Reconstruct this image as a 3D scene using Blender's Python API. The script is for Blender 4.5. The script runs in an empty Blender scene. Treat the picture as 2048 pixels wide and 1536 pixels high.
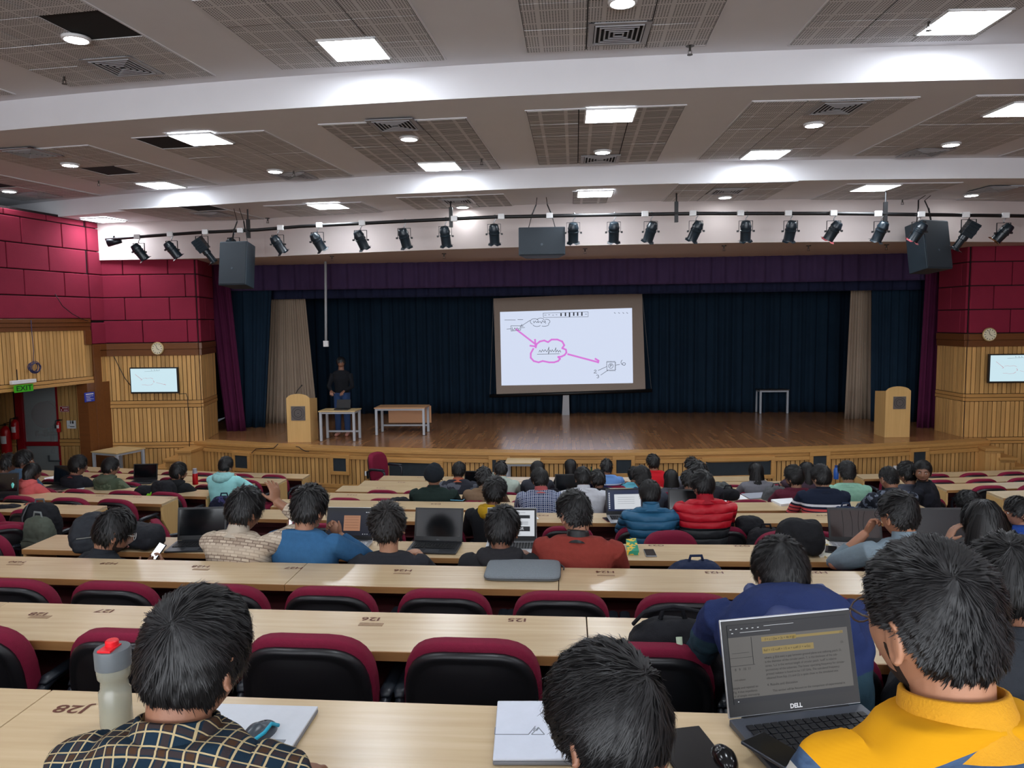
import bpy, math, random
import numpy as np
from mathutils import Vector, Matrix, Euler
S = bpy.context.scene
random.seed(7); RNG = np.random.default_rng(11)
PI = math.pi
# ---------------------------------------------------------------- camera
FPX = 1500.0; CZ = 3.37
YAW, PITCH, ROLL = math.radians(4.2), math.radians(4.88), math.radians(0.72)
fwd = Vector((-math.sin(YAW)*math.cos(PITCH), math.cos(YAW)*math.cos(PITCH), -math.sin(PITCH)))
r0 = Vector((math.cos(YAW), math.sin(YAW), 0)); u0 = r0.cross(fwd)
rgt = r0*math.cos(ROLL) - u0*math.sin(ROLL); upv = u0*math.cos(ROLL) + r0*math.sin(ROLL)
cd = bpy.data.cameras.new('camera'); cam = bpy.data.objects.new('camera', cd); S.collection.objects.link(cam)
cd.sensor_width = 36.0; cd.lens = FPX/2048*36.0; cd.clip_start = 0.02; cd.clip_end = 200
mw = Matrix((rgt, upv, -fwd)).transposed().to_4x4(); mw.translation = (0, 0, CZ); cam.matrix_world = mw
S.camera = cam
# ---------------------------------------------------------------- world, exposure
w = bpy.data.worlds.new('world'); S.world = w; w.use_nodes = True
w.node_tree.nodes['Background'].inputs[0].default_value = (0.55, 0.6, 0.7, 1)
w.node_tree.nodes['Background'].inputs[1].default_value = 0.06
S.view_settings.view_transform = 'Standard'; S.view_settings.look = 'None'
S.view_settings.gamma = 1.0; S.view_settings.exposure = 0.9
L_PANEL, L_DOWN = 20.0, 32.0       # radiance of the LED panels and of the downlights
# added fill light behind the camera, brightening the ceiling and people's backs
ld = bpy.data.lights.new('rear_fill_light', 'AREA'); ld.shape = 'RECTANGLE'; ld.size = 19; ld.size_y = 3.2; ld.energy = 620; ld.color = (.93, .97, 1)
lo = bpy.data.objects.new('rear_fill_light', ld); S.collection.objects.link(lo); lo.location = (0, -6.85, 4.1); lo.rotation_euler = (math.radians(94), 0, 0)
# ---------------------------------------------------------------- measuring helpers
CO = Vector((0, 0, CZ))
def ray(px, py): return fwd + rgt*((px-1024)/FPX) - upv*((py-768)/FPX)
def atz(px, py, z): d = ray(px, py); return CO + d*((z-CZ)/d.z)
def aty(px, py, y): d = ray(px, py); return CO + d*(y/d.y)
def lin(c):
    return tuple(((v/255)/12.92 if v/255 <= .04045 else ((v/255+.055)/1.055)**2.4) for v in c)
# ---------------------------------------------------------------- objects
def link(o): S.collection.objects.link(o); return o
def tag(o, label=None, cat=None, group=None, kind=None):
    if label: o['label'] = label
    if cat: o['category'] = cat
    if group: o['group'] = group
    if kind: o['kind'] = kind
    return o
def thing(name, label, cat, loc=(0, 0, 0), rz=0, group=None, rot=None):
    o = bpy.data.objects.new(name, None); link(o); o.location = loc
    o.rotation_euler = rot if rot else (0, 0, rz); o.empty_display_size = .1
    return tag(o, label, cat, group)
def dup(root, loc, rz=0, label=None, group=None, cat=None, rot=None):
    r = root.copy(); link(r); r.location = loc; r.rotation_euler = rot if rot else (0, 0, rz)
    if label: r['label'] = label
    if group: r['group'] = group
    for ch in list(root.children):
        c = ch.copy(); link(c); c.parent = r
        for g in list(ch.children):
            d = g.copy(); link(d); d.parent = c
    return r
class MB:
    """collects shapes and links them as one mesh object"""
    def __init__(s): s.v = []; s.f = []; s.n = 0; s.mi = []; s.cur = 0
    def add(s, V, Fc):
        V = np.asarray(V, float).reshape(-1, 3); s.v.append(V)
        s.f += [tuple(i+s.n for i in f) for f in Fc]; s.mi += [s.cur]*len(Fc); s.n += len(V); return s
    def box(s, c, d, rot=None, piv=None):
        x, y, z = d[0]/2, d[1]/2, d[2]/2
        V = np.array([(-x,-y,-z),(x,-y,-z),(x,y,-z),(-x,y,-z),(-x,-y,z),(x,-y,z),(x,y,z),(-x,y,z)])
        if rot is not None: V = V @ np.array(Euler(rot).to_matrix()).T
        return s.add(V+np.array(c), [(0,3,2,1),(4,5,6,7),(0,1,5,4),(1,2,6,5),(2,3,7,6),(3,0,4,7)])
    def bar(s, a, b, wd, th, up=(0,0,1)):
        a, b = Vector(a), Vector(b); t = (b-a); L = t.length; t.normalize()
        x = t.cross(Vector(up)); x = x.normalized() if x.length > 1e-5 else Vector((1,0,0)); z = x.cross(t)
        M = Matrix((x, t, z)).transposed(); m = (a+b)/2
        V = [M @ Vector((sx*wd/2, sy*L/2, sz*th/2))+m for sz in (-1,1) for sx, sy in ((-1,-1),(1,-1),(1,1),(-1,1))]
        return s.add([tuple(v) for v in V], [(0,3,2,1),(4,5,6,7),(0,1,5,4),(1,2,6,5),(2,3,7,6),(3,0,4,7)])
    def rings(s, R, cap=True, closed=True):
        R = [np.asarray(r, float) for r in R]; n = len(R[0]); Fc = []
        m = n if closed else n-1
        for i in range(len(R)-1):
            for j in range(m): k = (j+1) % n; Fc.append((i*n+j, i*n+k, (i+1)*n+k, (i+1)*n+j))
        if cap: Fc.append(tuple(range(n-1, -1, -1))); Fc.append(tuple((len(R)-1)*n+j for j in range(n)))
        return s.add(np.concatenate(R), Fc)
    def tube(s, pts, r, n=8, cap=True, flat=1.0, up=None):
        P = [Vector(p) for p in pts]; rr = r if hasattr(r, '__len__') else [r]*len(P); R = []
        t0 = (P[1]-P[0]).normalized(); x = Vector(up) if up else (Vector((0,0,1)) if abs(t0.z) < .9 else Vector((1,0,0)))
        for i, p in enumerate(P):
            t = ((P[min(i+1,len(P)-1)]-P[max(i-1,0)])).normalized()
            x = (x - t*x.dot(t)).normalized(); y = t.cross(x)
            R.append([tuple(p + (y*math.cos(2*PI*k/n) + x*math.sin(2*PI*k/n)*flat)*rr[i]) for k in range(n)])
        return s.rings(R, cap)
    def lathe(s, prof, c=(0,0,0), n=20, ax=2):
        R = []
        for r, z in prof:
            q = [(r*math.cos(2*PI*k/n), r*math.sin(2*PI*k/n), z) for k in range(n)]
            if ax == 1: q = [(a, -h, b) for a, b, h in [(u[0], u[1], u[2]) for u in q]]
            R.append(np.array(q)+np.array(c))
        return s.rings(R)
    def prism(s, poly, y0, y1, ax='y'):
        n = len(poly)
        if ax == 'y': V = [(a, y0, b) for a, b in poly]+[(a, y1, b) for a, b in poly]
        elif ax == 'x': V = [(y0, a, b) for a, b in poly]+[(y1, a, b) for a, b in poly]
        else: V = [(a, b, y0) for a, b in poly]+[(a, b, y1) for a, b in poly]
        return s.add(V, [tuple(range(n)), tuple(range(2*n-1, n-1, -1))]+[(j, n+j, n+(j+1) % n, (j+1) % n) for j in range(n)])
    def blob(s, c, r, nu=16, nv=10, M=None):
        V = []; 
        for i in range(1, nv):
            a = PI*i/nv
            for k in range(nu): b = 2*PI*k/nu; V.append((r[0]*math.sin(a)*math.cos(b), r[1]*math.sin(a)*math.sin(b), r[2]*math.cos(a)))
        V += [(0,0,r[2]),(0,0,-r[2])]; V = np.array(V)
        if M is not None: V = V @ np.array(M).T
        Fc = [(i*nu+j, (i+1)*nu+j, (i+1)*nu+(j+1) % nu, i*nu+(j+1) % nu) for i in range(nv-2) for j in range(nu)]
        T, B = len(V)-2, len(V)-1
        Fc += [(T, j, (j+1) % nu) for j in range(nu)]+[(B, (nv-2)*nu+(j+1) % nu, (nv-2)*nu+j) for j in range(nu)]
        return s.add(V+np.array(c), Fc)
    def mesh(s, name):
        me = bpy.data.meshes.new(name); me.from_pydata(np.concatenate(s.v).tolist(), [], s.f); return me
    def build(s, name, m, parent=None, smooth=False, bev=0, seg=2, sub=0, loc=None, rot=None, sharp=None):
        me = s.mesh(name); ms = m if isinstance(m, (list, tuple)) else [m]
        for q in ms: me.materials.append(q)
        if len(ms) > 1: me.polygons.foreach_set('material_index', s.mi)
        o = link(bpy.data.objects.new(name, me))
        if parent is not None: o.parent = parent
        if smooth: me.polygons.foreach_set('use_smooth', [True]*len(me.polygons))
        if bev:
            b = o.modifiers.new('bevel', 'BEVEL'); b.width = bev; b.segments = seg; b.limit_method = 'ANGLE'; b.angle_limit = .6
            if not smooth: me.polygons.foreach_set('use_smooth', [True]*len(me.polygons)); b.harden_normals = True
        if sub: q = o.modifiers.new('sub', 'SUBSURF'); q.levels = sub; q.render_levels = sub
        if loc: o.location = loc
        if rot: o.rotation_euler = rot
        if sharp: me.set_sharp_from_angle(angle=sharp)
        me.update(); return o
def text_mesh(body, size, shear=0, align='CENTER', ext=0.0, bold=0.0, sx=1.0):
    cu = bpy.data.curves.new('t', 'FONT'); cu.body = body; cu.size = size; cu.align_x = align; cu.align_y = 'CENTER'
    cu.shear = shear; cu.extrude = ext; cu.offset = bold; cu.resolution_u = 3
    o = bpy.data.objects.new('t', cu); link(o); bpy.context.view_layer.update()
    me = bpy.data.meshes.new_from_object(o.evaluated_get(bpy.context.evaluated_depsgraph_get()))
    bpy.data.objects.remove(o); bpy.data.curves.remove(cu)
    me.materials.clear()
    if sx != 1: me.transform(Matrix.Diagonal((sx, 1, 1, 1)))
    return me
def text_part(name, body, size, m, parent, loc, rot, **kw):
    me = text_mesh(body, size, **kw); me.materials.append(m); o = link(bpy.data.objects.new(name, me))
    o.parent = parent; o.location = loc; o.rotation_euler = rot; return o
# ---------------------------------------------------------------- materials
class NT:
    def __init__(s, name):
        s.m = bpy.data.materials.new(name); s.m.use_nodes = True; s.t = s.m.node_tree; s.b = s.t.nodes['Principled BSDF']
    def n(s, typ, **kw):
        q = s.t.nodes.new(typ)
        for k, v in kw.items():
            if k.startswith('i_'): q.inputs[k[2:].replace('_', ' ')].default_value = v
            else: setattr(q, k, v)
        return q
    def l(s, a, b): s.t.links.new(a, b)
    def M(s, op, a, b=None, c=None):
        q = s.t.nodes.new('ShaderNodeMath'); q.operation = op
        for i, v in enumerate((a, b, c)):
            if v is None: continue
            if isinstance(v, (int, float)): q.inputs[i].default_value = v
            else: s.l(v, q.inputs[i])
        return q.outputs[0]
    def mix(s, f, a, b, bt='MIX'):
        q = s.t.nodes.new('ShaderNodeMix'); q.data_type = 'RGBA'; q.blend_type = bt
        for i, v in ((0, f), (6, a), (7, b)):
            if hasattr(v, 'is_output') or hasattr(v, 'node'): s.l(v, q.inputs[i])
            elif i == 0: q.inputs[i].default_value = v
            else: q.inputs[i].default_value = (*v[:3], 1)
        return q.outputs[2]
    def xyz(s, which='Object'):
        tc = s.n('ShaderNodeTexCoord'); sp = s.n('ShaderNodeSeparateXYZ'); s.l(tc.outputs[which], sp.inputs[0])
        s.tc = tc.outputs[which]; return sp.outputs[0], sp.outputs[1], sp.outputs[2]
    def noise(s, scale, detail=3, vec=None, sc3=None, rough=.5):
        q = s.n('ShaderNodeTexNoise'); q.inputs['Scale'].default_value = scale; q.inputs['Detail'].default_value = detail
        q.inputs['Roughness'].default_value = rough
        if vec is None: tc = s.n('ShaderNodeTexCoord'); vec = tc.outputs['Object']
        if sc3: mp = s.n('ShaderNodeMapping'); mp.inputs['Scale'].default_value = sc3; s.l(vec, mp.inputs[0]); vec = mp.outputs[0]
        s.l(vec, q.inputs['Vector']); return q.outputs['Fac']
    def bump(s, h, strength=.3, dist=.01):
        q = s.n('ShaderNodeBump'); q.inputs['Strength'].default_value = strength; q.inputs['Distance'].default_value = dist
        s.l(h, q.inputs['Height']); s.l(q.outputs[0], s.b.inputs['Normal'])
    def col(s, v):
        if isinstance(v, tuple): s.b.inputs['Base Color'].default_value = (*v[:3], 1)
        else: s.l(v, s.b.inputs['Base Color'])
    def set(s, rough=.5, metal=0, spec=None, emis=None, es=0, trans=0, coat=0):
        s.b.inputs['Roughness'].default_value = rough; s.b.inputs['Metallic'].default_value = metal
        if spec is not None: s.b.inputs['Specular IOR Level'].default_value = spec
        if emis is not None:
            if isinstance(emis, tuple): s.b.inputs['Emission Color'].default_value = (*emis, 1)
            else: s.l(emis, s.b.inputs['Emission Color'])
            s.b.inputs['Emission Strength'].default_value = es
        if trans: s.b.inputs['Transmission Weight'].default_value = trans
        if coat: s.b.inputs['Coat Weight'].default_value = coat; s.b.inputs['Coat Roughness'].default_value = .15
        return s.m
def plain(name, rgb, rough=.5, metal=0, var=.06, scale=30, bump=0, spec=None, **kw):
    t = NT(name); c = lin(rgb); f = t.noise(scale)
    t.col(t.mix(f, tuple(v*(1-var) for v in c), tuple(min(1, v*(1+var)) for v in c)))
    if bump: t.bump(t.noise(scale*6, 2), bump, .004)
    return t.set(rough, metal, spec, **kw)
def emit(name, rgb, strength): t = NT(name); t.col((0, 0, 0)); return t.set(.5, emis=lin(rgb), es=strength)
MC = {}
def fab(rgb, rough=.9, var=.12, bump=.35, scale=40):
    g_ = sum(rgb)/3; rgb = tuple(round((v*.9+g_*.1)*.9) for v in rgb)
    k = (tuple(rgb), rough, var, bump, scale)
    if k not in MC: MC[k] = plain('fabric', rgb, rough, 0, var, scale, bump, spec=.2)
    return MC[k]
def pl(rgb, rough=.4, metal=0, **kw):
    k = ('p', tuple(rgb), rough, metal)
    if k not in MC: MC[k] = plain('paint' if not metal else 'metal', rgb, rough, metal, **kw)
    return MC[k]
def wood(name, c1, c2, rough, long_axis, grain=1.0, island=.12, bump=.05, coat=0):
    t = NT(name); sc = [14*grain]*3; sc[long_axis] = .8*grain
    f = t.noise(3, 5, sc3=tuple(sc)); g = t.noise(1.3, 2)
    c = t.mix(f, lin(c1), lin(c2)); gi = t.n('ShaderNodeNewGeometry').outputs['Random Per Island']
    v = t.M('ADD', 1-island, t.M('MULTIPLY', gi, 2*island)); v = t.M('MULTIPLY', v, t.M('ADD', .9, t.M('MULTIPLY', g, .2)))
    hs = t.n('ShaderNodeHueSaturation'); t.l(v, hs.inputs['Value']); t.l(c, hs.inputs['Color']); t.col(hs.outputs[0])
    t.bump(f, bump, .003); return t.set(rough, coat=coat)
M_desk = wood('birch_desktop', (184,158,120), (214,192,156), .24, 0, 1.0, .05, .04)
M_deskend = wood('birch_end', (200,160,100), (216,180,122), .4, 2, 1.0, .03)
M_edge = wood('ply_edge', (140,98,54), (172,126,76), .5, 0)
M_slat = wood('oak_slat', (184,136,76), (218,174,110), .45, 2, 1.0, .2)
M_rail = wood('oak_rail', (180,130,70), (206,158,94), .45, 0, 1.0, .05)
M_dark = wood('walnut_trim', (92,52,24), (118,70,34), .35, 0, .8, .05)
M_groove = pl((52,34,18), .8)
M_podium = wood('podium_ply', (200,160,98), (220,182,122), .35, 2, .6, .02)
M_maroonpanel = plain('maroon_modesty_panel', (84,34,36), .75, 0, .15, 20)
M_black = pl((16,17,19), .45); M_blackgloss = pl((10,11,13), .18); M_rubber = pl((22,22,24), .7)
M_grey = pl((120,122,126), .5); M_steel = pl((170,172,175), .3, 1.0); M_chrome = pl((215,215,220), .15, 1.0)
M_white = pl((225,225,225), .5); M_leg = pl((172,178,186), .45); M_red = pl((190,20,28), .35)
M_chairred = plain('maroon_chair_fabric', (120,24,52), .85, 0, .12, 60, .5, spec=.25)
M_shell = plain('black_chair_shell', (24,25,28), .38, 0, .1, 15)
M_armm = pl((30,36,44), .4)
M_led = emit('led_panel_diffuser', (238,246,255), L_PANEL); M_down = emit('downlight_lens', (244,250,255), L_DOWN)
M_ceil = plain('ceiling_plaster', (222,221,224), .85, 0, .03, 3)
M_paper = pl((236,238,240), .8)
# ================================================================ THE SETTING
ROWS = {'J': (1.90, 2.35, -.014, 150), 'I': (3.03, 2.14, -.012, 120), 'H': (4.34, 1.906, -.008, 100), 'G': (5.34, 1.75, -.002, 90),
        'F': (7.5, 1.41, .008, 60), 'E': (8.5, 1.27, .01, 50), 'D': (9.45, 1.13, .01, 48), 'C': (10.4, 1.01, .01, 45), 'B': (11.4, .87, .012, 45), 'A': (12.35, .75, .012, 45)}
def rowY(k, X): y0, z, b, R = ROWS[k]; return y0 + b*X + (X-.2)**2/(2*R)
def rowA(k, X): y0, z, b, R = ROWS[k]; return math.atan(b + (X-.2)/R)
def rowF(k): return ROWS[k][1]-.75
def struct(name, mb, m, parent=None, **kw):
    o = mb.build(name, m, parent, **kw)
    if parent is None: o['kind'] = 'structure'
    return o
# ---- stepped floor
t = NT('dark_plank_floor'); f = t.noise(2, 4, sc3=(1.2, 16, 1)); bk = t.n('ShaderNodeTexBrick'); tc = t.n('ShaderNodeTexCoord'); t.l(tc.outputs['Object'], bk.inputs[0])
bk.inputs['Scale'].default_value = 1; bk.inputs['Brick Width'].default_value = 1.2; bk.inputs['Row Height'].default_value = .12; bk.inputs['Mortar Size'].default_value = .004
bk.inputs['Color1'].default_value = (*lin((88,66,50)), 1); bk.inputs['Color2'].default_value = (*lin((70,52,40)), 1); bk.inputs['Mortar'].default_value = (*lin((30,22,18)), 1)
t.col(t.mix(f, bk.outputs['Color'], lin((60,46,36)))); M_floor = t.set(.5)
order = ['A', 'B', 'C', 'D', 'E', 'F', 'G', 'H', 'I', 'J']
mb = MB(); XS = np.linspace(-13.2, 11.2, 25)
def arcstrip(mb, kf, kb, z, zf):
    a = [(x, (rowY(kf, x) if isinstance(kf, str) else kf)) for x in XS]; b = [(x, (rowY(kb, x) if isinstance(kb, str) else kb)) for x in XS]
    n = len(XS); V = [(x, y, z) for x, y in a]+[(x, y, z) for x, y in b]+[(x, y, zf) for x, y in a]
    mb.add(V, [(n+i, n+i+1, i+1, i) for i in range(n-1)]+[(i, i+1, 2*n+i+1, 2*n+i) for i in range(n-1)])
arcstrip(mb, 21.5, 'A', 0, -.3)
for i, k in enumerate(order):
    arcstrip(mb, k, order[i+1] if i < 9 else .95, rowF(k), rowF(order[i-1]) if i else 0)
arcstrip(mb, .95, -.3, 1.78, 1.6); arcstrip(mb, -.3, -7, 1.95, 1.78)
struct('floor', mb, M_floor)
# ---- stage
def stageY(x): return 13.8 + .0215*(x-.2)**2
t = NT('stage_parquet'); bk = t.n('ShaderNodeTexBrick'); tc = t.n('ShaderNodeTexCoord'); mp = t.n('ShaderNodeMapping'); mp.inputs['Rotation'].default_value = (0, 0, PI/2)
t.l(tc.outputs['Object'], mp.inputs[0]); t.l(mp.outputs[0], bk.inputs[0]); bk.inputs['Scale'].default_value = 1; bk.inputs['Brick Width'].default_value = .9; bk.inputs['Row Height'].default_value = .085
bk.inputs['Mortar Size'].default_value = .003; bk.inputs['Color1'].default_value = (*lin((186,134,88)), 1); bk.inputs['Color2'].default_value = (*lin((150,102,64)), 1); bk.inputs['Mortar'].default_value = (*lin((80,50,30)), 1)
f = t.noise(3, 4, sc3=(10, .8, 1)); t.col(t.mix(t.M('MULTIPLY', f, .5), bk.outputs['Color'], lin((140,98,64)))); M_stagefloor = t.set(.22, coat=.15)
sx = np.linspace(-7.95, 8.25, 31)
mb = MB(); mb.prism([(x, stageY(x)) for x in sx]+[(8.6, 16.2), (9.2, 21), (-9.4, 21), (-8.3, 15.9)], .8, .9, 'z'); stage = struct('floor_stage', mb, M_stagefloor)
mb = MB()
def arcband(mb, d0, z0, z1, d1=.3, x0=-7.95, x1=8.25, n=40):
    X = np.linspace(x0, x1, n); R = []
    for x in X: y = stageY(x); R.append([(x, y-d0, z0), (x, y-d0, z1), (x, y+d1, z1), (x, y+d1, z0)])
    mb.rings([np.array(r) for r in R])
arcband(mb, .05, .845, .905); arcband(mb, .02, .78, .845); arcband(mb, .035, .70, .775); arcband(mb, .03, .0, .10); arcband(mb, .02, .11, .19)
struct('trim_1', mb, M_rail, bev=.006)
mb = MB(); arcband(mb, -.03, 0, .82); struct('wall_stage_front', mb, M_groove)
mb = MB(); x = -7.9
while x < 8.2:
    y0, y1 = stageY(x), stageY(x+.074); mb.prism([(x, y0), (x+.074, y1), (x+.074, y1+.03), (x, y0+.03)], .19, .70, 'z'); x += .088
struct('trim_2', mb, M_slat, bev=.004, seg=1)
t = NT('dark_vent_mesh'); t.col(t.mix(t.noise(9, 3), lin((28,38,44)), lin((44,54,62)))); M_mesh = t.set(.75)
VG = 'dark openings in the front of the stage'
for i, (xa, xb, ya, yb, lab) in enumerate([
    (467, 497, 912, 937, 'small square dark opening nearest the left stage steps'), (667, 695, 916, 942, 'small square dark opening left of the red office chair'),
    (777, 882, 925, 953, 'wide dark opening behind the red office chair'), (985, 1014, 919, 946, 'small square dark opening beside the low centre table'),
    (1232, 1262, 919, 946, 'small square dark opening right of the low centre table'), (1408, 1543, 921, 950, 'wide dark opening in the right half of the stage front'),
    (1623, 1652, 911, 938, 'small square dark opening behind the man in mint'), (1824, 1853, 904, 930, 'small square dark opening above the man looking back')]):
    Xc = aty((xa+xb)/2, 920, 14.2).x; yy = stageY(Xc)
    Xa, Xb = aty(xa, 920, stageY(Xc)).x, aty(xb, 920, yy).x; zt = aty((xa+xb)/2, ya, yy).z; zb = aty((xa+xb)/2, yb, yy).z
    w, h = Xb-Xa, zt-zb; xc = (Xa+Xb)/2; yc = stageY(xc)
    t_ = thing('stage_vent', lab, 'vent', (xc, yc, zb), math.atan(.043*(xc-.2)), VG)
    sag = .0215*(w/2)**2
    m = MB(); m.box((0, -.02+sag, h/2), (w, .03, h)); m.build('mesh_panel', M_mesh, t_)
    m = MB(); b = .07
    for c, d in (((0, -.03, h+b/2), (w+2*b, .05+sag, b)), ((0, -.03, -b/2), (w+2*b, .05+sag, b)), ((-w/2-b/2, -.03, h/2), (b, .05+sag, h)), ((w/2+b/2, -.03, h/2), (b, .05+sag, h))): m.box(c, d)
    m.build('frame', M_rail, t_, bev=.005)
# ---- side steps
for s, X0, dirx, nm in ((0, -7.65, -1, 'left'), (1, 8.0, 1, 'right')):
    y0 = 14.75 if s == 0 else 15.0; mb = MB(); mt = MB()
    for i in range(4):
        z = .9-.18*(i+1); xa = X0+dirx*.27*i; xb = xa+dirx*.30
        mt.box(((xa+xb)/2, y0+.3, z+.06), (.34, 1.0, .05)); mb.box(((xa+xb)/2+dirx*.0, y0+.32, (z+.03)/2), (.28, .9, z+.03))
        for q in range(3): mb.box((xa+dirx*(.05+.1*q), y0-.14, z/2), (.075, .02, max(.02, z-.04)))
    o = struct('steps_'+nm, mb, M_slat); mt.build('tread', M_rail, o, bev=.006)
# ---- walls: slatted timber below, maroon panels above
def pl_wall(name, a, b, z0, z1, th=.12):
    """plain wall slab from a to b (xy), thickness outward to the left of a->b"""
    a, b = Vector(a), Vector(b); d = (b-a).normalized(); n = Vector((-d.y, d.x))*th
    mb = MB(); mb.prism([tuple(a), tuple(b), tuple(b+n), tuple(a+n)], z0, z1, 'z'); return mb
def on_wall(a, b, s, off, z):   # s metres along, off metres in front (right side of a->b)
    a, b = Vector(a), Vector(b); d = (b-a).normalized(); n = Vector((d.y, -d.x)); p = a+d*s+n*off; return (p.x, p.y, z)
def wbox(mb, a, b, s0, s1, z0, z1, o0, o1):
    P = [on_wall(a, b, s, o, z) for z in (z0, z1) for s, o in ((s0, o0), (s1, o0), (s1, o1), (s0, o1))]
    mb.add(P, [(0,1,2,3), (7,6,5,4), (0,4,5,1), (1,5,6,2), (2,6,7,3), (3,7,4,0)])
def slats(mb, a, b, s0, s1, z0, z1, pitch=.088):
    n = max(1, round((s1-s0)/pitch)); p = (s1-s0)/n
    for i in range(n): wbox(mb, a, b, s0+i*p+.006, s0+(i+1)*p-.008, z0, z1, 0, .03)
t = NT('maroon_fabric_panel'); t.xyz(); f = t.noise(5, 4); gi = t.n('ShaderNodeNewGeometry').outputs['Random Per Island']
t.col(t.mix(t.M('MULTIPLY_ADD', gi, .35, t.M('MULTIPLY', f, .5)), lin((142,40,62)), lin((120,32,54)))); t.bump(t.noise(120, 2), .4, .004); M_fabp = t.set(.9, spec=.2)
def panels(mb, a, b, s0, s1, z0, z1, ph=.47, pw=.93, off0=.0):
    z = z0; r = 0
    while z < z1-.02:
        zt = min(z+ph, z1); s = s0 - (pw/2 if r % 2 else .12)-off0
        while s < s1:
            u0, u1 = max(s, s0), min(s+pw, s1)
            if u1-u0 > .05: wbox(mb, a, b, u0+.008, u1-.008, z+.008, zt-.008, 0, .05)
            s += pw
        z += ph; r += 1
LW0, LW1, LW2, LW3, LW4 = (-10.9, -7), (-10.0, 12.3), (-9.62, 15.05), (-7.68, 15.2), (-7.95, 16.4)
M_backing = pl((30,14,18), .9)
# left side wall: camera-facing right side of a->b must face the room: go from far to near
a, b = LW1, LW2
la = (Vector(b)-Vector(a)).length
# segment 1 (near part, mostly out of frame)
def wall_full(name, a, b, zs, zt, zc, slat_lo=0.2):
    mb = pl_wall(name, a, b, 0, zc); w = struct(name, mb, M_backing); L = (Vector(b)-Vector(a)).length
    m1 = MB(); slats(m1, a, b, 0, L, .9, 1.62); slats(m1, a, b, 0, L, 1.78, zs); slats(m1, a, b, 0, L, .1, .76); m1.build('timber_slats', M_slat, w, bev=.004, seg=1)
    m2 = MB()
    for z0_, z1_, o in ((.77, .82, .04), (.83, .89, .035), (1.63, 1.695, .04), (1.705, 1.77, .035), (0, .1, .04)): wbox(m2, a, b, 0, L, z0_, z1_, 0, o)
    m2.build('timber_rail', M_rail, w, bev=.004)
    m3 = MB(); wbox(m3, a, b, 0, L, zs, (zs+zt)/2, 0, .05); wbox(m3, a, b, 0, L, (zs+zt)/2+.004, zt, 0, .06); m3.build('dark_timber_band', M_dark, w, bev=.004)
    m4 = MB(); panels(m4, a, b, 0, L, zt+.01, zc); m4.build('fabric_panels', M_fabp, w, bev=.015, seg=3); return w
for p in (0,):
    wall_full('wall_left_back', LW0, LW1, 3.27, 3.5, 6.2)
wall_full('wall_front_left', LW2, LW3, 2.72, 2.98, 5.5)
wall_full('wall_return_left', LW3, LW4, 2.72, 2.98, 5.5)
RW3, RW2, RW1 = (7.98, 15.62), (10.3, 15.75), (10.6, -7)
wall_full('wall_front_right', RW3, RW2, 2.72, 2.98, 5.5)
wall_full('wall_return_right', (7.9, 16.6), RW3, 2.72, 2.98, 5.5)
wall_full('wall_right', RW2, RW1, 2.72, 2.98, 6.2)
# left wall with the exit recess
mb = pl_wall('w', a, b, 2.2, 5.5, .14); mb.prism([(-9.72, 14.45), (-9.62, 15.05), (-9.74, 15.07), (-9.84, 14.45)], 0, 2.2, 'z'); w = struct('wall_left', mb, M_backing)
m1 = MB(); slats(m1, a, b, 0, la-.42, 2.34, 3.27); slats(m1, a, b, la-.22, la, 1.78, 2.72); slats(m1, a, b, la-.22, la, .9, 1.62); slats(m1, a, b, la-.22, la, .1, .76)
slats(m1, a, b, la-.52, la-.42, 2.34, 3.0); m1.build('timber_slats', M_slat, w, bev=.004, seg=1)
m2 = MB(); wbox(m2, a, b, 0, la-.42, 2.2, 2.26, 0, .04); wbox(m2, a, b, 0, la-.42, 2.27, 2.33, 0, .03)
for z0_, z1_ in ((.77, .82), (.83, .89), (1.63, 1.695), (1.705, 1.77), (0, .1)): wbox(m2, a, b, la-.22, la, z0_, z1_, 0, .04)
m2.build('timber_rail', M_rail, w, bev=.004)
m3 = MB()
for z0_, z1_, o in ((3.27, 3.345, .05), (3.35, 3.42, .06), (3.425, 3.5, .07)): wbox(m3, a, b, 0, la-.45, z0_, z1_, 0, o)
wbox(m3, a, b, la-.62, la-.45, 2.98, 3.27, 0, .065); wbox(m3, a, b, la-.42, la-.22, 0, 2.98, 0, .06); wbox(m3, a, b, la-.22, la, 2.72, 2.85, 0, .05); wbox(m3, a, b, la-.22, la, 2.855, 2.98, 0, .06)
m3.build('dark_timber_band', M_dark, w, bev=.005)
m4 = MB(); panels(m4, a, b, 0, la-.42, 3.93-.0, 5.46); wbox(m4, a, b, 0, la-.42, 3.51, 3.92, 0, .05); wbox(m4, a, b, la-.4, la-.0, 2.99, 3.42, 0, .05); panels(m4, a, b, la-.4, la, 3.46, 5.46)
m4.build('fabric_panels', M_fabp, w, bev=.015, seg=3)
mb = MB(); mb.prism([(-9.66, 14.42), (-9.56, 15.08), (-9.78, 15.1), (-9.88, 14.42)], 0, 2.2, 'z'); struct('trim_3', mb, M_dark)
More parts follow.
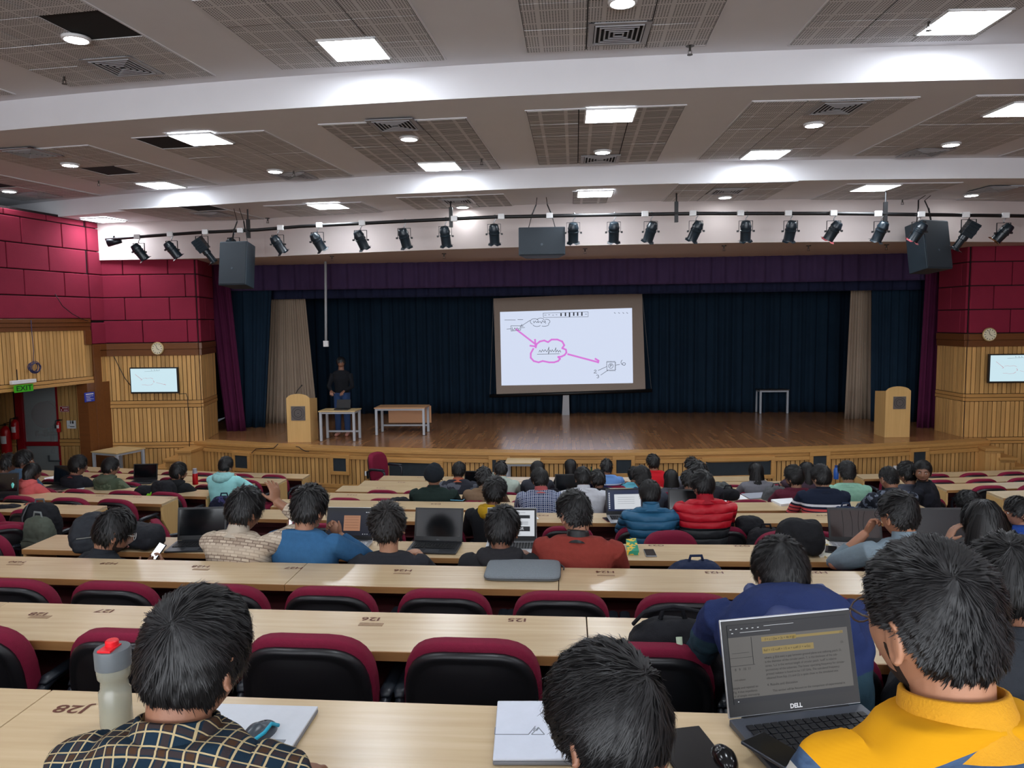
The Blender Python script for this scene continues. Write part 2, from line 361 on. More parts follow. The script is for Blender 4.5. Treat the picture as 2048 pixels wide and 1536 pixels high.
# recess: end wall with glazed red door, back wall, side
e0, e1 = (-13.2, 15.02), (-9.75, 15.02)
mb = MB()
def xs(px): return aty(px, 850, 15.0).x
xd0, xd1 = xs(28), xs(117)
mb.prism([(e1[0], 15.05), (e1[0], 15.2), (xd1, 15.2), (xd1, 15.05)], 0, 2.3, 'z'); mb.prism([(xd0, 15.05), (xd0, 15.2), (-13.2, 15.2), (-13.2, 15.05)], 0, 2.3, 'z')
mb.box(((xd0+xd1)/2, 15.12, 2.3), (xd1-xd0, .15, .12)); w = struct('wall_recess', mb, M_backing)
m1 = MB(); A_, B_ = (-13.2, 15.04), (-9.7, 15.04)
def rs(x0, x1, z0, z1): slats(m1, A_, B_, x0+13.2, x1+13.2, z0, z1, .085)
rs(xd1+.0, -9.72, .98, 2.25); rs(xd1, -9.72, .1, .82); rs(-13.1, xd0, .98, 2.25); rs(-13.1, xd0, .1, .82)
m1.build('timber_slats', M_slat, w, bev=.004, seg=1)
m2 = MB()
for z0_, z1_ in ((.83, .895), (.905, .97)): wbox(m2, A_, B_, xd1+13.2, 3.48, z0_, z1_, 0, .04); wbox(m2, A_, B_, 0, xd0+13.2, z0_, z1_, 0, .04)
m2.build('timber_rail', M_rail, w, bev=.004)
mb = MB(); mb.box((-11.6, 16.6, 1.3), (3.6, .1, 2.6)); struct('wall_corridor', mb, pl((150,152,150), .85))
mb = MB(); mb.box((-13.25, 10.5, 1.3), (.1, 9.2, 2.6)); struct('wall_recess_back', mb, M_slat)
mb = MB(); mb.box((-11.7, 13.9, 2.42), (3.3, 5.2, .16)); mb.box((-11.7, 11.35, 1.2), (3.1, .1, 2.4)); struct('ceiling_recess', mb, M_ceil)
# glazed door
dw = xd1-xd0; dr = thing('door_1', None, None, ((xd0+xd1)/2, 15.1, 0)); dr['kind'] = 'structure'
m = MB(); m.box((-dw/2+.08, 0, 1.12), (.17, .08, 2.24)); m.box((dw/2-.04, 0, 1.12), (.08, .08, 2.24)); m.box((0, 0, 2.2), (dw, .08, .08)); m.box((0, 0, .86), (dw, .07, .09)); m.box((0, 0, .06), (dw, .07, .12))
m.build('door_frame', pl((150,16,32), .45), dr, bev=.008)
t = NT('door_glass'); t.col(lin((190,200,200))); t.b.inputs['Alpha'].default_value = .35; M_glass = t.set(.1)
m = MB(); m.box((0, .01, 1.12), (dw-.2, .01, 2.1)); m.build('glass_pane', M_glass, dr)
m = MB(); m.tube([(dw/2-.3, -.05, .62), (dw/2-.3, -.05, .5), (dw/2-.05, -.05, .5)], .018); m.build('handle', pl((60,66,70), .4), dr, smooth=True)
# ---- rear wall, ceiling bays and risers
mb = MB(); mb.box((0, -7.05, 3.5), (24, .1, 7)); struct('wall_back', mb, pl((196,160,110), .7))
for i in range(6):   # added windows with glowing panes, made up to account for the fill light
    m = MB(); xw = -7.9+3.16*i
    for c_, d_ in (((xw, -6.96, 2.55), (3.0, .08, .1)), ((xw, -6.96, 5.65), (3.0, .08, .1)), ((xw-1.46, -6.96, 4.1), (.08, .08, 3.2)), ((xw+1.46, -6.96, 4.1), (.08, .08, 3.2)), ((xw, -6.96, 4.1), (.06, .07, 3.1))): m.box(c_, d_)
    wn = struct('window_%d' % (i+1), m, M_white); m = MB(); m.box((xw, -6.985, 4.1), (2.9, .02, 3.1)); m.build('glass_pane', emit('glowing_fill_pane', (225, 235, 255), 1.2), wn)
def Y1(x): return 8.22+.0098*(x-1.9)**2
def Y2(x): return 12.08+.0135*(x-2.2)**2
def Y3(x): return min(13.82+.020*(x-1.3)**2, 14.95)
CX = np.linspace(-13, 11.2, 34)
Z1, Z2, Z3, ZS = 6.12, 5.77, 5.46, 4.70
def strip(mb, f0, z0, f1, z1):
    n = len(CX); V = [(x, f0(x), z0) for x in CX]+[(x, f1(x), z1) for x in CX]; mb.add(V, [(i, i+1, n+i+1, n+i) for i in range(n-1)])
for nm, f0, z0, f1, z1 in (('ceiling_rear', lambda x: -7, Z1, Y1, Z1), ('ceiling_riser_rear', Y1, Z1, Y1, Z2), ('ceiling_middle', Y1, Z2, Y2, Z2), ('ceiling_riser_front', Y2, Z2, Y2, Z3), ('ceiling_front', Y2, Z3, Y3, Z3)):
    mb = MB(); strip(mb, f0, z0, f1, z1); struct(nm, mb, M_ceil, smooth=True)
PX = np.linspace(-9.7, 10.3, 34); n = len(PX); mb = MB()
M_soff = plain('stage_bulkhead_plaster', (206,194,190), .85, 0, .03, 3)
mb.add([(x, Y3(x), Z3) for x in PX]+[(x, Y3(x), ZS) for x in PX]+[(x, max(17.05, Y3(x)+.3), ZS) for x in PX]+[(x, max(17.05, Y3(x)+.3), Z3) for x in PX], [(k*n+i, k*n+i+1, (k+1)*n+i+1, (k+1)*n+i) for k in range(3) for i in range(n-1)])
struct('wall_stage_bulkhead', mb, M_soff)
# stage house
mb = MB(); mb.box((0, 21.05, 3.2), (19, .1, 4.8)); mb.box((-9.45, 18.8, 3.2), (.1, 4.6, 4.8)); mb.box((9.45, 18.8, 3.2), (.1, 4.6, 4.8)); mb.box((0, 19.1, 5.5), (19, 4.2, .1)); struct('wall_stage_house', mb, pl((26,28,34), .9))
# ---- ceiling tile fields
def perf(name, q, hole, round_=True, c=(214,212,212)):
    t = NT(name); x, y, z = t.xyz()
    def cell(v, p): return t.M('ABSOLUTE', t.M('SUBTRACT', t.M('FRACT', t.M('DIVIDE', v, p)), .5))
    def inside(v): return t.M('LESS_THAN', cell(t.M('ADD', v, .15), .3), .43)
    p = .3/q; cx, cy = cell(x, p), cell(y, p)
    if round_: hl = t.M('LESS_THAN', t.M('SQRT', t.M('ADD', t.M('MULTIPLY', cx, cx), t.M('MULTIPLY', cy, cy))), hole)
    else: hl = t.M('LESS_THAN', cy, hole)
    m = t.M('MULTIPLY', hl, t.M('MULTIPLY', inside(x), inside(y)))
    gi = t.n('ShaderNodeNewGeometry').outputs['Random Per Island']
    base = t.mix(gi, lin(tuple(v*.95 for v in c)), lin(c)); t.col(t.mix(m, base, lin((58,56,56)))); return t.set(.85)
M_perf = perf('perforated_tile', 11, .27); M_slot = perf('slotted_tile', 9, .2, False, (208,205,204))
M_void = pl((20,21,23), .9)
def field(FL, z, nx, ny, lab, miss=(), mat=None, FR=None, grp='perforated tile fields in the ceiling'):
    p = atz(*(FL or FR), z); g = math.radians(.95*(p.x-.3)); c, s = math.cos(g), math.sin(g)
    sx_ = 1 if FL else -1; W, H = nx*.6, ny*.6
    cen = (p.x + sx_*W/2*c + H/2*s, p.y + sx_*W/2*s - H/2*c)
    th = thing('ceiling_tile_field', lab, 'ceiling tiles', (cen[0], cen[1], z), g, grp)
    m = MB(); m.box((0, 0, -.002), (W, H, .002)); m.build('dark_backing', M_void, th)
    m = MB(); rr = random.Random(int(p.x*100))
    for i in range(nx):
        for j in range(ny):
            if (i, j) in miss: continue
            m.box((-W/2+.6*i+.3, -H/2+.6*j+.3, -.010+rr.uniform(-.002, .002)), (.588, .588, .008), rot=(rr.uniform(-.006, .006), rr.uniform(-.006, .006), 0))
    m.build('perforated_tiles', mat or M_perf, th)
    m = MB()
    for s_ in (-1, 1): m.box((s_*(W/2+.01), 0, -.006), (.018, H+.03, .010)); m.box((0, s_*(H/2+.01), -.006), (W+.03, .018, .010))
    m.build('edge_trim', M_ceil, th)
T = 'perforated ceiling tile field '
field((1055,103), Z1, 3, 6, T+'at the top of the photo above the centre'); field((564,137), Z1, 3, 6, T+'around the big square light at top left centre')
field((140,171), Z1, 3, 6, T+'at the top left with a missing corner tile', miss=((0, 2), (2, 3))); field(None, Z1, 3, 6, T+'cut off by the left edge at the top', FR=(27,187))
field((1579,88), Z1, 3, 6, T+'at the top right beside the largest square light', miss=((1, 0),))
field((1078,328), Z2, 3, 5, T+'in the middle bay straight above the projection screen', mat=M_slot); field((780,344), Z2, 3, 5, T+'in the middle bay left of the centre one', mat=M_slot)
field((502,360), Z2, 3, 5, T+'in the middle bay with two square lights at its left', miss=((0, 0),)); field((256,378), Z2, 3, 5, T+'in the middle bay with a round light and dark gap', miss=((1, 2),))
field((44,400), Z2, 3, 5, T+'in the middle bay by the left picture edge', miss=((1, 2),))
field((1397,317), Z2, 3, 5, T+'in the middle bay right of the centre one'); field((1709,310), Z2, 3, 5, T+'in the middle bay far right with dark gap', miss=((2, 0),)); field((2001,311), Z2, 3, 5, T+'in the middle bay cut by the right edge')
field((860,433), Z3, 3, 4, T+'in the front bay above the left stage lights', mat=M_slot); field((1145,424), Z3, 1, 4, 'narrow single-row strip of slotted ceiling tiles above the hanging centre speaker', mat=M_slot, grp=None)
field((1315,413), Z3, 3, 4, T+'in the front bay right of the narrow strip', miss=((1, 3),)); field((640,445), Z3, 3, 4, T+'in the front bay left of centre'); field((400,450), Z3, 3, 4, T+'in the front bay over the leftmost stage lights', miss=((2, 0),))
field((1585,413), Z3, 3, 4, T+'in the front bay over the right stage lights'); field((1850,415), Z3, 3, 4, T+'in the front bay at the right edge'); field((120,470), Z3, 3, 4, T+'in the front bay above the maroon left wall')
# ---- square LED panels
def led(px, py, z, lab, n=1):
    p = atz(px, py, z); g = math.radians(.95*(p.x-.3)); th = thing('led_panel_light', lab, 'ceiling light', (p.x, p.y, z-.015), g, 'square LED panels in the ceiling')
    m = MB(); m.box((0, 0, -.012), (.56, .56, .006)); m.build('diffuser', M_led, th)
    m = MB()
    for s_ in (-1, 1): m.box((s_*.29, 0, -.006), (.02, .6, .022)); m.box((0, s_*.29, -.006), (.6, .02, .022))
    m.build('frame', M_white, th)
Q = 'bright square LED ceiling panel '
for px, py, z, lab in ((710,95,Z1,'at the top left centre, above the rear riser'), (1925,40,Z1,'at the top right corner, largest of all'), (403,275,Z2,'left in the middle bay'), (1220,227,Z2,'in the middle bay straight above the screen'),
    (880,330,Z2,'hard against the front riser left of centre'), (1530,306,Z2,'hard against the front riser right of centre'), (322,368,Z2,'hard against the front riser at far left'), (2044,215,Z2,'cut by the right picture edge in the middle bay'),
    (657,410,Z3,'in the front bay between the left stage lights and riser'), (1190,385,Z3,'at the head of the narrow tile strip'), (207,438,Z3,'in the front bay at far left'), (955,431,Z3,'just above the black pipe left of the hanging speaker'),
    (1397,414,Z3,'just above the black pipe right of centre'), (1750,373,Z3,'in the front bay at right, nearest the riser'), (228,466,Z3,'behind the left end of the black pipe'), (1815,411,Z3,'above the right hanging speaker'), (2046,408,Z3,'in the front bay cut by the right edge'), (1625,424,Z3,'low behind the pipe between the right stage lights')):
    led(px, py, z, Q+lab)
for i, (x, y) in enumerate(((-6.5, 3.2), (-3.2, 3.0), (.4, 2.6), (4.2, 3.0), (7.5, 3.4), (-5, -1.5), (-1.5, -1.5), (2, -1.5), (5.5, -1.5), (-8, -4.5), (0, -4.5), (7, -4.5))):
    th = thing('led_panel_light', 'bright square LED ceiling panel over the rear seats, '+('first' if y > 0 else 'second' if y > -2 else 'third')+' row back, '+['first', 'second', 'third', 'fourth', 'fifth'][i if i < 5 else i-5 if i < 9 else i-9]+' from left', 'ceiling light', (x, y, Z1-.015), 0, 'square LED panels outside the photo')
    m = MB(); m.box((0, 0, -.012), (.56, .56, .006)); m.build('diffuser', M_led, th); m = MB()
    for s_ in (-1, 1): m.box((s_*.29, 0, -.006), (.02, .6, .022)); m.box((0, s_*.29, -.006), (.6, .02, .022))
    m.build('frame', M_white, th)
# ---- downlights
dl = None
for px, py, z, lab in ((152,72,Z1,'at the top left in the perforated tiles'), (1245,-2,Z1,'cut by the top edge above centre'), (818,273,Z2,'below a square vent left of centre'), (1205,300,Z2,'in the field above the screen'), (1628,245,Z2,'right of centre in the middle bay'),
    (1902,285,Z2,'in the middle bay at far right'), (140,326,Z2,'in the middle bay at far left'), (550,339,Z2,'beside a sprinkler left of centre'), (18,379,Z2,'at the left picture edge'), (925,411,Z3,'above the left stage lights in the front bay'), (1176,415,Z3,'in the narrow tile strip'),
    (735,434,Z3,'just behind the black pipe at left'), (82,462,Z3,'above the maroon left wall'), (345,458,Z3,'behind the pipe near its left end'), (1450,391,Z3,'in the front bay right of centre'), (1640,403,Z3,'low in the front bay, between right stage lights'), (1943,387,Z3,'in the front bay at far right')):
    p = atz(px, py, z)
    if dl is None:
        dl = thing('round_downlight', '', 'ceiling light', (p.x, p.y, z-.012), 0, 'round ceiling downlights')
        m = MB(); m.lathe([(.0, -.03), (.1, -.03), (.1, -.012), (0, -.012)], n=28); m.build('lens', M_down, dl, smooth=False)
        m = MB(); m.lathe([(.1, -.006), (.105, -.032), (.125, -.028), (.13, -.004), (.1, -.004)], n=28); m.build('rim', M_white, dl, smooth=True); o = dl
    else: o = dup(dl, (p.x, p.y, z-.012))
    o['label'] = 'round bright ceiling downlight '+lab
# ---- square air vents
vt = None
M_vent = pl((168,168,172), .5)
for px, py, z, lab in ((245,130,Z1,'at the top left'), (1237,63,Z1,'at the top centre'), (790,247,Z2,'above a round light left of centre'), (1200,316,Z2,'in the field above the screen'), (1675,212,Z2,'right of centre in the middle bay'), (60,303,Z2,'at the far left of the middle bay'),
    (590,350,Z2,'left, beside a sprinkler and gap'), (1850,303,Z2,'at the far right of the middle bay'), (75,388,Z2,'lowest at the left edge'), (425,427,Z3,'in the front bay at left'), (915,400,Z3,'in the front bay left of the narrow strip'), (1455,380,Z3,'in the front bay right of centre'), (1990,376,Z3,'in the front bay at far right')):
    p = atz(px, py, z); g = math.radians(.95*(p.x-.3))
    if vt is None:
        vt = thing('ceiling_vent', '', 'ceiling vent', (p.x, p.y, z-.016), g, 'square ceiling air vents')
        m = MB(); m.box((0, 0, .0), (.56, .56, .004)); m.build('backing', M_void, vt)
        m = MB()
        for k, h in enumerate((.29, .23, .185, .14, .095, .05)):
            wd = .05 if k == 0 else .013; zz = -.008-.004*(k > 0)
            for s_ in (-1, 1): m.box((s_*(h-wd/2), 0, zz), (wd, 2*h, .012 if k else .008), rot=(0, -s_*.9*(k > 0), 0)); m.box((0, s_*(h-wd/2), zz), (2*h, wd, .012 if k else .008), rot=(s_*.9*(k > 0), 0, 0))
        m.build('louvres', M_vent, vt); o = vt
    else: o = dup(vt, (p.x, p.y, z-.016), g)
    o['label'] = 'grey square air vent with stepped louvres '+lab
# ---- sprinklers
sp = None
for px, py, z, lab in ((128,150,Z1,'at the top left'), (1380,90,Z1,'at the top, right of the centre vent'), (1858,40,Z1,'beside the largest square light'), (963,316,Z2,'left of centre in the middle bay'), (587,340,Z2,'beside a round light at left'), (197,360,Z2,'at far left in the middle bay'),
    (535,436,Z3,'in the front bay at left'), (272,457,Z3,'above the left end of the pipe'), (812,425,Z3,'in front of the left stage lights'), (1115,413,Z3,'left of the narrow strip'), (1470,404,Z3,'right of centre in the front bay'), (1805,398,Z3,'above the right speaker'),
    (888,507,ZS,'under the bulkhead left of the centre speaker'), (664,512,ZS,'under the bulkhead by the drop rod'), (1170,497,ZS,'under the bulkhead right of the centre speaker'), (1448,491,ZS,'under the bulkhead right of centre'), (1617,491,ZS,'under the bulkhead at right'), (1773,489,ZS,'under the bulkhead beside the right speaker')):
    p = atz(px, py, z)
    if sp is None:
        sp = thing('sprinkler', '', 'sprinkler', (p.x, p.y, z), 0, 'fire sprinklers in the ceiling')
        m = MB(); m.lathe([(0, 0), (.045, 0), (.045, -.012), (.012, -.014), (.012, -.06), (0, -.06)], n=12); m.box((.016, 0, -.075), (.004, .01, .04)); m.box((-.016, 0, -.075), (.004, .01, .04)); m.lathe([(0, -.094), (.028, -.094), (.028, -.099), (0, -.099)], n=12)
        m.build('sprinkler_head', pl((70,66,62), .4, .6), sp); o = sp
    else: o = dup(sp, (p.x, p.y, z))
    o['label'] = 'small dark fire sprinkler head '+lab
# ================================================================ STAGE FURNITURE AND EQUIPMENT
ORD = ['first', 'second', 'third', 'fourth', 'fifth', 'sixth', 'seventh', 'eighth', 'ninth', 'tenth', 'eleventh', 'twelfth', 'thirteenth', 'fourteenth', 'fifteenth', 'sixteenth']
def curtain(name, x0, x1, y, z0, z1, m, lab, xb0=None, xb1=None, folds=.16, amp=.06, seed=1, y1=None, cat='curtain', grp='stage curtains'):
    xb0 = x0 if xb0 is None else xb0; xb1 = x1 if xb1 is None else xb1; y1 = y if y1 is None else y1
    rr = np.random.default_rng(seed); W = abs(xb1-xb0); n = max(24, int(W/folds*10)); nz = 10
    u = np.linspace(0, 1, n); ph = np.cumsum(rr.uniform(.6, 1.4, n)); ph = ph/ph[-1]*W/folds*2*PI
    V = []; 
    for j in range(nz+1):
        v = j/nz; xa = xb0+(x0-xb0)*v; xb = xb1+(x1-xb1)*v; am = amp*(1-.55*v)
        yy = y+(y1-y)*u + am*np.sin(ph) + .02*np.sin(ph*2.3+1)
        V.append(np.stack([xa+(xb-xa)*u, yy, np.full(n, z0+(z1-z0)*v)], 1))
    F_ = [(j*n+i, j*n+i+1, (j+1)*n+i+1, (j+1)*n+i) for j in range(nz) for i in range(n-1)]
    mb = MB().add(np.concatenate(V), F_); o = mb.build(name, m, smooth=True); s = o.modifiers.new('solid', 'SOLIDIFY'); s.thickness = .012
    return tag(o, lab, cat, grp)
M_navy = plain('navy_curtain', (27,44,60), .95, 0, .2, 3, spec=.1); M_purple = plain('purple_curtain', (78,24,56), .9, 0, .15, 4, spec=.2)
M_val = plain('purple_valance', (68,52,84), .9, 0, .15, 4, spec=.15); M_beige = plain('beige_curtain', (160,142,124), .9, 0, .1, 4)
M_val2 = plain('indigo_border', (38,42,66), .95, 0, .15, 4, spec=.1)
def X_(px, y): return aty(px, 760, y).x
curtain('back_curtain', -9.2, 9.3, 19.75, .9, 4.9, M_navy, 'wide dark navy curtain hanging across the whole back of the stage', amp=.08, folds=.3, seed=3)
curtain('valance', -8.3, 8.3, 17.0, 4.12, 4.8, M_val, 'dark purple valance hanging below the white bulkhead', folds=.4, seed=4, amp=.05)
curtain('valance', -8.5, 8.5, 17.5, 3.93, 4.7, M_val2, 'indigo border curtain just behind the purple valance', folds=.35, seed=5, amp=.05)
curtain('side_curtain', X_(418, 16.6), X_(464, 16.6), 16.6, .9, 4.8, M_purple, 'purple side curtain at the left edge of the stage opening', X_(430, 16.2), X_(470, 16.2), folds=.14, seed=6)
curtain('side_curtain', X_(1846, 16.9), X_(1899, 16.9), 16.9, .9, 4.8, M_purple, 'purple side curtain at the right edge of the stage opening', X_(1838, 16.9), X_(1894, 16.9), folds=.14, seed=7)
curtain('leg_curtain', X_(456, 17.1), X_(552, 17.1), 17.2, .9, 4.7, M_navy, 'dark navy leg curtain between purple and beige curtains at left', X_(464, 17.2), X_(528, 17.2), folds=.2, seed=8)
curtain('leg_curtain', X_(1738, 17.9), X_(1850, 17.9), 17.9, .9, 4.7, M_navy, 'dark navy leg curtain between beige and purple curtains at right', X_(1745, 17.9), X_(1845, 17.9), folds=.2, seed=9)
curtain('drape', X_(549, 17.9), X_(614, 17.9), 17.9, .9, 4.2, M_beige, 'beige drape hanging at the left of the stage, spread at its foot', X_(524, 17.9), X_(632, 17.9), folds=.1, seed=10, amp=.05)
curtain('drape', X_(1698, 18.4), X_(1738, 18.4), 18.4, .9, 4.3, M_beige, 'narrow beige drape hanging at the right of the stage', X_(1692, 18.4), X_(1745, 18.4), folds=.1, seed=11, amp=.05)
# ---- projection screen, rolled a little out of level as in the photo
YS = 19.3; TLw = aty(987, 597, YS); SR = math.radians(2.0)
def sc(px, py): p = aty(px, py, YS); return (p.x-TLw.x, p.z-TLw.z)
scr = thing('projection_screen', 'large projection screen on a stand showing a handwritten sketch', 'projection screen', (TLw.x, YS, TLw.z))
m = MB(); q = [sc(993, 789), sc(1291, 778), sc(1284, 584), sc(987, 597)]; m.prism(q, .0, .03); m.build('screen_fabric', pl((164,150,138), .8), scr)
M_slide = emit('glowing_slide', (214,224,246), .5)  # slide glows by itself, in place of light thrown by a projector
m = MB(); q = [sc(1003, 771), sc(1266, 766), sc(1264, 616), sc(1000, 624)]; m.prism(q, -.006, -.001); sl = m.build('glowing_slide', M_slide, scr)
m = MB(); a_, b_ = sc(979, 792), sc(1304, 781); m.tube([(a_[0], 0, a_[1]), (b_[0], 0, b_[1])], .045, 10); m.build('weight_bar', M_black, scr, smooth=True)
m = MB(); a_, b_, c_, d_ = sc(1126, 788), sc(1138, 788), sc(1139, 820), sc(1124, 820); m.prism([(a_[0], a_[1]), (b_[0], b_[1]), (c_[0], .9-TLw.z), (d_[0], .9-TLw.z)], .03, .12); m.build('stand_post', pl((170,172,176), .4), scr)
m = MB()
for s_, (t_, b_) in ((1, ((1284, 584), (1303, 781))), (-1, ((987, 597), (980, 792)))):
    a_, c_ = sc(*t_), sc(*b_); m.bar((a_[0], .02, a_[1]), (c_[0], .02, c_[1]), .02, .012)
m.build('tension_cord', M_black, scr)
def strokes(polys, wd, m_, name, par, y=-.012, closed=False):
    """ink lines drawn on the slide: flat ribbons"""
    mb = MB()
    for P in polys:
        P = [Vector(sc(960+a/3.072, 500+b/3.072)) for a, b in P]
        for a, b in zip(P, P[1:]):
            d = (b-a); L = d.length
            if L < 1e-4: continue
            d /= L; n_ = Vector((-d.y, d.x))*wd/2; a2, b2 = a-d*wd*.3, b+d*wd*.3
            mb.add([(p.x, y, p.y) for p in (a2-n_, b2-n_, b2+n_, a2+n_)], [(0, 1, 2, 3)])
    return mb.build(name, m_, par)
I_pink = emit('pink_ink', (222,122,222), .48); I_grey = emit('grey_ink', (112,118,132), .35); I_dark = emit('dark_ink', (34,40,60), .2)
def arcpts(cx, cy, rx, ry, a0, a1, n=10): return [(cx+rx*math.cos(math.radians(a0+(a1-a0)*i/n)), cy+ry*math.sin(math.radians(a0+(a1-a0)*i/n))) for i in range(n+1)]
cloud = [[(342,600),(348,578),(368,562),(395,556),(418,566)],[(418,566),(440,550),(475,550),(505,562),(518,585),(505,603)],[(505,603),(528,612),(531,630),(520,645),(500,655),(480,657)],[(480,657),(492,668),(480,682),(455,690),(425,690),(385,682)],[(385,682),(360,690),(330,682),(312,662),(312,635),(328,606)]]
strokes(cloud+[[(222,487),(345,582)],[(338,550),(342,592),(308,588)],[(540,640),(728,690)],[(708,668),(728,680),(724,692)]], .045, I_pink, 'pink_marker_drawing', scr)
small = [arcpts(335,440,26,18,120,330), arcpts(372,432,22,14,190,360), arcpts(408,440,22,14,250,420), arcpts(395,455,28,14,0,120), arcpts(350,458,24,12,30,170)]
word = [[(362,628),(368,615),(376,628),(384,612),(392,624),(400,612),(410,626),(418,612),(424,596),(420,640),(430,614),(438,626),(444,612),(452,626),(462,612),(466,600),(466,628),(476,614),(482,628),(490,616),(497,628)],[(352,640),(488,638)]]
chip = [[(778,688),(830,688),(830,738),(780,738),(778,688)], arcpts(804,712,14,15,0,360,14), [(830,708),(858,703)], [(778,716),(726,740)], [(786,738),(742,768)], arcpts(888,690,22,18,230,90,8)+arcpts(884,700,10,8,90,450,8), arcpts(708,742,6,5,180,380,6)+[(700,756),(718,756)], arcpts(722,772,7,5,200,400,6)+arcpts(722,780,8,6,280,480,6), [(800,718),(800,704),(808,704),(809,711),(800,712)]]
for k in range(6): chip += [[(782+k*9, 688), (782+k*9, 682)], [(784+k*9, 738), (784+k*9, 744)], [(830, 692+k*8), (835, 692+k*8)]]
ic = [[(190,466),(248,466),(250,492),(192,498),(190,466)],[(198,476),(198,492),(208,490),(214,478),(220,490),(228,478),(236,488),(243,480)],[(165,486),(190,484)],[(250,478),(275,476)],[(308,432),(252,468)],[(258,456),(250,468),(266,468)],[(328,436),(332,448),(340,436),(348,446),(358,436),(356,446),(370,440),(378,450),(384,434),(396,446),(400,434),(404,452)]]
strokes(small+word+chip+ic, .012, I_grey, 'pen_drawing', scr)
strokes([[(388,388),(664,380),(664,410),(390,415),(388,388)]], .01, I_grey, 'toolbar_outline', scr)
m = [[(498,390),(498,404)],[(525,388),(525,404)],[(550,386),(550,408)],[(576,386),(576,402)],[(600,386),(600,402)],[(626,384),(626,402)]]
strokes(m, .035, I_dark, 'toolbar_pens', scr); strokes([[(396,400),(408,400)],[(420,398),(430,398)],[(444,400),(454,400)],[(466,398),(474,398)],[(646,394),(656,394)],[(824,384),(832,390)],[(850,384),(858,390)],[(876,384),(884,390)],[(900,384),(908,390)],[(152,430),(218,430)],[(232,428),(264,428)]], .012, I_grey, 'toolbar_marks', scr)
# ---- wall television sets
def tv(name, lab, pxl, pxr, pyt, pyb, Y, rz, cut=None):
    a, b = aty(pxl, (pyt+pyb)/2, Y), aty(pxr, (pyt+pyb)/2, Y); zt, zb = aty(pxl, pyt, Y).z, aty(pxl, pyb, Y).z; W, H = (cut or (b.x-a.x)), zt-zb
    th = thing(name, lab, 'television', (a.x+W/2, Y, zb), rz); m = MB(); m.box((0, 0, H/2), (W, .06, H)); m.build('casing', M_black, th, bev=.008)
    m = MB(); m.box((0, -.033, H/2+.005), (W-.05, .004, H-.06)); s_ = m.build('screen', emit('television_screen', (212,240,250), .48), th)
    u, v = W/2, H; M_ink = emit('red_ink', (214,120,130), .4)
    def st(P, wd, mm, nm):
        mb = MB()
        for Q in P:
            for (x0, z0), (x1, z1) in zip(Q, Q[1:]): mb.bar((-W/2+W*x0, -.037, H*(1-z0)), (-W/2+W*x1, -.037, H*(1-z1)), .003, wd, up=(0, 1, 0)) 
        mb.build(nm, mm, s_)
    st([[(.12,.26),(.26,.47)],[(.23,.43),(.26,.47),(.23,.49)],[(.27,.42),(.33,.4),(.36,.42),(.44,.4),(.49,.44)],[(.25,.66),(.31,.66),(.36,.68),(.44,.67),(.48,.62)],[(.49,.5),(.51,.56),(.49,.58)],[(.55,.58),(.75,.67)],[(.71,.64),(.75,.67)]], .012, M_ink, 'pink_marker_drawing')
    st([[(.32,.15),(.62,.13)],[(.46,.08),(.47,.12)],[(.52,.08),(.53,.12)],[(.57,.08),(.58,.12)],[(.62,.08),(.63,.12)]], .008, pl((60,70,80)), 'toolbar_marks')
    m = MB(); m.box((0, .06, H/2), (.3, .06, .2)); m.build('wall_bracket', M_black, th)
    return th
tv('wall_television', 'flat television on the slatted wall left of the stage', 262, 357, 735, 787, 15.03, .02)
tv('wall_television', 'flat television on the right slatted wall, cut by the picture edge', 1975, 2048, 708, 766, 15.5, .03, cut=1.08)
# ---- wall clocks
def clock(px, py, Y, lab):
    p = aty(px, py, Y); th = thing('wall_clock', lab, 'clock', tuple(p)); r = .135
    m = MB(); m.lathe([(0, .0), (r, .0), (r*1.02, -.02), (r*.9, -.04), (r*.86, -.03), (0, -.03)], n=32); m.v = [np.stack([v[:, 0], v[:, 2], v[:, 1]], 1) for v in m.v]; m.build('rim', pl((196,172,120), .3, .3), th, smooth=True)
    m = MB(); m.lathe([(0, -.031), (r*.86, -.031), (r*.86, -.033), (0, -.033)], n=32); m.v = [np.stack([v[:, 0], v[:, 2], v[:, 1]], 1) for v in m.v]; m.build('dial', pl((226,218,190), .5), th)
    m = MB()
    for k in range(12): a_ = k*PI/6; m.box((r*.7*math.sin(a_), -.036, r*.7*math.cos(a_)), (.012, .003, .02), rot=(0, a_, 0))
    m.build('hour_marks', M_black, th)
    m = MB(); m.bar((0, -.038, 0), (r*.4*math.sin(math.radians(122)), -.038, r*.4*math.cos(math.radians(122))), .004, .012, up=(0, 1, 0)); m.bar((0, -.039, 0), (r*.6*math.sin(math.radians(-18)), -.039, r*.6*math.cos(math.radians(-18))), .004, .008, up=(0, 1, 0)); m.build('hands', M_black, th)
clock(316, 697, 15.08, 'round cream wall clock above the left television'); clock(1978, 669, 15.55, 'round cream wall clock above the right television')
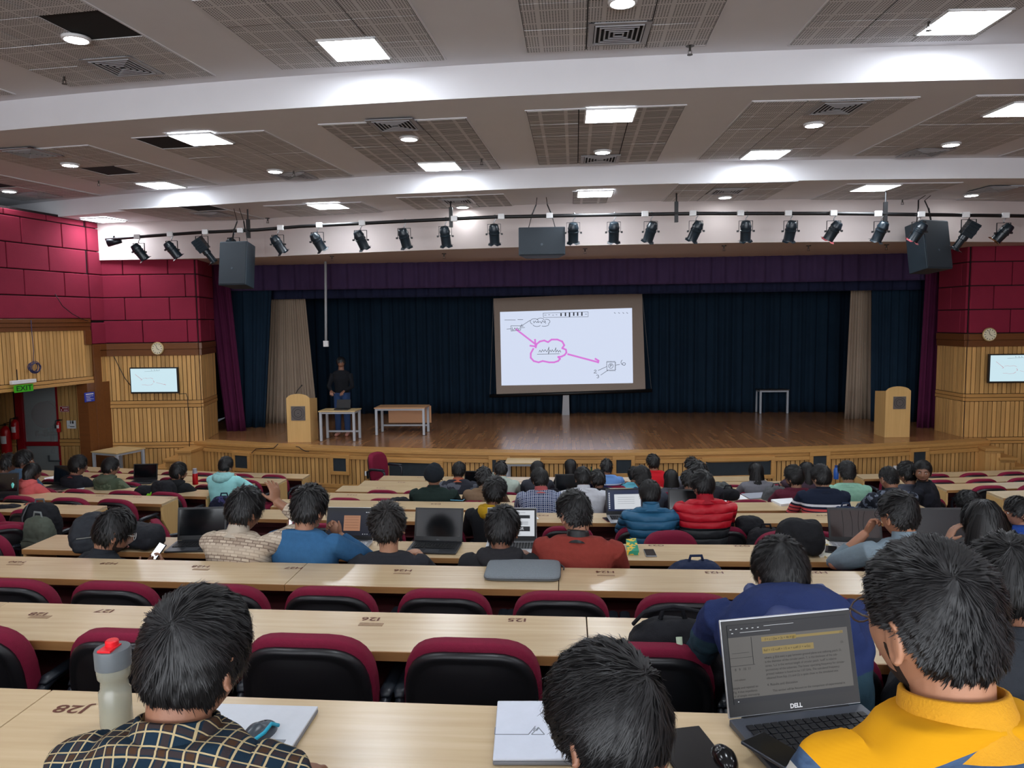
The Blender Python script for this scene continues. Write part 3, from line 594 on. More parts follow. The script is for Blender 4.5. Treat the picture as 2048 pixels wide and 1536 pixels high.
# ---- lecterns with the round crest
def crest(par, x, y, z, s):
    m = MB(); m.box((x, y, z), (s, .01, s)); pp = m.build('crest_plate', pl((104,98,96), .35), par); M_ink = pl((28,30,36), .4)
    m = MB()
    def ring(r0_, r1_, n=40, gear=0):
        V = []; 
        for k in range(n):
            a_ = 2*PI*k/n; g = gear*(1 if k % 2 else 0); V += [(x+r0_*math.cos(a_), y-.007, z+r0_*math.sin(a_)), (x+(r1_+g)*math.cos(a_), y-.007, z+(r1_+g)*math.sin(a_))]
        m.add(V, [(2*k, 2*k+1, 2*((k+1) % n)+1, 2*((k+1) % n)) for k in range(n)])
    ring(s*.44, s*.46); ring(s*.36, s*.375); ring(s*.25, s*.28, 32, s*.025); ring(s*.15, s*.165)
    for k in range(26): a_ = 2*PI*k/26; m.box((x+s*.405*math.cos(a_), y-.007, z+s*.405*math.sin(a_)), (s*.02, .002, s*.045), rot=(0, -a_+PI/2, 0))
    m.box((x, y-.007, z-s*.02), (s*.12, .002, s*.02)); m.box((x, y-.007, z+s*.04), (s*.02, .002, s*.12)); m.box((x-s*.04, y-.007, z), (s*.02, .002, s*.08)); m.box((x+s*.04, y-.007, z), (s*.02, .002, s*.08))
    m.build('crest_drawing', M_ink, pp)
def lectern(px0, px1, pyt, pyb, rz, lab, crx, cry, crs):
    p = atz((px0+px1)/2, pyb, .9); W = (px1-px0)/FPX*(p-CO).dot(fwd); H = aty((px0+px1)/2, pyt, p.y).z-.9
    th = thing('lectern', lab, 'lectern', (p.x, p.y+.02, .9), rz)
    m = MB(); arc = [(-W/2, 0), (W/2, 0), (W/2, H-.09)]+[(W/2*math.cos(a_)*.92, H-.09+.09*math.sin(a_)) for a_ in np.linspace(.25, PI-.25, 12)]+[(-W/2, H-.09)]
    m.prism(arc, 0, .025); m.build('front_panel', M_podium, th, bev=.004)
    for s_ in (-1, 1):
        m = MB(); m.prism([(.02, 0), (.46, 0), (.46, H-.13), (.02, H-.09)], s_*(W/2-.02), s_*W/2, 'x'); m.build('side_panel', M_podium, th)
    m = MB(); m.prism([(.03, H-.12), (.46, H-.16), (.46, H-.14), (.03, H-.10)], -W/2+.02, W/2-.02, 'x'); m.build('reading_top', M_podium, th)
    m = MB(); m.box((0, .24, .03), (W-.04, .4, .03)); m.box((0, .24, .4), (W-.04, .4, .02)); m.build('shelf', M_podium, th)
    crest(th, (crx-.5)*W, -.007, H*cry, crs*W); return th, W, H
lt, W, H = lectern(574, 622, 788, 885, 0, 'birch lectern with round crest at the left of the stage', .5, .6, .6)
m = MB(); m.tube([(-.08, .1, H-.1), (-.08, .1, H-.02), (-.04, .1, H+.06), (.06, .08, H+.16)], .008, 8); m.blob((.065, .08, H+.165), (.014, .014, .02)); tag(m.build('gooseneck_microphone', M_black, None, smooth=True, loc=tuple(lt.location)), 'thin black gooseneck microphone on the left lectern', 'microphone')
lectern(1770, 1820, 773, 875, .06, 'birch lectern with round crest at the right of the stage', .55, .68, .5)
# ---- steel-legged tables
def table(lab, loc, rz, W, D, H, top, name='table', modesty=None, legw=.05, bar=True):
    th = thing(name, lab, 'table', loc, rz); m = MB(); m.box((0, 0, H-.012), (W, D, .024)); m.build('tabletop', top, th, bev=.003)
    for sx_ in (-1, 1):
        for sy in (-1, 1):
            m = MB(); m.box((sx_*(W/2-legw*.8), sy*(D/2-legw*.8), (H-.02)/2), (legw, legw, H-.03)); m.build('leg', M_leg, th, bev=.004)
    m = MB()
    for s_ in (-1, 1): m.box((0, s_*(D/2-legw*.8), H-.045), (W-.1, .03, .04)); m.box((s_*(W/2-legw*.8), 0, H-.045), (.03, D-.1, .04))
    m.build('apron_frame', M_leg, th)
    if bar: m = MB(); m.box((0, D/2-legw*.8, .15), (W-.12, .03, .035)); m.build('stretcher', M_leg, th)
    if modesty: m = MB(); m.box((modesty, D/2-.0, H-.22), (W-.15, .02, .38)); m.build('modesty_panel', pl((196,146,104), .4), th)
    return th
M_tt = plain('beech_laminate', (196,150,108), .35, 0, .05, 6); M_birch2 = plain('pale_laminate', (206,178,128), .35, 0, .05, 5)
p = atz(799, 872, .9); table('beech table with modesty panel standing alone on stage, left of centre', (p.x, p.y+.35, .9), 0, 1.12, .6, .61, M_tt, modesty=.1)
p = atz(662, 884, .9); table('small steel-legged table beside the left lectern on stage', (p.x+.12, p.y+.3, .9), 0, .78, .5, .64, M_birch2)
pst = Vector((p.x+.12, p.y+.3, .9))
p = atz(1546, 827, .9); table('small dark-topped table alone at the back right of the stage', (p.x, p.y+.15, .9), .04, .76, .45, .62, pl((60,56,54), .3), bar=False)
table('pale table standing against the middle of the stage front', (aty(1046, 916, 13.4).x, 13.42, 0), -.02, .62, .5, .83, M_birch2, bar=False)
table('pale steel-legged table in the left front corner of the hall', (aty(240, 903, 14.6).x, 14.55, 0), -.32, .72, .7, .83, M_birch2, bar=False)
# ---- things on the stage table and floor
m = MB(); m.box((0, 0, .012), (.3, .22, .024)); m.box((.0, .10, .1), (.3, .012, .2), rot=(-.25, 0, 0)); tag(m.build('laptop', M_black, None, bev=.003, loc=(pst.x+.05, pst.y, .9+.64)), 'black laptop on the small table beside the left lectern', 'laptop')
m = MB(); A1, B1 = atz(543, 898, .9), atz(560, 893, .9); P = [aty(x_, y_, stageY(aty(x_, y_, 14.3).x)-.075) for x_, y_ in ((503, 906), (512, 898), (530, 897), (548, 896), (556, 888))]
m.tube([tuple(q_) for q_ in P], .008, 6); P = [aty(x_, y_, stageY(aty(x_, y_, 14.2).x)-.075) for x_, y_ in ((592, 893), (598, 894), (604, 899), (612, 903), (618, 903))]; m.tube([tuple(q_) for q_ in P], .008, 6)
tag(m.build('cable', M_black, None, smooth=True), 'thin black cable trailing over the stage edge by the left lectern', 'cable')
m = MB(); a_ = aty(651, 521, 16.3); b_ = aty(652, 683, 16.3); m.tube([(a_.x, 16.3, 4.7), (b_.x, 16.3, b_.z+.02)], .028, 10); dr_ = thing('ceiling_drop_rod', 'thin white rod hanging from the bulkhead over the left lectern table', 'drop rod', (0, 0, 0))
m.build('conduit', pl((170,176,180), .4), dr_, smooth=True); m = MB(); m.box((b_.x, 16.3, b_.z-.05), (.11, .07, .13)); m.build('socket_box', M_white, dr_, bev=.006)
# ---- loudspeakers
M_cab = plain('speaker_cabinet', (40,54,64), .55, 0, .08, 30); M_grille = plain('speaker_grille', (34,44,52), .65, 0, .15, 200, .5)
def speaker(lab, px, py, Y, W, H, D, rot, horiz=False):
    p = aty(px, py, Y); th = thing('loudspeaker', lab, 'loudspeaker', tuple(p), rot=rot)
    m = MB(); m.prism([(-W/2, -D/2), (W/2, -D/2), (W/2*.72, D/2), (-W/2*.72, D/2)], -H/2, H/2, 'z'); m.build('cabinet', M_cab, th, bev=.015, seg=3)
    m = MB(); m.box((0, -D/2-.008, 0), (W*.95, .016, H*.95)); m.build('grille', M_grille, th, bev=.006)
    m = MB(); m.lathe([(0, 0), (.02, 0), (.02, .004), (0, .004)], n=16); m.v = [np.stack([v[:, 0], -D/2-.018-v[:, 2], v[:, 1]-H*.12], 1) for v in m.v]; m.build('badge', pl((70,80,88), .4), th)
    m = MB()
    for s_ in (-1, 1): m.bar((s_*W*.3, 0, H/2-.02), (s_*W*.2, -.02, H/2+.28), .03, .006); m.tube([(s_*W*.2, -.02, H/2+.26), (s_*W*.12, 0, H/2+.42)], .012, 6); Mi_ = Euler(rot).to_matrix().transposed(); tp = Mi_ @ Vector((0, 0, Z3-p.z)); m.tube([(s_*W*.12, 0, H/2+.42), (tp.x+s_*W*.1, tp.y, tp.z)], .006, 6)
    m.build('hanging_bracket', M_black, th); return th
speaker('large black loudspeaker hanging at the left end of the pipe, tilted down', 478, 531, 13.5, .55, .8, .42, (-.14, 0, -.12))
speaker('large black loudspeaker hanging at the right end of the pipe, tilted down', 1853, 495, 13.9, .6, .86, .45, (-.16, .0, .42))
speaker('wide black loudspeaker hanging from the middle of the pipe', 1084, 486, 13.1, .8, .48, .36, (-.08, .0, .02))
# ---- lighting pipe
PP = [aty(x_, y_, 12.9+.0155*(aty(x_, y_, 13).x-1.3)**2) for x_, y_ in ((212, 479), (300, 472), (400, 465), (513, 460), (600, 453), (800, 443), (990, 434), (1200, 430), (1400, 427), (1665, 427), (1900, 430), (2048, 432), (2150, 434))]
pipe = thing('lighting_pipe', 'long black curved pipe carrying the row of stage lights', 'lighting pipe', tuple(PP[0])); O_ = PP[0]
m = MB(); m.tube([tuple(q_-O_) for q_ in PP], .03, 10); m.build('tube', M_black, pipe, smooth=True)
def pipeat(px):
    xs_ = [212, 300, 400, 513, 600, 800, 990, 1200, 1400, 1665, 1900, 2048, 2150]
    for i in range(12):
        if xs_[i] <= px <= xs_[i+1]: t_ = (px-xs_[i])/(xs_[i+1]-xs_[i]); return PP[i].lerp(PP[i+1], t_)
for px in (497, 903, 1353, 1770): m = MB(); q_ = pipeat(px)-O_; m.box((q_.x, q_.y, q_.z+.03), (.06, .05, .34)); m.tube([(q_.x, q_.y, q_.z+.1), (q_.x, q_.y, Z3-O_.z)], .014, 6); m.build('hanger', M_black, pipe)
for px in (277, 343, 413, 483, 563, 641, 727, 910, 1003, 1100, 1290, 1385, 1480, 1575, 1665, 1754, 1840, 1929, 2008):
    m = MB(); q_ = pipeat(px)-O_; m.box((q_.x, q_.y-.045, q_.z+.0), (.11, .05, .09)); m.build('socket_box', M_white, pipe, bev=.006)
M_can = plain('black_lamp_housing', (22,34,42), .3, 0, .06, 12); M_lensd = pl((14,18,22), .15)
def parcan(px, py, lab, dirv, L=.34, r=.092, accent=None):
    q_ = pipeat(px); th = thing('stage_light', lab, 'stage light', (q_.x, q_.y, q_.z-.02), 0, 'stage lights hanging from the pipe')
    d = Vector(dirv).normalized(); c = Vector((0, 0, -.26))
    m = MB(); m.tube([(0, 0, .05), (.02, 0, .06), (.035, 0, .03), (.03, 0, -.02), (0, 0, -.06), (0, 0, -.1)], .009, 6); m.build('clamp_hook', M_steel, th, smooth=True)
    m = MB(); m.bar((-r-.02, 0, -.1), (r+.02, 0, -.1), .025, .006); m.bar((-r-.02, 0, -.1), (-r-.02, 0, -.27), .025, .006, up=(1, 0, 0)); m.bar((r+.02, 0, -.1), (r+.02, 0, -.27), .025, .006, up=(1, 0, 0)); m.lathe([(.02, 0), (.0, 0)], (r+.02, 0, -.27), 6); m.box((r+.04, 0, -.27), (.03, .03, .03)); m.box((-r-.04, 0, -.27), (.03, .03, .03)); m.build('yoke', M_black, th)
    x = d.cross(Vector((0, 1, 0.01))).normalized() if abs(d.y) < .95 else Vector((1, 0, 0)); M3 = Matrix((x, d.cross(x), d)).transposed()
    def rings_(prof, n=24): return [[tuple(M3 @ Vector((rr_*math.cos(2*PI*k/n), rr_*math.sin(2*PI*k/n), zz_))+c) for k in range(n)] for rr_, zz_ in prof]
    m = MB(); m.rings(rings_([(.03, -L*.48), (.06, -L*.47), (.075, -L*.42), (r*.9, -L*.3), (r*1.02, -L*.22), (r*1.02, -L*.18), (r*.94, -L*.17), (r*.94, -L*.06), (r*1.03, -L*.05), (r*1.03, -L*.0), (r*.95, L*.02), (r*.93, L*.45), (r*1.0, L*.5), (r*.8, L*.49), (r*.78, L*.1)])); can = m.build('housing', M_can, th, smooth=True, sharp=.6)
    m = MB(); m.rings(rings_([(r*.8, L*.12), (r*.5, L*.15), (.01, L*.16)])); m.build('lens', M_lensd, can, smooth=True)
    m = MB()
    for k in range(4):
        a_ = k*PI/2+PI/4; u_ = M3 @ Vector((math.cos(a_), math.sin(a_), 0)); v_ = M3 @ Vector((-math.sin(a_), math.cos(a_), 0)); base = c+d*L*.5
        P_ = [base+u_*r*.86+v_*r*.7, base+u_*r*.86-v_*r*.7, base+u_*r*1.25+d*.02-v_*r*.5, base+u_*r*1.25+d*.02+v_*r*.5]; m.add([tuple(w_) for w_ in P_]+[tuple(w_-d*.004) for w_ in P_], [(0, 1, 2, 3), (7, 6, 5, 4), (0, 4, 5, 1), (1, 5, 6, 2), (2, 6, 7, 3), (3, 7, 4, 0)])
    m.build('filter_frame', accent or M_can, can)
for i, (px, dx, acc) in enumerate(((277, .55, 0), (343, .6, 0), (467, .5, 0), (555, .5, 0), (635, .48, 0), (722, .35, 0), (808, .18, 0), (891, .05, 0), (988, .0, 0), (1147, .0, 0), (1228, .0, 0), (1302, -.3, 0), (1392, -.4, 0), (1492, .08, 0), (1582, -.08, 0), (1668, -.5, 1), (1762, -.3, 0), (1838, -.5, 1), (2008, -.75, 2))):
    side = 'left' if px < 1040 else 'right'; lst = [277, 343, 467, 555, 635, 722, 808, 891, 988] if side == 'left' else [1147, 1228, 1302, 1392, 1492, 1582, 1668, 1762, 1838, 2008]
    extra = {277: 'black cylindrical stage light nearest the left end of the pipe', 467: 'black cylindrical stage light hanging in front of the left loudspeaker', 988: 'black cylindrical stage light just left of the centre loudspeaker', 1147: 'black cylindrical stage light just right of the centre loudspeaker',
        1668: 'black stage light with a reddish filter frame, right of centre', 1838: 'black stage light in front of the right loudspeaker', 2008: 'black stage light with an orange-brown filter frame near the right edge'}
    k = (len(lst)-1-lst.index(px)) if side == 'left' else lst.index(px)
    lab = extra.get(px) or f'black cylindrical stage light, {ORD[k]} one {side} of the centre loudspeaker'
    parcan(px, 0, lab, (dx, .45, -1), accent={0: None, 1: pl((190,90,96), .5), 2: pl((130,86,50), .4)}[acc])
def boxlight(px, lab, dx):
    q_ = pipeat(px); th = thing('profile_spotlight', lab, 'stage light', (q_.x, q_.y, q_.z-.02), 0); d = Vector((dx, .4, -1)).normalized(); c = Vector((0, 0, -.24)); x = d.cross(Vector((0, 1, 0))).normalized(); E_ = Matrix((x, d.cross(x), d)).transposed()
    m = MB(); m.tube([(0, 0, .05), (.03, 0, .03), (0, 0, -.04)], .009, 6); m.bar((-.12, 0, -.05), (.12, 0, -.05), .025, .006); m.bar((-.12, 0, -.05), (-.12, 0, -.3), .025, .006, up=(1, 0, 0)); m.bar((.12, 0, -.05), (.12, 0, -.3), .025, .006, up=(1, 0, 0)); m.build('yoke', M_black, th)
    def tf(mb): mb.v = [v @ np.array(E_).T + np.array(c) for v in mb.v]
    m = MB(); m.box((0, 0, -.04), (.19, .17, .26)); [m.box((0, 0, -.14+.05*k), (.205, .18, .012)) for k in range(4)]; tf(m); m.build('housing', M_can, th, bev=.01)
    m = MB(); m.lathe([(.07, .08), (.075, .16), (.06, .17), (.06, .32), (.075, .33), (.075, .36), (.05, .35), (0, .3)], n=20); tf(m); m.build('lens_tube', M_can, th, smooth=True, sharp=.6)
    m = MB(); m.box((0, 0, .34), (.2, .2, .005)); tf(m); m.build('filter_frame', M_can, th)
boxlight(403, 'box-shaped black spotlight between round ones, left end of the pipe', .6); boxlight(1938, 'box-shaped black spotlight beside the right loudspeaker', -.55)
m = MB(); q_ = pipeat(228); m.tube([(0, 0, .06), (0, 0, -.05)], .02, 8); m.tube([(-.13, 0, -.08), (.12, .05, -.03)], [.075, .05], 12); tag(m.build('stage_light', M_can, None, smooth=True, loc=tuple(q_)), 'small short black stage light at the very left end of the pipe', 'stage light', 'stage lights hanging from the pipe')
# ---- left wall fittings
def wp(px, py, off=0): # point on the left wall plane
    d = ray(px, py); a_, b_ = Vector((*LW1, 0)), Vector((*LW2, 0)); e = (b_-a_).normalized(); n_ = Vector((e.y, -e.x, 0)); t_ = (a_+n_*off-CO).dot(n_)/d.dot(n_); return CO+d*t_
WA = math.atan2(LW2[1]-LW1[1], LW2[0]-LW1[0])   # heading of the left wall
p = wp(47, 771, .1); th = thing('exit_sign', 'green exit sign hanging under the lintel of the left doorway', 'exit sign', tuple(p), WA)
m = MB(); m.box((0, 0, .07), (.52, .07, .07)); m.build('lamp_housing', M_white, th, bev=.01); m = MB(); m.box((0, -.0, -.05), (.4, .02, .13)); pp_ = m.build('sign_plate', emit('exit_sign_green', (70,190,30), .2), th)
text_part('lettering', 'EXIT', .13, pl((14,50,14)), th, (0, -.013, -.05), (PI/2, 0, 0), bold=.002, sx=1.3); m = MB(); m.tube([(-.12, 0, .1), (-.12, 0, .3)], .008, 6); m.build('hanger', M_black, th)
def notice(name, lab, px, py, w_, h_, m_, Y=None, off=.07, lines=(), tm=None, rz=None, bars=()):
    p = wp(px, py, off) if Y is None else aty(px, py, Y); th = thing(name, lab, 'sign', tuple(p), WA if rz is None else rz)
    m = MB(); m.box((0, 0, 0), (w_, .012, h_)); m.build('board', m_, th)
    m = MB()
    for x_, z_, a_, b_ in bars: m.box((x_, -.0075, z_), (a_, .002, b_))
    m.build('printed_lines', tm, th)
    return th
notice('notice_board', 'small blue notice on the dark timber post of the left wall', 179, 794, .26, .19, pl((42,62,170)), bars=[(0, .06, .2, .02), (-.03, .02, .13, .008), (.07, .02, .04, .008), (-.04, -.01, .1, .008), (-.02, -.04, .14, .008), (.08, -.045, .03, .008), (-.03, -.07, .12, .008)], tm=M_white)
notice('fire_notice', 'small red sign with white border on the recess slats', 129, 818, .2, .12, pl((150,24,24)), Y=14.98, bars=[(.015, .025, .12, .018), (.03, -.022, .09, .018), (-.06, -.02, .02, .03), (0, .055, .2, .006), (0, -.055, .2, .006), (.097, 0, .006, .11), (-.097, 0, .006, .11)], tm=M_white, rz=0)
notice('washroom_sign', 'white sign with black pictograms on the recess slats', 143, 849, .2, .17, pl((222,226,228)), Y=14.98, bars=[(.02, -.045, .1, .014), (-.05, -.03, .04, .006)], tm=M_black, rz=0)
m = MB(); p = aty(140, 845, 14.965)
for k, x_ in enumerate((-.02, .02, .04)): m.box((x_+p.x+.03, 14.965, p.z+.0), (.016, .003, .05)); m.blob((x_+p.x+.03, 14.965, p.z+.035), (.008, .003, .008), 8, 6)
o = m.build('pictogram', M_black); o.parent = bpy.data.objects['washroom_sign']; o.location = -bpy.data.objects['washroom_sign'].location
def extinguisher(px, pyt, pyb, Y, lab):
    pt, pb = aty(px, pyt, Y), aty(px, pyb, Y); h = pt.z-pb.z; r = h*.15; th = thing('fire_extinguisher', lab, 'fire extinguisher', (pb.x, Y, pb.z), 0, 'red fire extinguishers by the left exit')
    m = MB(); m.lathe([(0, 0), (r*.9, 0), (r, .02), (r, h*.68), (r*.85, h*.77), (r*.4, h*.83), (r*.25, h*.86), (0, h*.86)], n=24); m.build('cylinder', M_red, th, smooth=True, sharp=.8)
    m = MB(); m.tube([(0, 0, h*.85), (0, 0, h*.93)], .02, 10); m.bar((-.02, 0, h*.93), (.1, -.02, h*.97), .02, .01); m.bar((-.02, 0, h*.91), (.09, -.02, h*.91), .02, .01); m.build('valve_handle', M_black, th)
    m = MB(); m.tube([(0, 0, h*.9), (-r*1.1, -.02, h*.88), (-r*1.35, -.03, h*.6), (-r*1.3, -.03, h*.3)], .012, 8); m.build('hose', M_black, th, smooth=True)
    m = MB(); n_ = 10; R_l = [[(r*1.01*math.sin(a_), -r*1.01*math.cos(a_), z_) for a_ in np.linspace(-.7, .7, n_)] for z_ in (h*.3, h*.55)]; m.rings([np.array(q_) for q_ in R_l], cap=False, closed=False); m.build('paper_label', M_paper, th)
extinguisher(14, 843, 905, 14.85, 'red fire extinguisher hanging at the far left edge'); extinguisher(32, 832, 878, 14.9, 'red fire extinguisher beside the red door frame, left of it'); extinguisher(118, 838, 864, 14.9, 'small red fire extinguisher between the glass door and red sign')
# hose reel behind the glass
p = aty(98, 828, 15.9); th = thing('hose_reel', 'dark red fire hose reel with valve behind the glass door', 'fire hose reel', tuple(p))
m = MB(); m.lathe([(0, 0), (.3, 0), (.3, .03), (.12, .04), (.12, .12), (.3, .13), (.3, .16), (0, .16)], n=28); m.v = [np.stack([v[:, 0], -v[:, 2], v[:, 1]], 1) for v in m.v]; m.build('reel', pl((120,24,34), .5), th, smooth=True, sharp=.5)
m = MB(); m.tube([(0, .05, 0), (0, .05, -.9)], .04, 10); m.tube([(-.3, .02, -.45), (.25, .02, -.45)], .04, 10); m.blob((-.32, .02, -.45), (.05, .05, .07)); m.tube([(-.1, -.02, -.35), (-.1, -.02, -.5)], .05, 10); m.build('valve_pipe', pl((86,26,34), .5), th, smooth=True)
# coil of blue cable and loose wires
p = wp(67, 735, .09); m = MB(); rr_ = random.Random(3)
for k in range(7):
    ra, rb = rr_.uniform(.09, .13), rr_.uniform(.08, .11); ox, oz = rr_.uniform(-.02, .02), rr_.uniform(-.02, .02); m.tube([(ox+ra*math.cos(a_), .0-.008*k, oz+rb*math.sin(a_)) for a_ in np.linspace(0, 2*PI, 20)], .006, 6)
q_ = wp(62, 640, .09); Mi = Matrix.Rotation(-WA, 3, 'Z'); d_ = Mi @ (q_-p); m.tube([(.0, 0, .1), (d_.x*.6+.02, 0, d_.z*.35), (d_.x, 0, d_.z*.7), (d_.x, .0, d_.z)], .006, 6)
tag(m.build('cable_coil', pl((50,52,92), .5), None, smooth=True, loc=tuple(p), rot=(0, 0, WA)), 'coil of thin blue cable hanging on the left slatted wall', 'cable')
def wire(lab, pts, Y=None):
    P = [wp(x_, y_, .08) if Y is None else aty(x_, y_, Y) for x_, y_ in pts]; m = MB(); m.tube([tuple(q_-P[0]) for q_ in P], .007, 6); tag(m.build('wire', M_black, None, smooth=True, loc=tuple(P[0])), lab, 'cable')
wire('thin dark wire sagging across the maroon panels of the left wall', [(110, 588), (125, 612), (145, 628), (162, 637), (176, 642)]); wire('thin wire running down the slats to the left television', [(222, 700), (235, 728), (250, 757), (262, 772)], 15.02)
wire('dark wire dropping from the left television to the stage steps', [(357, 788), (372, 787), (375, 795), (378, 850), (379, 898)], 15.05)
# sockets
for px, py, lab in ((735, 947, 'white wall socket, left one of the pair by the office chair'), (749, 947, 'white wall socket, right one of the pair by the office chair'), (1672, 945, 'white wall socket on the stage front beside the man in mint'), (1792, 936, 'white wall socket low on the stage front behind the looking-back man')):
    xx = aty(px, py, 14.1).x; yy = stageY(xx)-.02; p = aty(px, py, yy); m = MB(); m.box((0, 0, 0), (.1, .03, .085)); m.box((0, -.017, .01), (.03, .004, .03)); tag(m.build('wall_socket', M_white, None, bev=.004, loc=tuple(p)), lab, 'wall socket', 'white sockets on the stage front')
# ================================================================ DESKS
M_num = pl((92,44,26), .6); M_smudge = plain('worn_patch', (150,122,92), .6, 0, .2, 60)
def desk(k, xa, xb, lab, seams=(), labels=(), birch=False, ends=(1, 1), rects=()):
    y0, z, _, _ = ROWS[k]; xm = (xa+xb)/2; ym = rowY(k, xm); f = rowF(k); D = .37
    th = thing('long_desk', lab, 'desk', (xm, ym, f), 0, 'long birch desks of the auditorium'); h = z-f
    cuts = [xa]+sorted(s for s in seams if xa < s < xb)+[xb]
    def P(x, off): a_ = rowA(k, x); return (x-xm-math.sin(a_)*off*0, rowY(k, x)-ym+off)
    for a, b in zip(cuts, cuts[1:]):
        n = max(2, int((b-a)/.5)+1); X = np.linspace(a+.002, b-.002, n); m = MB()
        m.prism([P(x, 0) for x in X]+[P(x, -D) for x in X[::-1]], h-.03, h, 'z'); o = m.build('tabletop', M_desk, th, bev=.002)
        m = MB(); m.prism([P(x, -D+.001) for x in X]+[P(x, -D-.006) for x in X[::-1]], h-.036, h-.001, 'z'); m.build('edge_band', M_edge, o)
    n = max(2, int((xb-xa)/.5)+1); X = np.linspace(xa+.03, xb-.03, n); m = MB(); m.prism([P(x, -.03) for x in X]+[P(x, -.05) for x in X[::-1]], .0, h-.03, 'z'); m.build('modesty_panel', M_deskend if birch else M_maroonpanel, th)
    m = MB(); m.prism([P(x, -.05) for x in X]+[P(x, -.28) for x in X[::-1]], h-.19, h-.175, 'z'); m.build('under_shelf', M_maroonpanel, th)
    for e, xe in ((0, xa), (1, xb)):
        xi = xe+(.012 if e == 0 else -.012); px_, py_ = P(xi, 0); m = MB()
        poly = [(py_, 0), (py_-.2, 0), (py_-.2, h-.42), (py_-D+.01, h-.2), (py_-D+.01, h-.03), (py_, h-.03)]; m.prism(poly, px_-.012, px_+.012, 'x'); m.build('end_panel', M_deskend, th, bev=.002)
    for s in list(cuts[1:-1])+[xa+(xb-xa)*t_ for t_ in (.25, .5, .75)]:
        px_, py_ = P(s, 0); m = MB(); m.box((px_, py_-.16, (h-.19)/2), (.03, .22, h-.19)); m.build('support', M_black, th)
    for tx, lx, ly, sz in labels:
        p = atz(lx, ly, z); px_ = p.x-xm; py_ = p.y-ym
        me = text_mesh(tx, sz, bold=.0008, sx=1.35); me.materials.append(M_num); o = link(bpy.data.objects.new('seat_number', me)); o.parent = th; o.location = (px_, py_, h+.0012); o.rotation_euler = (0, 0, PI+rowA(k, p.x))
    for lx, ly, w_, h_ in rects:
        p = atz(lx, ly, z); m = MB(); m.box((p.x-xm, p.y-ym, h+.0008), (w_, h_, .001), rot=(0, 0, rowA(k, p.x))); m.build('worn_patch', M_smudge, th)
    return th
def pxX(px, py, k): return atz(px, py, ROWS[k][1]).x
desk('J', -3.4, 3.4, 'nearest birch desk across the foot of the photo', seams=(pxX(20, 1440, 'J'), 1.9), labels=[('J28', 143, 1418, .055)])
desk('I', -4.6, 4.0, 'second nearest birch desk, with I25 and I26 painted on top', seams=(pxX(1175, 1268, 'I'), -2.5), labels=[('I28', 77, 1228, .048), ('I27', 210, 1222, .0480), ('I26', 742, 1238, .048), ('I25', 1034, 1240, .048), ('I24', 1328, 1244, .048), ('I23', 1640, 1246, .048)], rects=[(80, 1234, .09, .03), (742, 1249, .1, .03), (1345, 1252, .09, .02)])
desk('H', -5.6, 4.6, 'third nearest birch desk with a grey sleeve lying on it', seams=(pxX(600, 1140, 'H'), pxX(1118, 1150, 'H')), labels=[('H30', 35, 1124, .048), ('H29', 218, 1127, .048), ('H28', 402, 1133, .048), ('H27', 588, 1136, .048), ('H26', 806, 1141, .048), ('H24', 1210, 1144, .048), ('H23', 1428, 1145, .048), ('H22', 1635, 1145, .048)],
    rects=[(30, 1129, .1, .025), (402, 1139, .1, .025), (804, 1147, .1, .022), (1212, 1151, .1, .02)])
desk('G', pxX(70, 1087, 'G'), 4.9, 'fourth nearest birch desk, behind the row of open laptops', seams=(pxX(720, 1100, 'G'), pxX(1087, 1105, 'G')), labels=[('G23', 1312, 1091, .05), ('G22', 1484, 1092, .05)])
CE = {'F': (-3.42, 3.5), 'E': (-3.4, 3.9), 'D': (-3.3, 3.6), 'C': (-3.25, 3.45), 'B': (-3.2, 3.3), 'A': (-3.13, 3.2)}
LE = {'F': -5.0, 'E': -4.75, 'D': -4.68, 'C': -4.6, 'B': -4.5, 'A': -4.45}; RE = {'F': 6.2, 'E': 5.75, 'D': 5.3, 'C': 5.1, 'B': 4.95, 'A': 4.75}
LL = {'A': 'first', 'B': 'second', 'C': 'third', 'D': 'fourth', 'E': 'fifth', 'F': 'sixth'}
NUM = {'F': [('F23', 1087, 1031, .055), ('F21', 1385, 1032, .055), ('F19', 1643, 1031, .055)], 'E': [('E25', 766, 1007, .06), ('E24', 872, 1008, .06)], 'D': [('D25', 704, 990, .06)], 'C': [('C24', 762, 976, .06)], 'B': [('B23', 803, 964.5, .06)], 'A': [('A23', 842, 955, .06)]}
for k in 'FEDCBA':
    desk(k, *CE[k], f'birch desk of the middle block, {LL[k]} one back from the stage', labels=NUM[k], seams=(0,))
    y0, z, _, _ = ROWS[k]; xl = -9.2 if k in 'ABC' else -8.9
    lbl = {'F': [('F32', 146, 1010, .055), ('F31', 212, 1014, .05)], 'E': [('E33', 200, 991.5, .055), ('E32', 275, 994, .055), ('E31', 338, 996, .05)], 'D': [('D31', 430, 983, .055)]}.get(k, [])
    desk(k, xl, LE[k], f'birch desk of the left block, {LL[k]} one back from the stage', birch=(k == 'E'), labels=lbl)
    desk(k, RE[k], 9.6, f'birch desk of the right block, {LL[k]} one back from the stage')
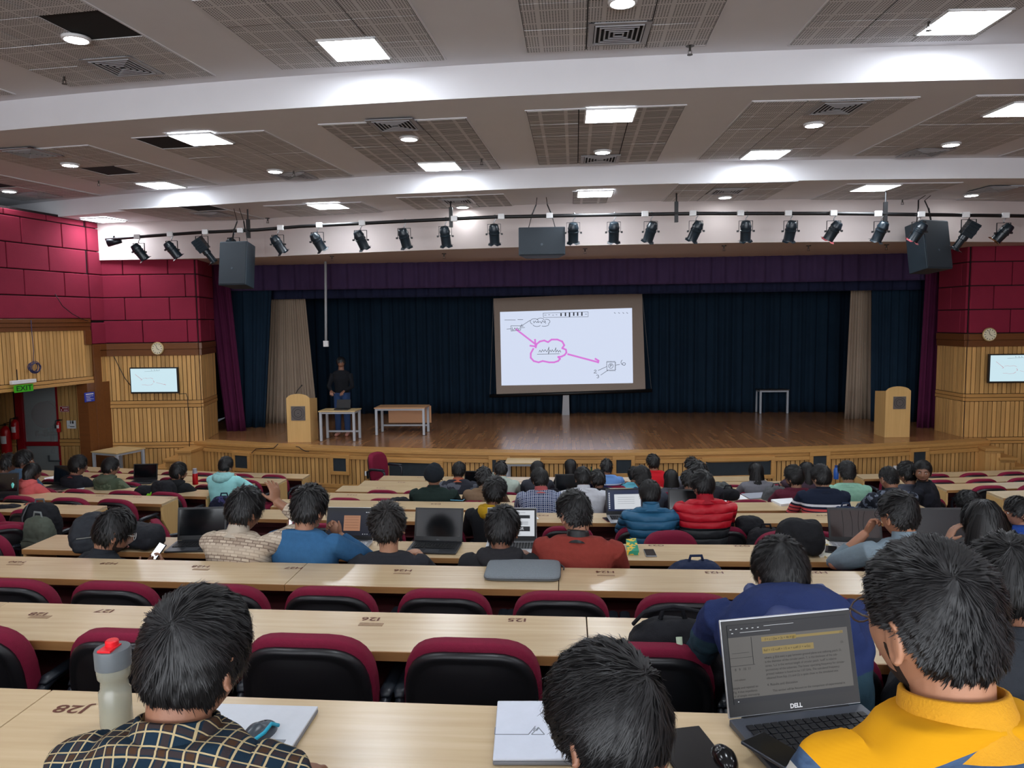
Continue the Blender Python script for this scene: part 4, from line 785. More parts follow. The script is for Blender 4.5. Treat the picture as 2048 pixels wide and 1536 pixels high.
# ================================================================ CHAIRS
def make_chair(dz=-.03):
    th = thing('auditorium_chair', '', 'chair')
    def outline(w_, h_, n=36, e=3.4):
        return [(w_/2*math.copysign(abs(math.cos(a_))**(2/e), math.cos(a_)), h_/2*math.copysign(abs(math.sin(a_))**(2/e), math.sin(a_))) for a_ in np.linspace(0, 2*PI, n, endpoint=False)]
    def pad(prof, w_, h_, cz, y, lean, curve=.05):
        m = MB(); R = []
        for dy, s_, in prof:
            r_ = []
            for x_, z_ in outline(w_-2*s_, h_-2*s_): r_.append((x_, y+dy+curve*(x_/.25)**2-lean*z_, cz+z_))
            R.append(np.array(r_))
        c = 0.0
        R.append(np.array([(p_[0]*.6, p_[1]-curve*(p_[0]/.25)**2+curve*(p_[0]*.6/.25)**2+lean*(p_[2]-cz)*.4+.004, cz+(p_[2]-cz)*.6) for p_ in R[-1]]))
        R.append(np.array([(p_[0]*.02, y+prof[-1][0]+.006, cz+(p_[2]-cz)*.02) for p_ in R[-1]])); 
        m.rings(R); return m
    m = pad([(-.018, .03), (-.016, .004), (.0, 0), (.04, 0), (.062, .012), (.075, .035)], .50, .54, .655, -.25, .12); m.build('back_cushion', M_chairred, th, smooth=True)
    m = MB(); R = []
    for dy, s_ in ((-.012, .012), (-.03, .012), (-.042, .022), (-.045, .034), (-.036, .044), (-.036, .055), (-.044, .07)):
        R.append(np.array([(x_, -.25+dy+.05*(x_/.25)**2-.12*(z_-.015), .64+z_) for x_, z_ in outline(.505-2*s_, .535-2*s_)]))
    R.append(np.array([(p_[0]*.5, -.25-.05+.05*(p_[0]*.5/.25)**2-.12*((p_[2]-.64)*.5-.015), .64+(p_[2]-.64)*.5) for p_ in R[-1]])); R.append(np.array([(p_[0]*.02, -.25-.052-.12*(-.015), .64+(p_[2]-.64)*.02) for p_ in R[-1]]))
    m.rings([r_ for r_ in R]); m.build('back_shell', M_shell, th, smooth=True)
    m = MB(); R = []
    for z_, s_ in ((.40, .03), (.405, .0), (.45, 0), (.47, .02), (.478, .06)): R.append(np.array([(x_, .02+y_, z_) for x_, y_ in outline(.48-2*s_, .46-2*s_, 28)]))
    m.rings(R); m.build('seat_cushion', M_chairred, th, smooth=True)
    m = MB(); m.box((0, .0, .385), (.42, .4, .03)); m.build('seat_pan', M_shell, th, bev=.01)
    for s_ in (-1, 1):
        m = MB(); m.tube([(s_*.23, .08, .39), (s_*.272, .12, .5), (s_*.275, .12, .63), (s_*.275, .06, .665), (s_*.275, -.15, .665), (s_*.27, -.24, .62), (s_*.24, -.25, .5)], .02, 8, up=(1, 0, 0)); m.tube([(s_*.275, .13, .668), (s_*.275, .1, .678), (s_*.275, -.16, .678), (s_*.275, -.19, .668)], [.016, .028, .028, .016], 10, flat=.5, up=(0, 0, 1)); m.build('armrest', M_armm, th, smooth=True)
    for o_ in th.children: o_.data.transform(Matrix.Translation((0, 0, dz)))
    m = MB(); m.box((0, 0, (.385+dz)/2), (.09, .1, .385+dz)); m.box((0, 0, .01), (.26, .36, .02)); m.build('pedestal', M_armm, th, bev=.01)
    return th
PROTO = {}
def chair(x, y, z, rz, lab, grp='maroon auditorium chairs', dz=-.04):
    if dz not in PROTO:
        chair0 = PROTO[dz] = make_chair(dz); chair0.location = (x, y, z); chair0.rotation_euler = (0, 0, rz); chair0['label'] = lab; chair0['group'] = grp; return chair0
    return dup(PROTO[dz], (x, y, z), rz, lab, grp)
ROWN = {'J': 'nearest', 'I': 'second nearest', 'H': 'third nearest', 'G': 'fourth nearest'}
COFF = {'I': -.30, 'H': -.13, 'G': -.13}
def crow(k, pxs, py, off, names):
    for px, nm in zip(pxs, names):
        y = rowY(k, 0)-.37-.35+off; p = aty(px, py, y); x = p.x; yy = rowY(k, x)-.37-.35+off
        chair(x, yy+.25, rowF(k), rowA(k, x), nm, dz=-.13 if k == 'G' else -.06)
crow('I', [-95, 250, 610, 943, 1290, 1625, 1985], 1350, .1+.12, ['maroon chair, the leftmost behind the I desk at the picture edge', 'maroon chair behind the shaker bottle and plaid shirt man', 'maroon chair between the plaid shirt man and the widest empty chair', 'large empty maroon chair in the middle, straight under I25',
    'empty maroon chair behind the black backpack', 'maroon chair holding the man in the navy hooded jacket', 'maroon chair of the wavy-haired person at the right edge'])
crow('H', [0, 212, 435, 655, 886, 1122, 1372, 1625, 1880], 1195, .0+.02, ['maroon chair at the H desk, at the left picture edge', 'maroon chair at the H desk above the I28 mark', 'maroon chair at the H desk directly behind the plaid man head', 'maroon chair at the H desk under the H27 mark', 'maroon chair at the H desk under the H26 mark',
    'maroon chair at the H desk below the grey sleeve', 'maroon chair at the H desk left of the navy jacket man', 'maroon chair at the H desk hidden behind the open laptop', 'maroon chair at the H desk behind the yellow sweater man'])
who = {'G': ([45, 228, 478, 624, 800, 1000, 1180, 1390, 1620, 1790, 1960], 1130, ['empty maroon chair at the left end of the G desk', 'maroon chair of the man holding a phone', 'maroon chair of the man in the patterned tan shirt', 'maroon chair of the man in the blue sweater', 'maroon chair of the curly-haired man in dark grey', 'maroon chair of the man in the black hoodie', 'maroon chair of the man in the rust sweater', 'maroon chair holding a navy backpack at the G desk', 'empty maroon chair behind the head of the navy jacket man', 'maroon chair of the man in the denim shirt', 'maroon chair of the long-haired woman'])}
crow('G', who['G'][0], 1130, .02, who['G'][2])
# rows F to A: places in front of which the photo shows chairs or people
for k, pxs, py, lst in (
    ('F', [640, 760, 880, 1008, 1135, 1282, 1440], 1060, ['hidden behind the steel bottle man', 'behind the curly-haired man', 'behind the open black laptop', 'of the yellow hoodie man', 'with one black arm showing, left of the blue puffer', 'of the man in the blue puffer jacket', 'of the man in the red puffer jacket']),
    ('E', [606, 716, 830, 940, 1060, 1170, 1290, 1395, 1520, 1630, 1790], 1015, ['behind the blue sweater man head', 'left of the wavy-topped laptops', 'in front of the middle laptop', 'left of the yellow hoodie', 'of the blue checked shirt man', 'of the man in the white shirt', 'of the man with the grey-blue hooded top', 'behind the man in the red puffer', 'left of the striped sweater man', 'of the striped sweater man', 'of the man in the black patterned shirt']),
    ('D', [690, 772, 868, 962, 1055, 1130, 1205, 1300, 1400, 1500, 1585, 1697, 1800, 1862], 992, ['at the left end of the fourth row', 'with a dark cap on it', 'of the man in the black turban', 'of the man in the tan sweater', 'behind the checked shirt man', 'with a black bag, middle', 'of the dark hoodie person beside white shirt', 'with a teal bag over its back', 'with a pink strap beside it', 'with white papers before it', 'of the maroon tee man', 'of the mint tee man', 'of the grey tee man', 'of the man looking back']),
    ('C', [765, 838, 918, 1005, 1075, 1150, 1215, 1290, 1345, 1440, 1510, 1620], 977, ['at the left end of the third row', 'just left of the turban', 'of the grey washed jacket man', 'of the pale shirt man', 'of the bun-haired woman', 'of the ponytail woman', 'behind the green bottle', 'behind the cyan top', 'of the straight long-haired woman', 'holding a crumpled grey jacket', 'of the curly ponytail woman', 'of the woman with hand on cheek']),
    ('B', [880, 950, 1020, 1085, 1150, 1225, 1305, 1384, 1460, 1545], 964, ['left in the second row', 'just behind the grey washed jacket', 'right of the second row laptop', 'beside the centre table', 'before the ponytail woman', 'of the blue jersey man', 'of the red shirt man', 'of the dark-haired man before the wide opening', 'showing maroon before the wide dark opening', 'with only its maroon top visible, right of the wide opening'])):
    for px, nm in zip(pxs, lst):
        x = aty(px, py, rowY(k, 0)-.65).x; chair(x, rowY(k, x)-.37-.1, rowF(k), rowA(k, x), f'maroon chair {nm}', dz=-.11 if k in 'FE' else -.06)
for k in 'FEDCBA':
    X = LE[k]-.35; i = 0
    while X > -8.6:
        chair(X, rowY(k, X)-.37-.1, rowF(k), rowA(k, X)+(.08 if i % 2 else -.05), f'maroon chair in the left block, row {LL[k]} from the stage, {ORD[i]} from the aisle', dz=-.04); X -= .62; i += 1
for k in 'EDCBA':
    X = RE[k]+.38; i = 0
    while X < 8.6:
        chair(X, rowY(k, X)-.37-.1, rowF(k), rowA(k, X)-.04, f'maroon chair in the right block, row {LL[k]} from the stage, {ORD[i]} from the aisle', dz=-.04); X += .62; i += 1
# turned chairs in the aisle behind the G desk
def ch(px, py, y, z, rz, lab): p = aty(px, py, y); return chair(p.x, y, z, rz, lab, None)
ch(1360, 1070, 6.15, .66, PI+.25, 'maroon chair turned to face the camera, between the puffer jackets and G desk')
ch(1538, 1070, 6.2, .8, .28, 'maroon chair turned inward, left one of the touching pair'); ch(1622, 1070, 6.2, .8, -.28, 'maroon chair turned inward, right one of the touching pair')
ch(75, 1060, 6.35, .78, -.15, 'maroon chair holding the olive backpack at left'); ch(45, 1100, 5.75, .86, -.5, 'maroon chair turned aside, just in front of the backpack chair'); ch(-8, 1090, 6.1, .8, .7, 'maroon chair cut by the left picture edge beside the backpack chair')
ch(365, 1030, 7.35, .5, -.9, 'maroon chair standing turned in the left aisle at the E desk end')
p = aty(775, 950, 13.0); chair(p.x, 13.0, 0, -PI/2-.35, 'maroon armchair standing sideways alone before the stage', None, dz=.11)
# ================================================================ PEOPLE
def sstep(x, a, b): t_ = np.clip((x-a)/(b-a), 0, 1); return t_*t_*(3-2*t_)
def headpt(d):
    """unit directions -> head surface points, origin between the ears, y forward, z up"""
    x, y, z = d[:, 0], d[:, 1], d[:, 2]
    X, Y, Z = x*.080, y*.098, z*.117
    lo = sstep(-Z, .0, .118); X = X*(1-.26*lo*(y > -2)); Y = np.where(y < 0, Y*(1-.42*sstep(-Z, .03, .118)), Y*(1-.05*lo))
    X = X*(1+.04*sstep(Z, 0, .05)*(1-sstep(Z, .06, .118)))
    fr = (y > 0)
    g = lambda cx, cz, sx_, sz: np.exp(-(((np.abs(X)-cx)/sx_)**2+((Z-cz)/sz)**2))*fr
    Y = Y + .020*g(0, -.03, .012, .020)+.006*g(0, -.005, .009, .022)-.008*g(.031, .004, .016, .012)+.005*g(.028, .026, .022, .008)+.005*g(0, -.066, .022, .010)+.007*g(0, -.10, .018, .016)-.004*g(0, -.083, .02, .006)+.003*g(.042, -.02, .02, .016)
    return np.stack([X, Y, Z], 1)
def sph(nu, nv):
    D = [(math.sin(PI*i/nv)*math.cos(2*PI*k/nu), math.sin(PI*i/nv)*math.sin(2*PI*k/nu), math.cos(PI*i/nv)) for i in range(1, nv) for k in range(nu)]
    D += [(0, 0, 1), (0, 0, -1)]; T, B = len(D)-2, len(D)-1
    Fc = [(i*nu+j, (i+1)*nu+j, (i+1)*nu+(j+1) % nu, i*nu+(j+1) % nu) for i in range(nv-2) for j in range(nu)]
    Fc += [(T, j, (j+1) % nu) for j in range(nu)]+[(B, (nv-2)*nu+(j+1) % nu, (nv-2)*nu+j) for j in range(nu)]
    return np.array(D), Fc
def hairline(d, low=0.0):
    phi = np.degrees(np.arccos(np.clip(d[:, 1]/np.maximum(1e-6, np.hypot(d[:, 0], d[:, 1])), -1, 1)))
    return np.interp(phi, [0, 35, 55, 72, 88, 105, 125, 180], [.066, .064, .045, .008, .012, .0, -.045-low, -.082-low])
def remeshed(mb, vox, sm=4, disp=0.0, dscale=.12, seed=0):
    me = mb.mesh('tmp'); o = link(bpy.data.objects.new('tmp', me)); r = o.modifiers.new('r', 'REMESH'); r.mode = 'VOXEL'; r.voxel_size = vox; r.use_smooth_shade = True
    s_ = o.modifiers.new('s', 'SMOOTH'); s_.iterations = sm; s_.factor = .5
    if disp:
        tx = bpy.data.textures.get('fold%d' % int(dscale*1000)) or bpy.data.textures.new('fold%d' % int(dscale*1000), 'CLOUDS'); tx.noise_scale = dscale; tx.noise_depth = 2
        q = o.modifiers.new('d', 'DISPLACE'); q.texture = tx; q.strength = disp; q.mid_level = .5; q.texture_coords = 'GLOBAL'; o.location = (seed*1.7, seed*.9, seed*2.3)
    bpy.context.view_layer.update(); m2 = bpy.data.meshes.new_from_object(o.evaluated_get(bpy.context.evaluated_depsgraph_get()))
    bpy.data.objects.remove(o); bpy.data.meshes.remove(me); m2.polygons.foreach_set('use_smooth', [True]*len(m2.polygons)); return m2
def part(name, me, m, parent):
    me.materials.clear(); me.materials.append(m); o = link(bpy.data.objects.new(name, me)); o.parent = parent; return o
def skin_mat(rgb, k): 
    key = ('skin', rgb)
    if key not in MC:
        t = NT('skin'); c = lin(tuple(v*.9 for v in rgb)); f = t.noise(14, 3); t.col(t.mix(f, tuple(v*.88 for v in c), tuple(v*1.1 for v in c))); t.b.inputs['Subsurface Weight'].default_value = .03; t.b.inputs['Subsurface Radius'].default_value = (.012, .004, .002)
        t.bump(t.noise(260, 2), .12, .002); MC[key] = t.set(.52, spec=.4)
    return MC[key]
def hair_mat(rgb=(17,16,17)):
    rgb = tuple(round(v*.8) for v in rgb); key = ('hair', rgb)
    if key not in MC:
        t = NT('hair'); gi = t.n('ShaderNodeNewGeometry').outputs['Random Per Island']; c = lin(rgb); t.col(t.mix(gi, tuple(v*.5 for v in c), tuple(v*1.7 for v in c))); MC[key] = t.set(.5, spec=.45)
    return MC[key]
def make_hair(th, Rh, Hc, hs, style, lod, seed, rgb, thick=.016, sweep=.9, whorl=(.12, -.55, .82), low=0.0, length=.05):
    rr = np.random.default_rng(seed); nu, nv = {0: (72, 48), 1: (48, 32), 2: (28, 20)}[lod]
    D, Fc = sph(nu, nv); P = headpt(D); thr = hairline(D, low); m = sstep(P[:, 2]-thr, -.012, .02)
    def tk(D, P, m):   # local thickness of the hair mass
        t_ = thick*(.55+.6*sstep(P[:, 2], .0, .1))*m; side = sstep(-P[:, 2], -.02, .06); t_ = t_*(1-(.62 if style in ('short', 'fade') else .3)*side); 
        if style == 'fade': t_ = t_*(1-.55*(1-sstep(P[:, 2], .02, .08)))
        if style == 'quiff': t_ = t_+.022*m*sstep(D[:, 1], .1, .8)*sstep(P[:, 2], .05, .1)
        return t_
    def lump(D): return (np.sin(D[:, 0]*23+seed)*np.sin(D[:, 1]*19+seed*2)*np.sin(D[:, 2]*17+seed*3))*(.004, .006, .008)[lod]*(thick/.016)
    nrm = lambda P: P/np.array([.080, .098, .117])**2
    N_ = nrm(P); N_ /= np.linalg.norm(N_, axis=1)[:, None]
    C = P*(1-.06*(1-m))[:, None]+N_*((tk(D, P, m)+lump(D)*m)*.8)[:, None]
    hd = np.array(Rh)
    W = (C*hs) @ hd.T+np.array(Hc); mb = MB().add(W, Fc)
    me = mb.mesh('cap'); me.polygons.foreach_set('use_smooth', [True]*len(me.polygons)); hm = hair_mat(rgb); ho = part('hair', me, hm, th)
    n = {0: 16000, 1: 3200, 2: 420}[lod]; wd = {0: .0011, 1: .0028, 2: .007}[lod]; K = {0: 6, 1: 5, 2: 4}[lod]
    D = rr.normal(size=(n*3, 3)); D /= np.linalg.norm(D, axis=1)[:, None]; P = headpt(D); m = sstep(P[:, 2]-hairline(D, low), -.006, .02); D = D[(m > .35)][:n]; n = len(D)
    Wh = np.array(whorl); Wh = Wh/np.linalg.norm(Wh)
    t_ = D*(D @ Wh)[:, None]-Wh; t_ += np.cross(D, Wh)*.35; t_ /= np.maximum(1e-6, np.linalg.norm(t_, axis=1))[:, None]
    cl = np.floor(D*9+seed) @ np.array([12.9898, 78.233, 37.719]); cn = (np.sin(cl)*43758.5453) % 1.0   # clumps share a direction
    if style == 'quiff': thr_keep = headpt(D)[:, 2] > hairline(D, low)+.006; D = D[thr_keep]; t_ = t_[thr_keep]; cn = cn[thr_keep]; n = len(D); t_[:, 2] += .9*(D[:, 1] > .2)
    ax = np.cross(D, t_); t_ = t_+ax*((cn-.5)*.55+rr.normal(0, .2, n))[:, None]; t_ += np.array([0, .25*sweep, -.15]); t_ /= np.linalg.norm(t_, axis=1)[:, None]
    L = length*(.6+.8*rr.random(n)); lift = (np.abs(rr.normal(0, .0035, n))*(thick/.016)+.004*cn)*(1, 1.7, 2.4)[lod]
    if style == 'fade' : L = L*(.4+.6*sstep(headpt(D)[:, 2], .0, .08))
    pts = []
    for k in range(K):
        s_ = k/(K-1)*L/.1; d = D+t_*s_[:, None]; d /= np.linalg.norm(d, axis=1)[:, None]; p = headpt(d); mm = sstep(p[:, 2]-hairline(d, low), -.03, .02); nn = nrm(p); nn /= np.linalg.norm(nn, axis=1)[:, None]
        pts.append(p+nn*(tk(d, p, np.maximum(mm, .25))*.85+lump(d)+lift*(k/(K-1))+.0012)[:, None])
    pts = np.stack(pts, 1); tang = np.gradient(pts, axis=1); sd = np.cross(tang, pts); sd /= np.maximum(1e-9, np.linalg.norm(sd, axis=2))[:, :, None]
    prof = np.array([.8, 1, 1, .8, .5, .12])[[0, 1, 2, 3, 4, 5] if K == 6 else ([0, 1, 2, 4, 5] if K == 5 else [0, 1, 3, 5])]*wd
    A = pts-sd*prof[None, :, None]; B = pts+sd*prof[None, :, None]; V = np.stack([A, B], 2).reshape(-1, 3)
    V = (V*hs) @ hd.T+np.array(Hc); base = np.arange(n)*2*K; Q = []
    for k in range(K-1): Q.append(np.stack([base+2*k, base+2*k+1, base+2*k+3, base+2*k+2], 1))
    Q = np.concatenate(Q); me = bpy.data.meshes.new('strands'); me.vertices.add(len(V)); me.vertices.foreach_set('co', V.ravel()); me.loops.add(Q.size); me.loops.foreach_set('vertex_index', Q.ravel()); me.polygons.add(len(Q)); me.polygons.foreach_set('loop_start', np.arange(0, Q.size, 4)); me.polygons.foreach_set('use_smooth', [True]*len(Q)); me.update(calc_edges=True)
    so = part('hair_strands', me, hm, ho); so['kind'] = 'stuff'
    return ho
def hand(mb, w, f, n, side, curl=.35, s=1.0, spread=.10, thumb=.0):
    w, f, n = Vector(w), Vector(f).normalized(), Vector(n); n = (n-f*n.dot(f)).normalized(); l = f.cross(n)*side
    P = lambda a, b, c: w+(f*a+l*b+n*c)*s
    mb.tube([P(-.03, 0, 0), P(.0, 0, 0), P(.03, .002, .003), (P(.065, 0, .004)), (P(.09, 0, .006))], [.026*s, .029*s, .038*s, .042*s, .036*s], 12, flat=.42, up=tuple(n))
    for i, (b, L_) in enumerate(((.031, .070), (.011, .078), (-.010, .072), (-.030, .056))):
        cu = curl if not hasattr(curl, '__len__') else curl[i]; d0 = (f+l*((1.5-i)*spread)).normalized(); p = P(.084-.006*(i == 3), b, .005); pts = [p-d0*.02*s, p]; a_ = 0
        for q_ in (.45, .30, .25): a_ += cu*(1.0 if q_ > .4 else 1.15); p = p+(d0*math.cos(a_)+n*math.sin(a_))*L_*q_*s; pts.append(p)
        mb.tube([tuple(q_) for q_ in pts], [.0092*s, .0094*s, .0086*s, .0078*s, .0058*s], 8)
    b0 = P(.02, .026, .006); d = (l*.8+f*(.6-thumb*.2)+n*(.35+thumb)).normalized(); p1 = b0+d*.045*s; d2 = (d+f*.5+n*.25).normalized(); p2 = p1+d2*.034*s; mb.tube([tuple(b0-d*.01), tuple(b0+d*.01), tuple(p1), tuple(p2)], [.014*s, .014*s, .0105*s, .007*s], 8)
def ik(a, b, l1, l2, pole):
    a, b = Vector(a), Vector(b); v = b-a; d = min(v.length, (l1+l2)*.985); v.normalize(); x = (l1*l1-l2*l2+d*d)/(2*d); h = math.sqrt(max(0, l1*l1-x*x)); pl_ = Vector(pole); pl_ = (pl_-v*pl_.dot(v)).normalized(); return a+v*x+pl_*h, a+v*d
def person(label, px, py, w, Y, hip, row, shirt, lod=1, yaw=0, pitch=8, tilt=0, body=0, hair='short', hrgb=(17,16,17), skin=(150,104,80), arms=(None, None), collar=None, hood=None, sleeves='long', glasses=None, beard=0, sw=.43, low=0, thick=.016, extra=None, cuff=None, legs=True, trous=(36,40,50), slen=.05, whorl=(.12, -.55, .82), sweep=.9, group=None, floor=None, wrinkle=.012, hat=None, drop=0.0, scale=None, belly=1.0):
    fz = rowF(row) if floor is None else floor; H = aty(px, py, Y); dep = (H-CO).dot(fwd); hs = scale or min(1.14, max(.94, w*dep/FPX/.182))
    bz = math.radians(body); th = thing('person', label, 'person', (H.x, Y-hip*math.cos(bz), fz), bz, group)
    if hip: th.location.x += hip*math.sin(bz)
    Hc = Vector((0, hip, H.z-fz)); S_ = 1.0+(hs-1)*.5; sd = int(abs(px*7+py*3)) % 97+1
    Rh = (Matrix.Rotation(math.radians(yaw-body), 3, 'Z') @ Matrix.Rotation(math.radians(-pitch), 3, 'X') @ Matrix.Rotation(math.radians(tilt), 3, 'Y'))
    nk = Rh @ Vector((0, -.028, -.09)); N = Hc+nk*hs*.8+Vector((0, -.010-.03*math.sin(math.radians(max(0, pitch))), -.046*hs-drop*.5)); Sc = N+Vector((0, -.012, -.040))
    P0 = Vector((0, 0, .46)); Cc = Vector((0, hip*.12-.05, .46+(Sc.z-.46)*.62))
    def sp_(t_): return P0*(1-t_)**2+Cc*2*t_*(1-t_)+Sc*t_*t_
    def ringv(c, t, rx, ry, n_=28, e=2.5):
        t = t.normalized(); fy = (Vector((0, 1, 0))-t*t.y).normalized(); R = []
        for k in range(n_): a_ = 2*PI*k/n_; cx, sy = math.cos(a_), math.sin(a_); R.append(tuple(c+Vector((1, 0, 0))*rx*math.copysign(abs(cx)**(2/e), cx)+fy*ry*math.copysign(abs(sy)**(2/e), sy)))
        return np.array(R)
    ws = sw/.43*S_
    def torso(mb, k, inner=False):
        R = []
        for t_, rx, ry in ((0, .17, .125), (.2, .162, .12*belly), (.42, .158, .118*belly), (.65, .172, .12), (.82, .188, .112), (.94, .192, .095), (1.0, .178, .08)):
            c = sp_(t_); tg = sp_(min(1, t_+.05))-sp_(max(0, t_-.05)); R.append(ringv(c, tg, rx*ws*k, ry*S_*k))
        dn_ = -.022 if inner else 0.0; up = (N-Sc).normalized(); R.append(ringv(Sc+Vector((0, 0, .028+dn_)), up+Vector((0, 0, 1)), .135*ws*k, .072*k)); R.append(ringv(Sc+Vector((0, .002, .05+dn_*1.2)), up+Vector((0, 0, 1)), .108*ws*k, .072*k)); R.append(ringv(N+Vector((0, .004, .012)), up+Vector((0, 0, 1)), .073*k, .070*k))
        mb.rings(R[:-2] if inner else R)
    sh, bd = MB(), MB(); vox = {0: .0055, 1: .008, 2: .011}[lod]
    torso(sh, 1.0); torso(bd, .86, True)
    # head and neck
    nu, nv = {0: (64, 44), 1: (48, 34), 2: (32, 24)}[lod]; D, Fc = sph(nu, nv); hp = (headpt(D)*hs) @ np.array(Rh).T+np.array(Hc); bd.add(hp, Fc)
    a_ = Hc+Rh @ Vector((0, -.03, -.055))*hs; bd.tube([tuple(a_), tuple(a_.lerp(N, .55)), tuple(N), tuple(Sc+Vector((0, .0, -.02)))], [.056*hs, .054*S_, .055*S_, .05*S_], 18)
    for s_ in (-1, 1):   # ears
        c = Vector((s_*.081, -.012, -.012)); E_ = Rh @ Matrix.Rotation(s_*.42, 3, 'Z') @ Matrix.Rotation(-.18, 3, 'X'); c2 = Hc+Rh @ c*hs
        bd.blob(tuple(c2), (.0075*hs, .017*hs, .029*hs), 12, 8, M=E_)
        if lod < 2: bd.tube([tuple(c2+E_ @ Vector((s_*.006, -.002+.019*math.cos(q_), .003+.030*math.sin(q_)))*hs) for q_ in np.linspace(-1.9, 2.5, 12)], .0045*hs, 6)
    skinm = skin_mat(skin, 0)
    for s_, sp2 in ((-1, arms[0]), (1, arms[1])):
        A = dict(w=(s_*.13, hip+.34, .80), f=(-s_*.5, .85, .0), n=(0, 0, -1), curl=.3, pole=(s_*.7, -.35, -.8)); A.update(sp2 or {})
        if 'ww' in A: q_ = Matrix.Rotation(-bz, 3, 'Z') @ (Vector(A['ww'])-th.location); A['w'] = tuple(q_)
        Sh = Sc+Vector((s_*.168*ws, .004, -.028)); el, wr = ik(Sh, A['w'], .285*S_, .255*S_, A['pole'])
        ct = .010 if lod else .012; last = {'long': 1.0, 'short': 0}[sleeves]
        sh.tube([tuple(Sh+Vector((-s_*.03, 0, .004))), tuple(Sh), tuple(Sh.lerp(el, .3)), tuple(Sh.lerp(el, .62))]+([tuple(el), tuple(el.lerp(wr, .5)), tuple(el.lerp(wr, A.get('sl', .9)))] if last else []), [.062*S_, .066*S_, .058*S_+ct*.5, .05*S_+ct]+([.046*S_+ct*.8, .040*S_+ct*.6, .031*S_+ct*.6] if last else []), 14)
        bd.tube([tuple(Sh), tuple(Sh.lerp(el, .5)), tuple(el), tuple(el.lerp(wr, .35)), tuple(wr)], [.05*S_, .043*S_, .037*S_, .036*S_, .025*S_], 12); bd.blob(tuple(el), (.038*S_,)*3, 10, 8)
        hand(bd, wr, A['f'], A['n'], -1 if s_ < 0 else 1 if False else (s_), A['curl'], 1.0, A.get('spread', .1), A.get('thumb', 0))
    part('body', remeshed(bd, {0: .0042, 1: .0058, 2: .0085}[lod], 2 if lod < 2 else 1), skinm, th)
    if extra: extra(sh, dict(Sc=Sc, N=N, Hc=Hc, sp=sp_, ws=ws, Rh=Rh, hs=hs))
    part('shirt' if not hood else 'hooded_top', remeshed(sh, vox, 3, wrinkle, .11, sd), shirt, th)
    if collar:
        m = MB(); R = []
        up = ((Hc-N)*.6+Vector((0, 0, .05))).normalized(); hgt, col, rad = collar
        for z_, r_ in ((-.032, rad+.026), (-.012, rad+.012), (hgt*.5, rad+.004), (hgt, rad), (hgt+.002, rad-.006), (hgt*.5, rad-.006), (-.02, rad-.006)): R.append(ringv(N+Vector((0, -.004, .0))+up*z_, up, r_, r_*1.0, 28, 2.0))
        R.append(R[0]); m.rings(R, cap=False); o = m.build('collar', col, th, smooth=True)
    if hood:
        m = MB(); c = Sc+Vector((0, -.01, .02)); k_ = hood[1]; A_ = np.linspace(-.3, PI+.3, 11); m.tube([tuple(c+Vector((.115*math.cos(q_), -.105*k_*math.sin(q_)+.02, .018-.035*k_*math.sin(q_)))) for q_ in A_], [.02, .034, .042, .048*k_, .052*k_, .054*k_, .052*k_, .048*k_, .042, .034, .02], 14)
        m.tube([tuple(c+Vector((.08*math.cos(q_), -.07*k_*math.sin(q_)+.015, .035))) for q_ in A_], [.02]+[.03]*9+[.02], 12)
        part('hood', remeshed(m, .007 if lod < 2 else .011, 3, .012, .06, sd+3), hood[0], th)
    if hat: hat(th, Rh, Hc, hs, N, Sc)
    elif hair: make_hair(th, Rh, Hc, hs, hair, lod, sd, hrgb, thick, sweep, whorl, low, slen)
    if glasses:
        T = lambda v: tuple(Hc+Rh @ Vector(v)*hs); m = MB(); r_ = glasses[1]
        for s_ in (-1, 1):
            m.tube([T((s_*.079, -.012, .012)), T((s_*.081, .0, .017)), T((s_*.076, .06, .012)), T((s_*.066, .098, .012))], r_, 6)
            m.tube([T((s_*.034+.027*math.cos(q_), .108-.004*abs(s_*.034+.027*math.cos(q_))/.06, .004+.02*math.sin(q_))) for q_ in np.linspace(0, 2*PI, 17)], r_*.8, 6)
        m.tube([T((-.009, .112, .008)), T((.009, .112, .008))], r_, 6); m.build('glasses', glasses[0], th, smooth=True)
    if beard:
        D, Fc = sph(56, 40); P = headpt(D); dn = P/np.array([.080, .098, .117])**2; dn /= np.linalg.norm(dn, axis=1)[:, None]
        jw = sstep(-P[:, 2], .05, .075)*sstep(D[:, 1], -.1, .25); jw = np.maximum(jw, sstep(-P[:, 2], -.005, .02)*np.exp(-((D[:, 1]-.12)/.16)**2)*(P[:, 2] < .012)); mus = np.exp(-((P[:, 2]+.053)/.008)**2)*(np.abs(P[:, 0]) < .03)*(D[:, 1] > 0); lips = np.exp(-((P[:, 2]+.066)/.007)**2-(P[:, 0]/.022)**2)*(D[:, 1] > 0)
        jw = np.clip(np.maximum(jw, mus)-lips*1.3, 0, 1); C = P*(1-.05*(1-jw))[:, None]+dn*(.0013*beard*sstep(jw, .3, .8))[:, None]
        me = MB().add((C*hs) @ np.array(Rh).T+np.array(Hc), Fc).mesh('b'); me.polygons.foreach_set('use_smooth', [True]*len(me.polygons)); part('beard', me, fab((62,46,38), .8, .4, .8, 300), th)
    T = lambda v: Hc+Rh @ Vector(v)*hs
